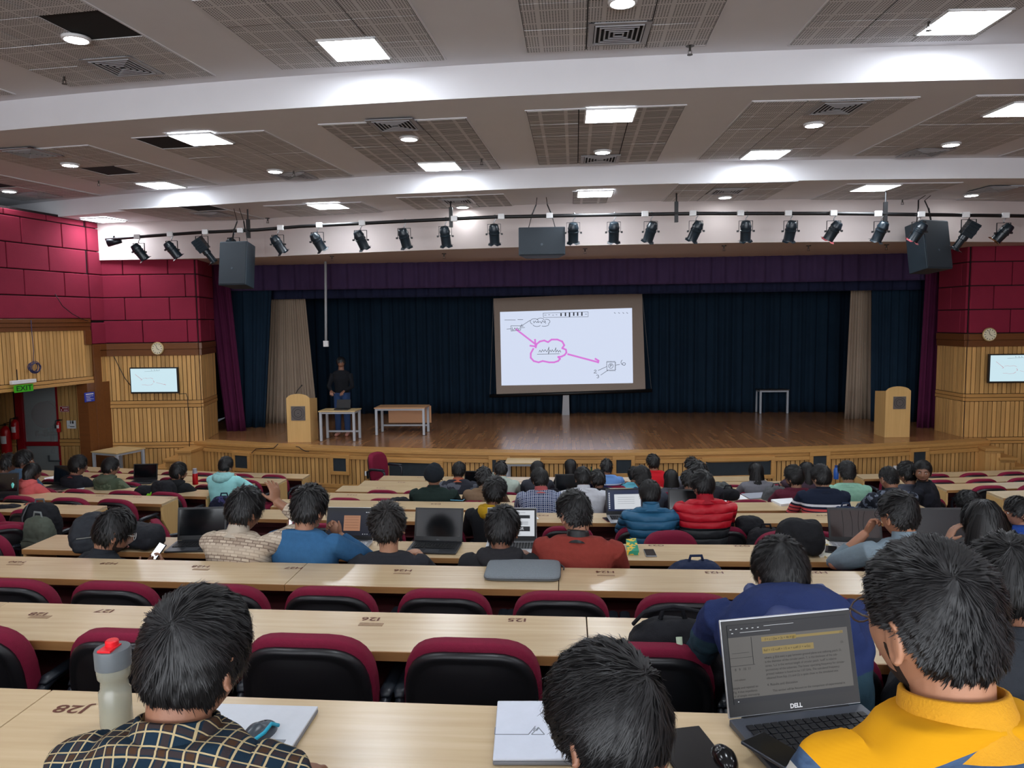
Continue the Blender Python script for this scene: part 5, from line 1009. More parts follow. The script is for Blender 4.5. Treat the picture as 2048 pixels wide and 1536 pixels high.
    if lod < 2 or abs(yaw) > 20:
        for s_ in (-1, 1):
            m = MB(); m.blob(tuple(T((s_*.031, .0835, .003))), (.0115*hs, .0105*hs, .0062*hs), 12, 8, M=Rh); e_ = m.build('eye', pl((214,208,200), .25), th, smooth=True)
            m = MB(); m.blob(tuple(T((s_*.031-.001, .0918, .003))), (.0054*hs, .0030*hs, .0054*hs), 10, 8, M=Rh); m.build('iris', pl((24,16,12), .2), e_, smooth=True)
            m = MB(); m.tube([tuple(T((s_*.014, .099, .022))), tuple(T((s_*.03, .096, .028))), tuple(T((s_*.05, .083, .022)))], [.003*hs, .0042*hs, .002*hs], 6); m.build('eyebrow', hair_mat(hrgb), th, smooth=True)
        m = MB(); m.tube([tuple(T((-.024, .084, -.066))), tuple(T((-.010, .096, -.062))), tuple(T((0, .098, -.064))), tuple(T((.010, .096, -.062))), tuple(T((.024, .084, -.066)))], [.001, .0036*hs, .004*hs, .0036*hs, .001], 8); m.build('lips', pl((120,66,60), .45), th, smooth=True)
    if legs:
        m = MB(); fy = .36
        for s_ in (-1, 1): m.tube([(s_*.07, -.02, .50), (s_*.10, .1, .51), (s_*.12, .36, .50), (s_*.125, .42, .46), (s_*.12, fy+.02, .25), (s_*.12, fy, .09)], [.10, .088, .066, .062, .054, .042], 14)
        m.blob((0, -.01, .5), (.165, .125, .085), 20, 12); part('trousers', remeshed(m, .014, 2), fab(trous), th)
        for s_ in (-1, 1): m = MB(); m.tube([(s_*.12, fy-.06, .045), (s_*.12, fy, .05), (s_*.125, fy+.1, .035), (s_*.13, fy+.18, .03)], [.036, .042, .042, .028], 12, flat=.8, up=(0, 0, 1)); m.build('shoe', pl((40,40,44), .6), th, smooth=True)
    return th, dict(Sc=Sc, N=N, Hc=Hc, Rh=Rh, hs=hs)
# ---- cloth patterns
def plaid(name, base, l1, l2, p, w1=.16, w2=.06, axz=.8, cross=.0):
    t = NT(name); x, y, z = t.xyz(); v = t.M('ADD', t.M('MULTIPLY', z, axz), t.M('MULTIPLY', y, 1.0)); wv = t.noise(5, 2); x = t.M('ADD', x, t.M('MULTIPLY', wv, .012)); v = t.M('ADD', v, t.M('MULTIPLY', wv, .014))
    def ln(c, per, w_, o=0): return t.M('LESS_THAN', t.M('ABSOLUTE', t.M('SUBTRACT', t.M('FRACT', t.M('ADD', t.M('DIVIDE', c, per), o)), .5)), w_)
    a = t.M('ADD', ln(x, p, w1), ln(v, p, w1)); b = t.M('MAXIMUM', t.M('MAXIMUM', ln(x, p, w2, .22), ln(x, p, w2, -.22)), t.M('MAXIMUM', ln(v, p, w2, .22), ln(v, p, w2, -.22)))
    c = t.mix(t.M('MULTIPLY', a, .5), lin(base), lin(l1)); c = t.mix(t.M('MULTIPLY', b, .85), c, lin(l2)); t.col(c); t.bump(t.noise(300, 2), .3, .002); return t.set(.9, spec=.15)
M_plaid = plaid('navy_cream_plaid', (20,38,52), (64,44,30), (176,158,118), .046, .12, .034)
M_check = plaid('blue_white_check', (42,56,92), (60,76,120), (176,182,196), .045, .12, .07)
def bands(name, stops, extra=None, soft=False, noise=0):
    """horizontal colour bands by height (z in the person's own frame)"""
    t = NT(name); x, y, z = t.xyz(); r = t.n('ShaderNodeValToRGB'); r.color_ramp.interpolation = 'CONSTANT'; e = r.color_ramp.elements
    while len(e) > 1: e.remove(e[-1])
    e[0].position = 0; e[0].color = (*lin(stops[0][1]), 1)
    for p_, c in stops[1:]: q = e.new(p_); q.color = (*lin(c), 1)
    v = z if not extra else t.M('ADD', z, extra(t, x, y)); t.l(t.M('DIVIDE', v, 1.5), r.inputs[0]); t.col(r.outputs[0]); t.bump(t.noise(260, 2), .35, .003); return t.set(.88, spec=.2)
def speckle(name, c1, c2, sc, thr=.5, sc3=None):
    t = NT(name); f = t.noise(sc, 2, sc3=sc3); t.col(t.mix(t.M('GREATER_THAN', f, thr), lin(c1), lin(c2))); t.bump(t.noise(200, 2), .3, .003); return t.set(.9, spec=.15)
def brickp(name, c1, c2, c3):
    t = NT(name); x, y, z = t.xyz(); cb = t.n('ShaderNodeCombineXYZ'); t.l(x, cb.inputs[0]); t.l(t.M('ADD', z, t.M('MULTIPLY', y, .6)), cb.inputs[1]); b = t.n('ShaderNodeTexBrick'); t.l(cb.outputs[0], b.inputs[0]); b.inputs['Scale'].default_value = 1
    b.inputs['Brick Width'].default_value = .05; b.inputs['Row Height'].default_value = .022; b.inputs['Mortar Size'].default_value = .003; b.inputs['Color1'].default_value = (*lin(c1), 1); b.inputs['Color2'].default_value = (*lin(c2), 1); b.inputs['Mortar'].default_value = (*lin(c3), 1)
    r = t.M('GREATER_THAN', t.M('FRACT', t.M('DIVIDE', t.M('ADD', z, t.M('MULTIPLY', y, .6)), .13)), .5); t.col(t.mix(r, b.outputs['Color'], t.mix(.5, b.outputs['Color'], lin(c1)))); t.bump(t.noise(200, 2), .3, .003); return t.set(.9, spec=.15)
# ---- who sits where
NR = {k: ROWS[k][0]-.37 for k in ROWS}
# nearest row
plm = M_plaid
person('man seen from behind in a navy and cream plaid shirt at the nearest desk', 390, 1322, 184, 1.22, .10, 'J', M_plaid, lod=0, yaw=-12, pitch=14, body=-4, hair='short', thick=.018, collar=(.032, M_plaid, .067), sw=.45, whorl=(.1, -.75, .6), slen=.055, wrinkle=.016,
    arms=(dict(w=(-.16, .30, .79), f=(.5, .8, -.1), pole=(-.5, -.3, -.9)), dict(w=(.06, .36, .79), f=(-.2, .9, -.1), pole=(.45, -.3, -1))), trous=(30,36,52))
person('man with thick black hair and dark glasses bowed over a white laptop', 1225, 1458, 222, 1.13, .14, 'J', fab((28,30,36)), lod=0, yaw=28, pitch=34, body=6, hair='short', thick=.022, whorl=(.35, -.75, .45), slen=.06, glasses=(M_black, .0026), sw=.44, arms=(dict(w=(-.14, .46, .8)), dict(w=(.2, .45, .8))))
def bandsY():
    t = NT('yellow_navy_sweater'); x, y, z = t.xyz(); ax = t.M('ABSOLUTE', x); v = t.M('SUBTRACT', z, t.M('MULTIPLY', t.M('MAXIMUM', t.M('SUBTRACT', ax, .2), 0), 1.1))
    v = t.M('SUBTRACT', v, t.M('MULTIPLY', t.M('MAXIMUM', t.M('SUBTRACT', 1, t.M('DIVIDE', ax, .2)), 0), .06))
    navy = t.mix(t.noise(90, 3, sc3=(1, 1, 3)), lin((38,52,76)), lin((74,96,124))); c = t.mix(t.M('GREATER_THAN', v, 1.165), navy, lin((196,138,14)))
    st = t.M('LESS_THAN', t.M('ABSOLUTE', t.M('SUBTRACT', v, 1.115)), .016); st = t.M('MULTIPLY', st, t.M('GREATER_THAN', ax, .2)); c = t.mix(st, c, lin((200,198,190)))
    y2 = t.M('MULTIPLY', t.M('LESS_THAN', v, 1.075), t.M('GREATER_THAN', ax, .2)); c = t.mix(y2, c, lin((196,138,14)))
    t.col(c); wv = t.n('ShaderNodeTexWave'); wv.inputs['Scale'].default_value = 90; wv.bands_direction = 'Z'; t.l(t.tc, wv.inputs[0]); t.bump(wv.outputs['Fac'], .08, .002); return t.set(.92, spec=.15)
person('bespectacled man in a mustard yellow and navy sweater turned to his laptop', 1866, 1254, 232, 1.08, .04, 'J', bandsY(), lod=0, yaw=22, pitch=6, body=14, hair='fade', thick=.016, collar=(.034, plain('yellow_collar', (196,138,14), .9, 0, .08, 40, .4), .069), sw=.46, whorl=(-.3, -.6, .7), slen=.032, glasses=(pl((70,56,46), .3), .0018), beard=1,
    skin=(186,134,104), arms=(dict(w=(-.06, .40, .8), pole=(-.35, -.3, -1)), dict(w=(.2, .44, .8))))
# second row
def navyback(sh, q): sh.blob((0, q['Sc'].y-.06, q['Sc'].z-.06), (.23, .15, .17), 20, 14)
person('man hunched in a navy blue hooded jacket behind the big open laptop', 1562, 1150, 104, 2.46, .26, 'I', bands('navy_teal_jacket', [(0, (40,64,76)), (.92/1.5, (34,46,86))]), lod=0, yaw=8, pitch=20, body=0, hair='short', thick=.018, hood=(plain('navy_nylon_hood', (36,50,98), .5, 0, .08, 12, .2), 1.6), sw=.56, extra=navyback, drop=-.10, wrinkle=.03, skin=(176,120,92), whorl=(-.1, -.5, .8))
person('person with wavy hair in a dark grey jacket at the right picture edge', 2024, 1176, 136, 2.25, .1, 'I', fab((46,50,56)), lod=0, yaw=10, pitch=16, hair='short', thick=.026, slen=.07, sw=.48, collar=(.03, fab((46,50,56)), .07), whorl=(-.3, -.5, .75))
# fourth row (desk G)
GY, GH = NR['G']-.40, .02
def G(label, px, py, w, shirt, dy=0, hip=GH, **k): k.setdefault('lod', 1); return person(label, px, py, w, GY+dy, hip, 'G', shirt, **k)
PH_ = aty(312, 1108, NR['G']-.18)
phone_arm = (dict(ww=tuple(PH_+Vector((-.06, -.10, -.10))), f=(.5, .6, .6), n=(.5, -.3, .6), curl=.4), dict(ww=tuple(PH_+Vector((.07, -.08, -.10))), f=(-.3, .5, .8), n=(-.7, -.3, .5), curl=.55, thumb=.5, pole=(.8, -.3, -.7)))
G('bearded man with clear-framed glasses and black jacket looking down at a white phone screen', 228, 1066, 78, fab((38,42,48)), hip=.06, yaw=-48, pitch=20, body=-24, hair='short', thick=.019, glasses=(pl((190,190,186), .2), .0026), beard=1, collar=(.03, fab((38,42,48)), .07), skin=(168,120,94), arms=phone_arm)
headarm = dict(w=(.16, .13, 1.22), f=(-.15, .05, 1), n=(-.9, .3, 0), curl=.35, pole=(.9, .2, -.6), sl=.75)
G('man in a beige block-patterned shirt with his right hand raised to his hair', 490, 1022, 70, brickp('beige_block_print', (196,182,162), (150,134,118), (120,104,92)), yaw=-24, pitch=16, body=-14, hair='short', thick=.02, collar=(.05, fab((192,178,158)), .064), skin=(150,104,78), arms=(None, headarm), sw=.50, drop=.0)
G('man in a bright blue sweater with hand at his mouth beside a white laptop', 619, 1018, 67, fab((50,104,152)), yaw=-20, pitch=12, body=-12, hair='short', thick=.02, skin=(176,126,98), arms=(dict(w=(-.16, .36, .8)), dict(w=(.11, .19, .98), f=(-.6, .1, .75), n=(-.3, -.8, .3), curl=1.1, pole=(.9, .1, -.6))), sw=.49)
G('man with curly hair and bare neck in a dark grey tee before a black laptop', 776, 1056, 68, fab((46,48,54)), yaw=6, pitch=4, tilt=-6, body=2, hair='short', thick=.024, slen=.04, hrgb=(26,21,19), skin=(196,146,116), sw=.47, sleeves='short', low=-.03, drop=.035)
G('man in a black hoodie sitting before a laptop with a white page', 1005, 1060, 66, fab((40,40,44)), yaw=-10, pitch=16, hair='short', thick=.018, hood=(fab((44,44,48)), 1.0), skin=(140,96,74), sw=.47)
G('man in a rust red sweater with a black shirt collar looking left', 1150, 1030, 66, fab((150,56,46)), yaw=30, pitch=16, body=-8, hair='fade', thick=.018, collar=(.045, M_black, .064), skin=(182,134,108), sw=.52, slen=.05)
chin = dict(w=(-.10, .20, 1.02), f=(.45, -.0, .85), n=(.5, -.5, .3), curl=1.0, pole=(-.7, .4, -.8), sl=.45)
G('man in a faded denim shirt resting his face on his fist beside a magazine', 1798, 1032, 72, fab((128,148,160)), yaw=22, pitch=8, body=8, hair='fade', thick=.015, collar=(.05, fab((128,148,160)), .066), glasses=(M_black, .002), skin=(190,134,104), arms=(chin, None), sw=.5)
# long hair helpers
def longhair(length=.36, rx=.088, back=-.05, wavy=0, rgb=(17,16,17), tie=False, n=500, wd=.004, tx=0):
    def f(th, Rh, Hc, hs, N, Sc):
        ho = make_hair(th, Rh, Hc, hs, 'long', 1, 5, rgb, .015, .2, (0, -.1, 1), .02, .09); m = MB(); R = []
        for t_, a_, b_ in ((.02, .5, .5), (.0, 1.0, 1), (-.08, 1.12, 1.1), (-.16, 1.1 if not tie else .5, 1.0 if not tie else .6), (-.26, 1.08 if not tie else .46, .85 if not tie else .55), (-length*.9, .85 if not tie else .36, .6 if not tie else .4), (-length-.03, .3, .2)):
            c = Vector((tx*abs(t_), back-.012*(t_ < -.1)-(.02 if t_ < -.12 else 0), t_)); R.append(np.array([tuple(Hc+Vector((c.x+rx*a_*math.cos(q_), c.y+.062*b_*math.sin(q_), c.z))*hs) for q_ in np.linspace(0, 2*PI, 24, endpoint=False)]))
        m.rings(R); o = m.build('long_hair', hair_mat(rgb), th, smooth=True); rr = random.Random(4); m = MB()
        for k in range(n):
            q_ = rr.uniform(PI*.75, PI*2.25); s_ = 1.03+rr.random()*.05; pts = []
            for j, (t_, a_, b_) in enumerate(((.07, .72, .6), (.0, 1.0, 1), (-.08, 1.12, 1.1), (-.16, 1.1 if not tie else .5, 1.0 if not tie else .6), (-.26, 1.08 if not tie else .46, .85 if not tie else .55), (-length*rr.uniform(.8, 1.1), .85 if not tie else .36, .6 if not tie else .4))):
                qq = q_+wavy*.25*math.sin(j*1.7+k); pts.append(Hc+Vector((tx*abs(t_)+rx*a_*s_*math.cos(qq), back-.012*(t_ < -.1)-(.02 if t_ < -.12 else 0)+.062*b_*s_*math.sin(qq), t_))*hs)
            x = Vector((-math.sin(q_), math.cos(q_), 0))*wd*.5; V = []
            for p_ in pts: V += [tuple(p_-x), tuple(p_+x)]
            m.add(V, [(2*j, 2*j+1, 2*j+3, 2*j+2) for j in range(5)])
        s2 = m.build('hair_strands', hair_mat(rgb), ho, smooth=True); s2['kind'] = 'stuff'
    return f
G('woman with long dark hair in a white top, arm raised, at the right laptop', 1966, 1048, 76, fab((206,204,208)), yaw=10, pitch=10, body=6, hair=None, hat=longhair(.36, .100), skin=(186,138,112), sw=.42, arms=(dict(w=(-.17, .10, 1.0), f=(.45, .0, .9), n=(.6, -.1, .3), curl=.35, pole=(-.8, .3, -.7), sl=.5), None))
# row F
def R_(row, dY, lod=2):
    def f(label, px, py, w, shirt, dy=0, hip=.06, **k): k.setdefault('lod', lod); return person(label, px, py, w, NR[row]+dY+dy, hip, row, shirt, **k)
    return f
PF = R_('F', -.26, 1); PE = R_('E', -.2, 1); PD = R_('D', -.2); PC = R_('C', -.2); PB = R_('B', -.2)
PF('man in a yellow and black hooded top with curly black hair', 990, 986, 43, bands('black_yellow_top', [(0, (26,28,32)), (.70, (206,160,22))]), yaw=-16, pitch=12, hair='short', thick=.022, hood=(fab((206,160,22)), 1.1), skin=(140,96,74), sw=.5)
def puffer(name, rgb, lo=None, zc=.62):
    t = NT(name); x, y, z = t.xyz(); c = lin(rgb)
    if lo: t.col(t.mix(t.M('GREATER_THAN', z, zc), lin(lo), c))
    else: t.col(t.mix(t.noise(6, 2), tuple(v*.85 for v in c), c))
    h = t.M('ABSOLUTE', t.M('SINE', t.M('MULTIPLY', t.M('ADD', z, t.M('MULTIPLY', t.noise(5, 2), .03)), PI/.075))); t.bump(t.M('POWER', h, .5), .9, .02); return t.set(.5, spec=.35)
PF('man in a quilted teal blue puffer jacket before a laptop with a document', 1300, 990, 40, puffer('blue_puffer', (40,98,134)), yaw=4, pitch=18, hair='short', thick=.018, collar=(.055, puffer('blue_puffer', (40,98,134)), .074), skin=(120,82,66), sw=.54, wrinkle=.02)
PF('man in a red and charcoal puffer jacket beside a dark laptop', 1405, 972, 42, puffer('red_puffer', (186,18,38), (40,44,48), .83), yaw=30, pitch=8, body=4, hair='short', thick=.02, collar=(.06, fab((186,18,38), .5), .072), skin=(160,112,88), sw=.56, wrinkle=.02)
ck = dict(w=(-.08, .22, 1.05), f=(.4, .0, .9), n=(.5, -.5, .3), curl=.9, pole=(-.8, .3, -.7))
PF('man in profile with a royal blue jacket, hands at his chin, right edge', 2036, 1024, 40, fab((30,74,170), .6), dy=-.7, yaw=78, pitch=6, body=40, hair='short', thick=.018, skin=(184,132,104), arms=(ck, dict(w=(.02, .24, 1.03), f=(-.4, .0, .9), n=(-.5, -.5, .3), curl=.9)), floor=.6)
PE('person resting their head down on the desk, only dark hair showing', 1940, 1010, 46, fab((90,88,110)), dy=-.2, yaw=40, pitch=30, hair='short', thick=.018, skin=(190,146,124), floor=.5, drop=.02, glasses=(pl((200,150,190)), .002))
# row E
PE('man in a blue and white checked shirt bending over the desk', 1080, 960, 33, M_check, yaw=20, pitch=20, hip=.1, hair='short', thick=.018, collar=(.045, fab((190,90,90)), .066), skin=(150,106,84), sw=.54)
PE('man in a crisp white shirt leaning on his elbows in the middle', 1166, 957, 30, fab((214,218,226)), yaw=10, pitch=14, hip=.1, hair='short', collar=(.045, fab((214,218,226)), .066), skin=(168,120,94), sw=.54)
PE('man with faded hair and grey-blue top behind the blue puffer jacket', 1284, 958, 35, bands('grey_hooded_top', [(0, (58,64,76)), (1.0/1.5, (58,64,76)), (1.04/1.5, (60,86,130))]), yaw=16, pitch=8, hair='fade', thick=.018, skin=(150,104,82), sw=.5, hood=(fab((60,84,124)), .9))
PE('man in a navy sweater with red and white stripes across the back', 1642, 955, 36, bands('striped_sweater', [(0, (24,32,50)), (.72/1.5, (222,222,226)), (.74/1.5, (24,32,50)), (.77/1.5, (206,84,84)), (.80/1.5, (24,32,50)), (.812/1.5, (206,84,84)), (.84/1.5, (24,32,50)), (.852/1.5, (206,84,84)), (.875/1.5, (24,32,50)), (.90/1.5, (222,222,226)), (.925/1.5, (24,32,50))]), yaw=24, pitch=6, hair='short', collar=(.03, fab((24,32,50)), .068), skin=(184,140,112), sw=.53)
PE('man in a black and grey patterned shirt with cropped hair', 1778, 958, 36, speckle('grey_blotch_print', (34,38,46), (96,104,118), 22, .52), yaw=14, pitch=16, body=4, hair='fade', thick=.008, slen=.02, skin=(158,112,88), sw=.5, collar=(.03, fab((40,44,52)), .068))
# row D
def turban(rgb):
    def f(th, Rh, Hc, hs, N, Sc):
        D, Fc = sph(40, 28); P = headpt(D); thr = np.interp(D[:, 1], [-1, 1], [-.055, .03]); m = sstep(P[:, 2]-thr, -.02, .03); C = P*(1-.05*(1-m))[:, None]*1.0+D*((.028*m+.003*np.sin(P[:, 2]*230+P[:, 0]*90)*m)[:, None]); me = MB().add((C*hs) @ np.array(Rh).T+np.array(Hc), Fc).mesh('t'); me.polygons.foreach_set('use_smooth', [True]*len(me.polygons)); part('turban', me, fab(rgb), th)
    return f
PD('man in a black turban and dark green jacket', 868, 953, 40, fab((32,50,46)), yaw=6, pitch=4, hair=None, hat=turban((28,34,42)), collar=(.04, fab((32,50,46)), .07), sw=.54, skin=(150,108,86), lod=1, dy=-.15)
PD('man in a tan sweater with black hair beside the checked shirt', 968, 957, 31, fab((138,110,84)), yaw=14, pitch=12, skin=(160,116,92), sw=.5, thick=.02, collar=(.03, fab((138,110,84)), .066))
PD('dark-haired person in a black hoodie right of the white shirt', 1195, 961, 30, fab((34,34,40)), yaw=24, pitch=14, skin=(140,100,80), hood=(fab((34,34,40)), .9), sw=.44)
PD('man with black hair behind the red puffer jacket man', 1396, 948, 37, fab((44,44,52)), yaw=20, pitch=12, thick=.022, skin=(150,106,84), sw=.48)
PD('short man whose head shows between the long-haired woman and red jacket', 1377, 962, 28, fab((60,60,66)), yaw=0, pitch=12, skin=(140,100,80), sw=.4, dy=-.1)
PD('man in a maroon tee shirt looking to the left', 1588, 955, 33, fab((100,34,54)), yaw=40, pitch=4, hair='short', thick=.02, beard=1, skin=(178,134,108), sleeves='short', sw=.47, lod=1)
PD('man in a pale mint green tee shirt', 1694, 946, 33, fab((146,204,178)), yaw=0, pitch=4, hair='fade', thick=.016, skin=(178,134,108), sleeves='short', sw=.5, lod=1, collar=(.015, fab((146,204,178)), .07))
PD('man with wavy hair in a slate grey tee beside the patterned shirt', 1815, 948, 33, fab((70,74,88)), yaw=28, pitch=8, thick=.022, skin=(176,130,104), sw=.46, sleeves='short', lod=1)
PD('man in a black shirt turning round to look back at the camera', 1845, 944, 33, speckle('black_shirt', (26,28,34), (36,38,46), 8), dy=-.2, yaw=158, pitch=2, body=55, hair='quiff', thick=.016, sweep=-.5, skin=(150,106,84), beard=.8, lod=0, sw=.48, collar=(.02, fab((28,30,36)), .066))
# row C
PC('man in a washed black and grey denim jacket', 918, 943, 26, speckle('washed_denim', (48,50,58), (92,96,106), 7, .55), yaw=-4, pitch=14, thick=.016, skin=(120,84,68), collar=(.03, fab((190,100,70)), .068), sw=.52, lod=1)
PC('man in a pale mint striped shirt with hand near his face', 1002, 941, 25, fab((196,212,198)), yaw=14, pitch=12, skin=(186,140,112), collar=(.035, fab((196,212,198)), .066), arms=(ck, None), sw=.48)
PC('woman with her dark hair tied in a bun behind the checked shirt', 1075, 940, 23, fab((60,62,72)), hair=None, hat=longhair(.22, .07, n=120, wd=.008), sw=.4, skin=(176,130,104))
PC('woman with black straight hair down to her shoulders', 1342, 958, 27, fab((88,92,104)), hair=None, hat=longhair(.30, .088, n=160, wd=.008), sw=.4, skin=(176,130,104), lod=1)
PC('woman in a grey vest top with a curly low ponytail', 1512, 944, 26, bands('grey_top', [(0, (112,112,118))]), yaw=26, pitch=6, hair=None, hat=longhair(.34, .085, wavy=1.5, n=220, wd=.007, tie=False), sw=.42, skin=(180,132,106), lod=1)
PC('woman with hand on her cheek just behind the striped sweater', 1614, 943, 27, fab((74,56,70)), yaw=30, pitch=6, hair=None, hat=longhair(.2, .08, n=120, wd=.008), skin=(196,150,122), sw=.4, arms=(dict(w=(-.06, .2, 1.05), f=(.4, .0, .9), n=(.5, -.5, .3), curl=.4, pole=(-.8, .3, -.7)), None))
# row B
PB('woman with a long black ponytail and black top', 1141, 935, 22, fab((40,40,46)), hair=None, hat=longhair(.34, .075, tie=True, n=120, wd=.008), sw=.46, skin=(170,124,98))
PB('man in a light blue jersey with a printed band across the back', 1213, 935, 23, bands('blue_jersey', [(0, (84,120,176)), (.78/1.5, (34,40,80)), (.87/1.5, (190,200,220)), (.885/1.5, (104,146,204))]), yaw=-4, pitch=8, skin=(150,106,84), sw=.5)
PB('man in a red tee shirt sitting highest in the middle block', 1306, 926, 24, bands('red_tee', [(0, (150,154,164)), (.82/1.5, (196,28,40))]), yaw=18, pitch=2, thick=.02, skin=(176,130,104), sw=.5)
PB('man with tall black hair before the wide dark opening', 1384, 934, 25, fab((130,132,142)), yaw=16, pitch=8, thick=.024, skin=(150,106,84), sw=.46)
PB('person in a bright cyan top, mostly hidden behind the faded-hair man', 1268, 950, 20, fab((96,190,214)), yaw=0, pitch=8, skin=(150,106,84), sw=.46)
# left block
def PL(label, px, py, w, Y, row, shirt, **k): k.setdefault('lod', 2); return person(label, px, py, w, Y, k.pop('hip', .05), row, shirt, **k)
PL('dark-haired person in a teal top at the left picture edge', 16, 928, 30, 10.1, 'C', fab((60,86,104)), yaw=-30, pitch=10, skin=(120,82,66), thick=.02)
PL('man in a blue denim shirt at the far left, looking right', 47, 922, 30, 9.7, 'C', fab((70,100,128)), yaw=-55, pitch=4, body=-20, skin=(150,104,82), lod=1, collar=(.035, fab((70,100,128)), .066), thick=.02)
PL('woman in a coral pink hoodie with a low black ponytail', 64, 945, 27, 8.95, 'D', fab((218,92,92)), yaw=-52, pitch=4, body=-22, hair=None, hat=longhair(.22, .07, tie=True, wavy=1.5, n=160, wd=.008), hood=(fab((222,96,94)), .9), skin=(110,72,60), lod=1, sw=.44)
PL('man in a black jacket in the left block, second laptop beside him', 156, 932, 29, 9.9, 'C', fab((36,38,46)), yaw=-40, pitch=6, body=-14, skin=(168,122,98), lod=1, thick=.02, collar=(.015, fab((110,50,50)), .068))
PL('man in an olive green hooded jacket in the left block', 221, 935, 28, 9.8, 'C', speckle('olive_jacket', (66,76,60), (86,96,78), 9), yaw=-42, pitch=4, body=-14, hood=(fab((78,88,70)), 1.0), skin=(176,130,104), lod=1, thick=.016)
PL('man in a black hoodie beside the red bottle', 357, 945, 28, 9.65, 'C', fab((30,32,36)), yaw=-44, pitch=4, body=-14, hood=(fab((30,32,36)), 1.0), skin=(160,116,92), beard=1, lod=1, thick=.018)
PL('person in a pale aqua hoodie propping cheek on hand near the left aisle', 452, 932, 26, 9.45, 'C', speckle('aqua_hoodie', (150,212,212), (146,208,208), 5), yaw=-18, pitch=6, body=-8, hood=(fab((150,212,212)), 1.0), skin=(190,146,120), lod=1, sw=.5, arms=(None, dict(w=(.13, .13, 1.04), f=(-.5, -.1, .8), n=(-.6, -.3, .2), curl=1.2, pole=(.9, .1, -.6))))
# the presenter behind the small table on the stage
def stander(label, px, py, foot, Y):
    H = aty(px, py, Y); th = thing('person', label, 'person', (H.x, Y, .9), .0); z = H.z-.9; k = z/1.66
    m = MB(); Hc = Vector((0, 0, z)); D, Fc = sph(40, 28); Rh = Matrix.Rotation(PI+.3, 3, 'Z') @ Matrix.Rotation(-.25, 3, 'X'); m.add(headpt(D) @ np.array(Rh).T+np.array(Hc), Fc)
    m.tube([(0, 0, z-.05), (0, 0, z-.24)], [.055, .07], 12); sh = MB(); R = []
    for q_, rx, ry in ((.98, .16, .11), (1.12, .155, .11), (1.3, .18, .12), (1.42, .2, .1), (1.47, .16, .08), (1.50, .07, .065)): R.append(np.array([(rx*math.cos(a_), ry*math.sin(a_), q_*k) for a_ in np.linspace(0, 2*PI, 24, endpoint=False)]))
    sh.rings(R); m.rings([r_*np.array([.85, .85, 1]) for r_ in R])
    for s_ in (-1, 1):
        Sh = Vector((s_*.19, 0, 1.41*k)); el, wr = ik(Sh, (s_*.14, -.3, 1.05*k), .29, .26, (s_*.6, .4, -.7)); sh.tube([tuple(Sh), tuple(el), tuple(wr)], [.06, .048, .034], 12); m.tube([tuple(Sh), tuple(el), tuple(wr)], [.045, .035, .025], 10); hand(m, wr, (-s_*.3, -.8, -.4), (0, 0, -1), -s_, .4)
        m.tube([(s_*.09, 0, .9*k), (s_*.1, -.01, .45), (s_*.1, 0, .05)], [.07, .045, .035], 12)
    part('body', remeshed(m, .008, 2), skin_mat((140,98,78), 0), th); part('shirt', remeshed(sh, .011, 3, .012, .11, 5), fab((22,24,30)), th); m = MB()
    for s_ in (-1, 1): m.tube([(s_*.085, 0, .98*k), (s_*.1, -.01, .5), (s_*.105, .0, .09)], [.1, .075, .062], 14)
    m.blob((0, 0, .95*k), (.165, .115, .1), 20, 12); part('jeans', remeshed(m, .012, 2), fab((44,70,116)), th)
    for s_ in (-1, 1): m = MB(); m.tube([(s_*.105, .06, .045), (s_*.105, 0, .05), (s_*.115, -.1, .035), (s_*.12, -.17, .028)], [.036, .042, .042, .028], 12, flat=.8, up=(0, 0, 1)); m.build('shoe', pl((196,140,124), .6), th, smooth=True)
    make_hair(th, Rh, Hc, 1.0, 'short', 2, 9, (17,16,17))
stander('presenter in blue jeans standing behind the small stage table', 682, 726, 874, 15.95)
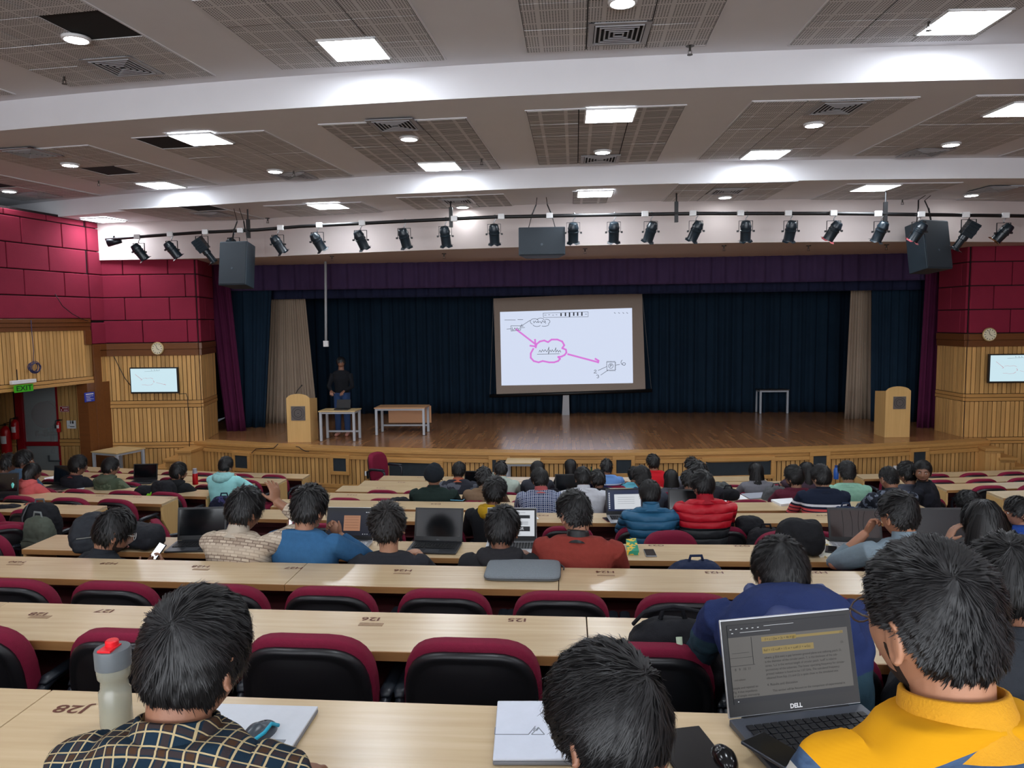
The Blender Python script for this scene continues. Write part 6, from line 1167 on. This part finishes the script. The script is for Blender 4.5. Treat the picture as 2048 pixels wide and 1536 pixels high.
# ================================================================ THINGS ON DESKS AND CHAIRS
def Z(k): return ROWS[k][1]
M_sil = pl((196,198,202), .35, .6); M_dk = plain('dark_laptop_shell', (34,36,40), .4, 0, .08, 20); M_scr_off = pl((10,12,15), .12); M_keys = pl((22,23,26), .5)
def laptop(label, hx, hy, z, rz=0, W=.36, D=.245, shell=None, deck=None, ang=108, scr=None, draw=None, hinge=None, hires=False, keyc=None):
    shell = shell or M_dk; deck = deck or shell; p = hinge or atz(hx, hy, z); th = thing('laptop', label, 'laptop', (p.x, p.y, z+.001), rz)
    m = MB(); m.prism([(-D, .002), (0, .002), (0, .02), (-D, .012)], -W/2, W/2, 'x'); base = m.build('base', deck, th, bev=.003)
    m = MB(); nx, ny = 15, 5
    for j in range(ny):
        for i in range(nx):
            if j == 0 and 4 <= i <= 8:
                if i == 4: m.box((0-.01*W, -D*.60, .0185), (W*.30, D*.075, .003))
                continue
            kx = -W*.44+(i+.5)*W*.88/nx; ky = -D*.60+j*D*.098; m.box((kx, ky, .0155+.008*(1+ky/D)), (W*.88/nx*.84, D*.082, .0035))
    kb = m.build('keyboard', keyc or M_keys, base, bev=.0008 if hires else 0, seg=1)
    m = MB(); m.box((0, -D*.83, .0145), (W*.28, D*.26, .001), rot=(.03, 0, 0)); m.build('touchpad', pl((60,62,66), .3) if deck is M_dk else pl((176,178,182), .3), base)
    H = D*.98; lid = thing('lid', None, None, (0, .0, .02), 0); lid.parent = th; lid.rotation_euler = (-math.radians(ang-90), 0, 0)
    m = MB(); m.box((0, .004, H/2), (W, .008, H)); bm_ = m.build('lid', shell, th, bev=.003); bpy.data.objects.remove(lid); bm_.location = (0, 0, .02); bm_.rotation_euler = (-math.radians(ang-90), 0, 0)
    m = MB(); m.box((0, -.0008, H/2), (W*.985, .002, H*.97)); m.build('bezel', M_black, bm_)
    m = MB(); m.box((0, -.0022, H*.54), (W*.91, .0015, H*.80)); m.build('screen', scr or M_scr_off, bm_)
    m = MB(); m.tube([(-W*.4, .0, .014), (W*.4, .0, .014)], .008, 8); m.build('hinge', M_dk, th, smooth=True)
    if draw: draw(bm_, W*.91, H*.80, H*.54)
    return th
def rects(par, name, m_, items, W, H, cz, y=-.0034):
    m = MB()
    for x0, z0, x1, z1 in items: m.add([(-W/2+W*x0, y, cz+H/2-H*z0), (-W/2+W*x1, y, cz+H/2-H*z0), (-W/2+W*x1, y, cz+H/2-H*z1), (-W/2+W*x0, y, cz+H/2-H*z1)], [(3, 2, 1, 0)])
    return m.build(name, m_, par)
E_w = emit('page_white', (222,226,232), .42); E_page = emit('dim_grey_page', (150,146,140), .16); E_dark = emit('dark_browser_bar', (52,56,66), .12); E_tan = emit('tan_slide', (196,140,106), .32); E_navy = emit('navy_desktop', (30,44,84), .3); E_yel = emit('highlighter', (206,178,96), .2); I_txt = pl((18,18,20), .6)
def dr_hp(l, W, H, cz): rects(l, 'browser_bar', E_dark, [(0, 0, 1, .1)], W, H, cz, -.0036); rects(l, 'slide', E_tan, [(.36, .24, .74, .82)], W, H, cz, -.0036); rects(l, 'slide_lines', pl((110,70,50)), [(.38, .3+.1*i, .7, .31+.1*i) for i in range(5)], W, H, cz, -.0040); rects(l, 'icons', E_w, [(.86, .1, .89, .13), (.91, .1, .94, .13), (.8, .93, .82, .95), (.85, .93, .87, .95), (.9, .93, .92, .95)], W, H, cz, -.004)
def dr_white(l, W, H, cz): rects(l, 'web_page', E_w, [(0, .02, 1, .98)], W, H, cz, -.0036); rects(l, 'page_blocks', pl((20,22,28)), [(.42, .2, .9, .32), (.5, .62, .9, .8)], W, H, cz, -.004); rects(l, 'page_lines', pl((90,94,100)), [(.5, .44+.035*i, .86, .45+.035*i) for i in range(4)]+[(.5, .1, .8, .11), (.6, .9, .7, .91)], W, H, cz, -.004); text_part('page_text', 'OR', .03, E_w, l, (W*.2, -.0044, cz-H*.21), (PI/2, 0, 0))
def dr_ubuntu(l, W, H, cz): rects(l, 'desktop', E_navy, [(0, 0, 1, 1)], W, H, cz, -.0036); rects(l, 'window', E_w, [(.2, .2, .98, .92)], W, H, cz, -.004); rects(l, 'dock_icons', E_w, [(.03, .12+.09*i, .07, .17+.09*i) for i in range(9)], W, H, cz, -.004); rects(l, 'window_lines', pl((120,124,134)), [(.3, .34+.1*i, .8, .35+.1*i) for i in range(4)], W, H, cz, -.0044)
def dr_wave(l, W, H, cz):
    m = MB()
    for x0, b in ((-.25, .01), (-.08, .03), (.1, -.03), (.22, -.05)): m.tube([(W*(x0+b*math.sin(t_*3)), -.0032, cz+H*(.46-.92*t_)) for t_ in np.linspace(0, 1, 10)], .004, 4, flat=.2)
    m.build('painted_curtain_reflection', pl((34,30,30), .5), l)  # dark strips shaped like a curtain reflection, not mirrored by the glass
H3 = lambda x, y: (x, y)
laptop('black laptop in the G row, screen off, left of the beige shirt man', 404, 1085, Z('G'), .12, ang=100); laptop('white laptop with a tan slide on screen beside the blue sweater man', 698, 1086, Z('G'), -.02, shell=M_sil, deck=M_sil, draw=dr_hp, scr=emit('dim_blue_screen', (30,34,52), .25), keyc=pl((190,192,196)))
laptop('black laptop with blank screen between the two dark-haired men', 876, 1088, Z('G'), -.05, draw=lambda l, W, H, cz: text_part('maker_lettering', 'DELL', .011, M_grey, l, (0, -.003, .011), (PI/2, 0, 0)))
laptop('laptop with white web page partly hidden by the black hoodie man', 1024, 1088, Z('G'), .0, shell=M_sil, deck=M_sil, draw=dr_white, ang=100)
laptop('silver laptop with dark painted-on reflection beside the denim shirt man', 1712, 1090, Z('G'), -.1, shell=M_dk, deck=M_sil, ang=112, keyc=pl((170,172,178)), draw=dr_wave, scr=pl((62,52,50), .1)); laptop('wide black laptop in front of the long-haired woman', 1886, 1090, Z('G'), .03, W=.38)
laptop('laptop with dark blue desktop and document beside the blue puffer man', 1250, 1033, Z('F'), .1, shell=M_dk, deck=M_sil, draw=dr_ubuntu, ang=104, W=.37, D=.26); laptop('dark laptop just left of the red puffer jacket', 1372, 1031, Z('F'), -.1, W=.35)
laptop('black laptop on the left block desk behind the coral hoodie woman', 130, 972, Z('D'), -.1, W=.37, D=.27, ang=98); laptop('black laptop on the left block desk right of the olive jacket', 291, 962, Z('C'), .1, ang=98); laptop('black laptop cut by the left picture edge', 6, 992, Z('E'), .1, ang=98, W=.38, D=.27)
laptop('dark laptop behind the tan sweater man', 953, 979, Z('C'), 0, W=.34, ang=95); laptop('dark laptop left of the white shirt man', 1138, 989, Z('D'), 0, W=.36, ang=98)
# the big open laptop on the nearest desk
A_, B_ = atz(1458, 1440, 2.37), atz(1722, 1408, 2.37); WL = (B_-A_).length; RZ = math.atan2(B_.y-A_.y, B_.x-A_.x)
def dr_big(l, W, H, cz):
    rects(l, 'dark_toolbar', E_dark, [(0, 0, 1, .16)], W, H, cz, -.0036); rects(l, 'document_page', E_page, [(.0, .16, 1, .93)], W, H, cz, -.0036); rects(l, 'task_bar', E_dark, [(0, .93, 1, 1)], W, H, cz, -.0036)
    rects(l, 'highlight', E_yel, [(.27, .185, .56, .245), (.5, .2, .96, .235), (.27, .32, .7, .40)], W, H, cz, -.0038)
    rects(l, 'plot_lines', I_txt, [(.185, .17, .19, .52), (.0, .52, .2, .525), (.0, .42, .19, .424), (.02, .36, .16, .364)], W, H, cz, -.004)
    def tx(s_, x, z, sz, nm='document_text'): text_part(nm, s_, sz, I_txt, l, (-W/2+W*x, -.0042, cz+H/2-H*z), (PI/2, 0, 0), align='LEFT')
    for i, s_ in enumerate(('where, g (0.6 mm) is gap between ground plane and radiating patch, D,', 'is the diameter of the circular patch, T, is the thickness of the sub-', "strate. 'L,a' is the vertical length of circular patch. 'e,eff' is relative", 'permittivity of the substrate. The lower operating frequency for circular', 'printed radiator is found to be 1.07 GHz. The calculated frequency', 'obtained from Eqs. (1) and (2) is quite close to the simulated one.')): tx(s_, .28, .455+i*.052, .0076)
    tx('4. Results and discussion', .28, .80, .0085); tx('This section will be focused on the comparison of experimental in', .32, .88, .0076); tx('8   9   10  11', .03, .57, .0085); tx('simple and repeted se-', .0, .80, .0076); tx('Fig. 4 that impedance', .0, .85, .0076); tx('ns of simple microstrip', .0, .90, .0076); tx('ord radiator.', .02, .70, .006); tx('(1)', .93, .22, .007); tx('(2)', .93, .35, .007)
    tx('f = c / (2w + 2s + 4h + g)', .3, .22, .008); tx('Ref = 1/2 e,eff + 1/2 w + e,eff (1 + w/2s)', .28, .36, .008)
    rects(l, 'tab_marks', E_w, [(.02+.045*i, .05, .035+.045*i, .06) for i in range(6)]+[(.3, .04, .55, .045), (.03, .1, .045, .11), (.1, .1, .35, .105), (.03, .965, .04, .975)], W, H, cz, -.0042)
    text_part('maker_lettering', 'DELL', .015, M_white, l, (0, -.003, .014), (PI/2, 0, 0), bold=.0006)
laptop('large open laptop on the nearest desk showing a research paper', 0, 0, 2.351, RZ, W=WL, D=WL*.66, shell=M_sil, deck=plain('dark_grey_deck', (70,74,82), .4, 0, .05, 20), ang=104, scr=E_dark, draw=dr_big, hinge=(A_+B_)/2, hires=True)
def closed(label, pts, z, m_, h=.018):
    P = [atz(x, y, z) for x, y in pts]; c = sum((p for p in P), Vector())/len(P); W = (P[1]-P[0]).length; D = (P[3]-P[0]).length; rz = math.atan2(P[1].y-P[0].y, P[1].x-P[0].x)
    th = thing('laptop', label, 'laptop', (c.x, c.y, z), rz); m = MB(); m.box((0, 0, h*.3), (W, D, h*.55)); m.build('base', pl((120,122,128), .4), th, bev=.003); m = MB(); m.box((0, 0, h*.8), (W, D, h*.4)); l = m.build('lid', m_, th, bev=.003)
    return th, l, W, D, c, rz
th, l, W, D, c, rz = closed('closed silver laptop with a mouse on top beside the plaid man', [(425, 1418), (632, 1424), (590, 1512), (360, 1500)], 2.351, pl((200,204,210), .45))
m = MB(); m.box((W*.36, -D*.40, .0185), (.03, .02, .0006)); m.build('emblem_frame', pl((120,126,134)), l)
th, l, W, D, c, rz = closed('closed white laptop with a thin peaked line logo on its lid', [(997, 1414), (1180, 1414), (1190, 1532), (988, 1532)], 2.351, pl((208,214,226), .5))
m = MB()
for a_, b_ in (((-.5, .0), (-.5, -.12)), ((-.5, -.12), (-.16, -.12)), ((-.16, -.12), (-.09, .02)), ((-.13, -.12), (.0, -.12)), ((.0, -.12), (-.06, .0)), ((-.06, .0), (-.13, -.12)), ((-.11, -.06), (-.09, -.01)), ((-.08, -.06), (-.06, -.02))): m.bar((W*a_[0], D*a_[1], .0184), (W*b_[0], D*b_[1], .0184), .0022, .0006)
m.build('line_logo', pl((120,126,136)), l)
def mouse(label, px, py, z, rz, m_, strip=None, s=1.0):
    p = atz(px, py, z); th = thing('computer_mouse', label, 'computer mouse', (p.x, p.y, z), rz); D, Fc = sph(28, 18); V = D*np.array([.031, .055, .036])*s; V[:, 2] = np.maximum(V[:, 2], 0)*(1-.15*(V[:, 1] > 0))
    me = MB().add(V, Fc).mesh('m'); me.polygons.foreach_set('use_smooth', [True]*len(me.polygons)); part('mouse_body', me, m_, th); m = MB(); m.tube([(0, .020*s, .0265*s), (0, .036*s, .0185*s)], .004, 8); m.build('scroll_wheel', M_rubber, th)
    if strip: m = MB(); m.tube([(.022*s, -.035*s, .016*s), (.027*s, -.01*s, .02*s), (.022*s, .02*s, .026*s), (.026*s, .04*s, .012*s)], .0045, 8); m.build('side_strip', strip, th, smooth=True)
mouse('grey mouse with a turquoise side strip lying on the silver laptop', 518, 1472, 2.369, -.35, pl((60,68,76), .3), pl((20,160,190), .4)); mouse('black mouse on the nearest desk left of the big laptop', 1448, 1522, 2.351, .1, M_blackgloss, None, .95)
def phone(label, px, py, z, rz, m_=None, w=.074, h=.155, scr=None):
    p = atz(px, py, z); th = thing('smartphone', label, 'phone', (p.x, p.y, z), rz); m = MB(); m.box((0, 0, .0045), (w, h, .008)); m.build('casing', m_ or M_black, th, bev=.003); m = MB(); m.box((0, 0, .0088), (w*.92, h*.94, .0006)); m.build('screen', scr or M_blackgloss, th); return th
phone('phone lying on the G desk between the hoodie and rust sweater', 1086, 1102, Z('G')+.001, .0, pl((130,132,138), .3)); phone('phone lying on the G desk below the G23 mark', 1300, 1107, Z('G')+.001, .03, pl((150,152,158), .3)); phone('phone in maroon case on the F desk by the blue desktop laptop', 1217, 1040, Z('F')+.001, .3, pl((96,24,40), .4))
phone('dark tablet-like phone with engraved surface beside the bowed man', 1382, 1508, 2.352, .25, M_blackgloss, .13, .2); phone('phone resting on the near corner of the big laptop', 1560, 1512, 2.385, .62, pl((60,64,72), .3), .078, .16)
# the phone held by the man in glasses
hp_ = aty(312, 1108, NR['G']-.18); th = thing('smartphone', 'phone with glowing white screen in the hands of the bearded man', 'phone', tuple(hp_), 0, rot=(.85, .1, -.55)); m = MB(); m.box((0, 0, 0), (.078, .16, .009)); m.build('casing', M_black, th, bev=.003); m = MB(); m.box((0, 0, .005), (.071, .15, .0008)); m.build('screen', emit('phone_screen_white', (240,246,255), .8), th)
# grey sleeve
P = [atz(x, y, Z('H')+.012) for x, y in ((974, 1124), (1118, 1124), (1121, 1160), (973, 1160))]; c = sum(P, Vector())/4; th = thing('laptop_sleeve', 'grey fabric laptop sleeve lying on the H desk', 'laptop sleeve', (c.x, c.y, Z('H')+.001)); W = (P[1]-P[0]).length; D = (P[3]-P[0]).length
m = MB(); R = []
for z_, s_ in ((0, .012), (.006, .0), (.022, .0), (.03, .006), (.034, .03), (.036, .08)): R.append(np.array([((W/2-s_)*math.copysign(abs(math.cos(a_))**.25, math.cos(a_)), (D/2-s_)*math.copysign(abs(math.sin(a_))**.25, math.sin(a_)), z_) for a_ in np.linspace(0, 2*PI, 40, endpoint=False)]))
m.rings(R); m.build('sleeve_body', plain('grey_marl', (120,128,134), .9, 0, .2, 120, .4), th, smooth=True); m = MB(); m.tube([(W/2*math.copysign(abs(math.cos(a_))**.25, math.cos(a_)), D/2*math.copysign(abs(math.sin(a_))**.25, math.sin(a_)), .014) for a_ in np.linspace(0, 2*PI, 60)], .003, 6); m.tube([(W/2, D*.3, .02), (W/2+.02, D*.2, .012), (W/2+.018, D*.12, .006)], .004, 6); m.build('zip', pl((60,64,68)), th, smooth=True)
# bottles
def bottle(label, px, py, z, prof, m_, cap=None, capm=None, grp=None):
    p = atz(px, py, z); th = thing('water_bottle', label, 'bottle', (p.x, p.y, z+.001)); m = MB(); m.lathe(prof, n=28); m.build('bottle_body', m_, th, smooth=True, sharp=.9)
    if cap: m = MB(); m.lathe(cap, n=24); m.build('cap', capm, th, smooth=True, sharp=.7)
    return th
t = NT('smoky_plastic'); t.col(lin((150,150,136))); t.b.inputs['Alpha'].default_value = .72; M_smoke = t.set(.25)
th = bottle('smoky shaker bottle with a red flip button beside the J28 mark', 234, 1452, 2.351, [(0, 0), (.036, 0), (.038, .01), (.038, .095), (.033, .102), (.032, .125), (.038, .132), (.04, .15), (.04, .158), (0, .158)], M_smoke, [(.037, .155), (.042, .158), (.043, .2), (.041, .206), (.02, .209), (0, .209)], pl((92,98,102), .5))
m = MB(); m.lathe([(0, .208), (.016, .208), (.016, .224), (.013, .227), (0, .227)], n=24); m.box((.0, -.012, .210), (.034, .05, .006)); m.build('red_button', pl((214,22,34), .4), th, bev=.001); m = MB(); m.lathe([(0, .003), (.034, .003), (.034, .06), (0, .06)], n=24); m.build('drink', pl((170,156,112), .5), th, smooth=True, sharp=.8)
bottle('polished steel flask between the beige shirt man and blue sweater man', 584, 1096, Z('G'), [(0, 0), (.034, 0), (.036, .01), (.036, .16), (.03, .19), (.018, .22), (.016, .235), (0, .235)], M_chrome, [(.017, .232), (.019, .235), (.019, .262), (.016, .265), (0, .265)], M_steel)
bottle('red bottle with grey and red cap on the left block desk', 391, 969, Z('D'), [(0, 0), (.036, 0), (.038, .01), (.036, .13), (.033, .16), (0, .16)], M_red, [(.034, .158), (.033, .16), (.03, .2), (.028, .2), (.028, .225), (0, .225)], pl((150,150,158), .5))
bottle('clear bottle with turquoise drink at the left edge', 30, 990, Z('E'), [(0, 0), (.036, 0), (.038, .01), (.036, .14), (.02, .18), (.016, .19), (0, .19)], pl((96,206,194), .25), [(.016, .188), (.02, .19), (.02, .215), (0, .215)], M_white)
bottle('small dark green glass bottle behind the middle desks', 1183, 958, Z('A'), [(0, 0), (.03, 0), (.032, .01), (.03, .1), (.014, .15), (.013, .19), (0, .19)], pl((44,80,56), .2), [(.014, .188), (.016, .19), (.016, .205), (0, .205)], M_black)
bottle('blue bottle standing left of the mint tee man', 1672, 958, Z('C'), [(0, 0), (.035, 0), (.036, .01), (.034, .14), (.02, .17), (0, .17)], pl((40,90,170), .3), [(.02, .168), (.022, .17), (.022, .2), (0, .2)], pl((30,60,120)))
# bags, caps and coats
def bag(name, label, cat, loc, rz, size, m_, handle=True, straps=(), pocket=None, tilt=0, disp=.03, acc=None, seed=1):
    th = thing(name, label, cat, loc, rot=(tilt, 0, rz)); a, b, c = size; mb = MB(); D, Fc = sph(32, 20); E_ = .55
    V = np.sign(D)*np.abs(D)**E_*np.array([a/2, b/2, c/2]); V[:, 0] *= 1-.18*(V[:, 2] > 0)*(V[:, 2]/(c/2)); V[:, 1] *= 1-.22*(V[:, 2] > 0)*(V[:, 2]/(c/2)); V[:, 2] += c/2; mb.add(V, Fc)
    if pocket: P_ = np.sign(D)*np.abs(D)**.6*np.array([a*.38, b*.2, c*.24])+np.array([0, -b*.5, c*.3]); mb.add(P_, Fc)
    part('bag_body', remeshed(mb, .008 if max(size) < .7 else .012, 3, disp, .08, seed), m_, th)
    if pocket: m = MB(); m.tube([(-a*.3, -b*.62, c*.5), (0, -b*.66, c*.53), (a*.3, -b*.62, c*.5)], .004, 6); m.build('pocket_zip', pocket, th)
    if handle: m = MB(); m.tube([(-.05, 0, c*.94), (-.035, -.0, c+.035), (.035, -.0, c+.035), (.05, 0, c*.94)], .010, 8, flat=.6, up=(0, 1, 0)); m.build('handle', acc or m_, th, smooth=True)
    for s_ in straps: m = MB(); m.tube([(s_*a*.22, b*.3, c*.95), (s_*a*.25, -b*.2, c*.99), (s_*a*.3, -b*.58, c*.7), (s_*a*.32, -b*.56, c*.25)], .02, 8, flat=.3, up=(0, 1, 0)); m.build('strap', acc or m_, th, smooth=True)
    return th
Bk = fab((32,33,38), .8, .15, .5); Bn = fab((34,46,78), .8); Bo = fab((84,92,80), .8); Bg = fab((96,100,104), .85)
def chs(px, py, y, z=None): p = aty(px, py, y); return (p.x, y, p.z if z is None else z)
th = bag('backpack', 'black backpack with a pale green loop leaning on the chair under I24', 'backpack', chs(1345, 1300, 2.66, 1.86), .05, (.36, .2, .43), Bk, pocket=M_black, straps=(), tilt=0, seed=4)
m = MB(); m.tube([(-.14, .02, .40), (-.10, .01, .45), (0, .0, .475), (.10, .01, .45), (.14, .02, .40)], .012, 8, flat=.6); m.build('top_strap', Bk, th, smooth=True); m = MB(); m.tube([(.0, -.115, .41), (.002, -.128, .36), (.03, -.13, .345), (.075, -.13, .345), (.1, -.128, .36), (.1, -.115, .41)], .011, 8, flat=.4, up=(0, 1, 0)); m.build('pale_loop', pl((170,184,160), .6), th, smooth=True)
bag('backpack', 'black and grey backpack on the G desk beside the bearded man', 'backpack', chs(205, 1075, 5.08, Z('G')), .35, (.42, .26, .27), fab((44,48,54), .7), pocket=pl((110,110,104)), handle=False, straps=(), seed=5)
bag('shoulder_bag', 'slouched black bag with a strap right of the bearded man', 'bag', chs(285, 1080, 5.14, Z('G')), -.3, (.34, .2, .18), fab((40,42,48), .7), handle=False, seed=6)
bag('backpack', 'olive green backpack hanging on a turned chair at left', 'backpack', chs(78, 1068, 6.05, 1.33), -.25, (.32, .16, .40), Bo, pocket=pl((60,66,58)), straps=(), acc=fab((130,136,134)), seed=7)
bag('backpack', 'black backpack with grey straps on the chair at the F desk, left', 'backpack', chs(80, 1010, 6.72, 1.30), .1, (.36, .18, .38), Bk, acc=Bg, straps=(-1,), seed=8)
bag('backpack', 'navy and grey backpack on a chair, just left of the H22 mark', 'backpack', chs(1392, 1125, 4.72, 1.46), .1, (.42, .2, .37), Bn, pocket=M_grey, seed=9)
bag('coat', 'black coat heaped on the G desk behind the hunched man head', 'coat', chs(1600, 1095, 5.16, Z('G')), -.3, (.32, .22, .24), fab((30,31,35), .8), handle=False, seed=10)
bag('cap', 'black cap hanging over a chair top beside the striped sweater', 'cap', chs(1500, 1020, 6.9, 1.38), .1, (.26, .2, .16), Bk, handle=False, seed=11); bag('backpack', 'black backpack top showing above the touching pair of chairs', 'backpack', chs(1532, 1032, 6.6, 1.16), -.1, (.34, .2, .36), Bk, straps=(), seed=12)
bag('backpack', 'navy backpack with pale blue piping below the mint tee man', 'backpack', chs(1692, 1004, 7.75, 1.13), .1, (.34, .22, .30), fab((38,54,84), .7), pocket=pl((80,130,190)), seed=13)
bag('coat', 'crumpled grey coat thrown over a chair before the wide opening', 'coat', chs(1432, 958, 9.95, 1.0), .2, (.5, .2, .18), fab((84,88,88), .9), handle=False, disp=.08, seed=14); bag('backpack', 'grey and black bag right of the curly ponytail woman', 'backpack', chs(1552, 972, 9.3, .95), .2, (.34, .2, .34), fab((92,94,98), .85), seed=15)
bag('handbag', 'small black bag on the desk left of the white papers', 'bag', chs(1456, 984, 9.25, Z('D')), .2, (.28, .16, .14), Bk, seed=16); bag('backpack', 'dark bag propped between the checked shirt and white shirt men', 'backpack', chs(1108, 985, 8.9, 1.0), .2, (.4, .2, .3), fab((42,44,54), .8), straps=(-1,), seed=17)
bag('backpack', 'teal and black bag hanging behind the blue jersey man', 'backpack', chs(1246, 978, 9.0, .9), .0, (.4, .18, .36), fab((36,74,84), .8), acc=fab((50,96,104)), seed=18); bag('cap', 'black cap lying on the chair left of the turban man', 'cap', chs(798, 1000, 8.75, 1.1), .1, (.28, .2, .16), Bk, handle=False, seed=19)
bag('backpack', 'dark grey bag with orange lining on the E desk at the left', 'backpack', chs(72, 990, 7.75, 1.22), .1, (.42, .22, .2), speckle('orange_grey_bag', (48,46,50), (176,84,66), 9, .58), handle=False, seed=20); bag('backpack', 'black bag slumped at the far left over a chair', 'backpack', chs(14, 1000, 7.6, 1.2), .2, (.34, .22, .24), Bk, handle=False, seed=21)
bag('backpack', 'black and lime green bag on the left block desk', 'backpack', chs(292, 968, 9.3, Z('D')-.02), .1, (.3, .2, .16), speckle('lime_black_bag', (30,32,36), (130,214,50), 8, .6), handle=False, seed=22); bag('backpack', 'dark angular bag between the lime bag and the black hoodie man', 'backpack', chs(327, 970, 9.3, Z('D')-.03), -.2, (.32, .22, .24), Bk, handle=False, seed=23)
bag('backpack', 'navy patterned bag behind the aqua hoodie', 'backpack', chs(448, 985, 8.95, .8), .1, (.42, .16, .42), speckle('navy_print_bag', (30,34,52), (60,60,100), 14, .6), seed=24)
p = atz(306, 1082, Z('G')); th = thing('cap', 'black peaked cap with blue lining lying on the G desk', 'cap', (p.x, p.y-.02, Z('G')), .4); m = MB(); D, Fc = sph(24, 14); V = D*np.array([.09, .10, .09]); V[:, 2] = np.maximum(V[:, 2], 0); m.add(V, Fc); m.build('crown', Bk, th, smooth=True); m = MB(); m.prism([(-.07, -.06), (.07, -.06), (.06, -.15), (0, -.175), (-.06, -.15)], .004, .012, 'z'); m.build('peak', fab((40,60,110)), th, bev=.003)
# books and papers
def paper(name, label, cat, pts, z, m_, h=.002, draw=None):
    P = [atz(x, y, z) for x, y in pts]; c = sum(P, Vector())/len(P); th = thing(name, label, cat, (c.x, c.y, z)); m = MB(); m.prism([(p.x-c.x, p.y-c.y) for p in P][::-1], .0005, h, 'z'); m.build('pages' if h > .004 else 'sheet', m_, th); return th, c
paper('sheet_of_paper', 'white paper before the curly ponytail woman, left one', 'paper', [(1450, 988), (1475, 986), (1496, 998), (1470, 1000)], Z('D'), M_paper); paper('notebook', 'grey open notebook in the middle of the papers', 'notebook', [(1482, 989), (1530, 986), (1552, 995), (1500, 999)], Z('D')+.002, pl((150,154,164), .7), .012)
paper('sheet_of_paper', 'white paper left of the maroon tee man', 'paper', [(1520, 990), (1556, 987), (1548, 999), (1524, 995)], Z('D')+.003, M_paper); paper('sheet_of_paper', 'white paper beside the red puffer jacket shoulder', 'paper', [(1434, 1002), (1452, 1001), (1476, 1012), (1446, 1014)], Z('E'), M_paper)
paper('notebook', 'thick white notebook under the striped sweater arm', 'notebook', [(1542, 1003), (1584, 1000), (1590, 1010), (1562, 1013)], Z('E'), M_paper, .025); paper('sheet_of_paper', 'white papers near the coral hoodie woman', 'paper', [(88, 956), (108, 952), (112, 960), (92, 963)], Z('C'), M_paper)
paper('sheet_of_paper', 'white sheet lying right of the left block laptop', 'paper', [(150, 972), (172, 971), (168, 978), (155, 980)], Z('D'), M_paper); paper('sheet_of_paper', 'white sheet on the desk right of the yellow hoodie', 'paper', [(1056, 1033), (1072, 1032), (1078, 1038), (1060, 1040)], Z('F'), M_paper)
th, c = paper('magazine', 'open illustrated magazine under a black phone by the denim shirt man', 'magazine', [(1618, 1082), (1648, 1078), (1700, 1112), (1640, 1116)], Z('G')+.001, speckle('printed_page', (222,220,206), (186,166,110), 16, .58), .008)
phone('black phone lying on the open magazine', 1662, 1100, Z('G')+.010, -.35, M_black); th, c = paper('book', 'thick book with a colourful cover beside the rust sweater', 'book', [(1252, 1086), (1272, 1084), (1278, 1110), (1254, 1110)], Z('G')+.001, speckle('colourful_cover', (226,190,80), (60,150,120), 26, .5), .03)
phone('pale blue phone on the E desk right of the turban man', 915, 1000, Z('E')+.001, 1.4, pl((120,190,226), .4)); phone('black phone near the aqua hoodie arm', 412, 972, Z('D')+.001, 1.2)
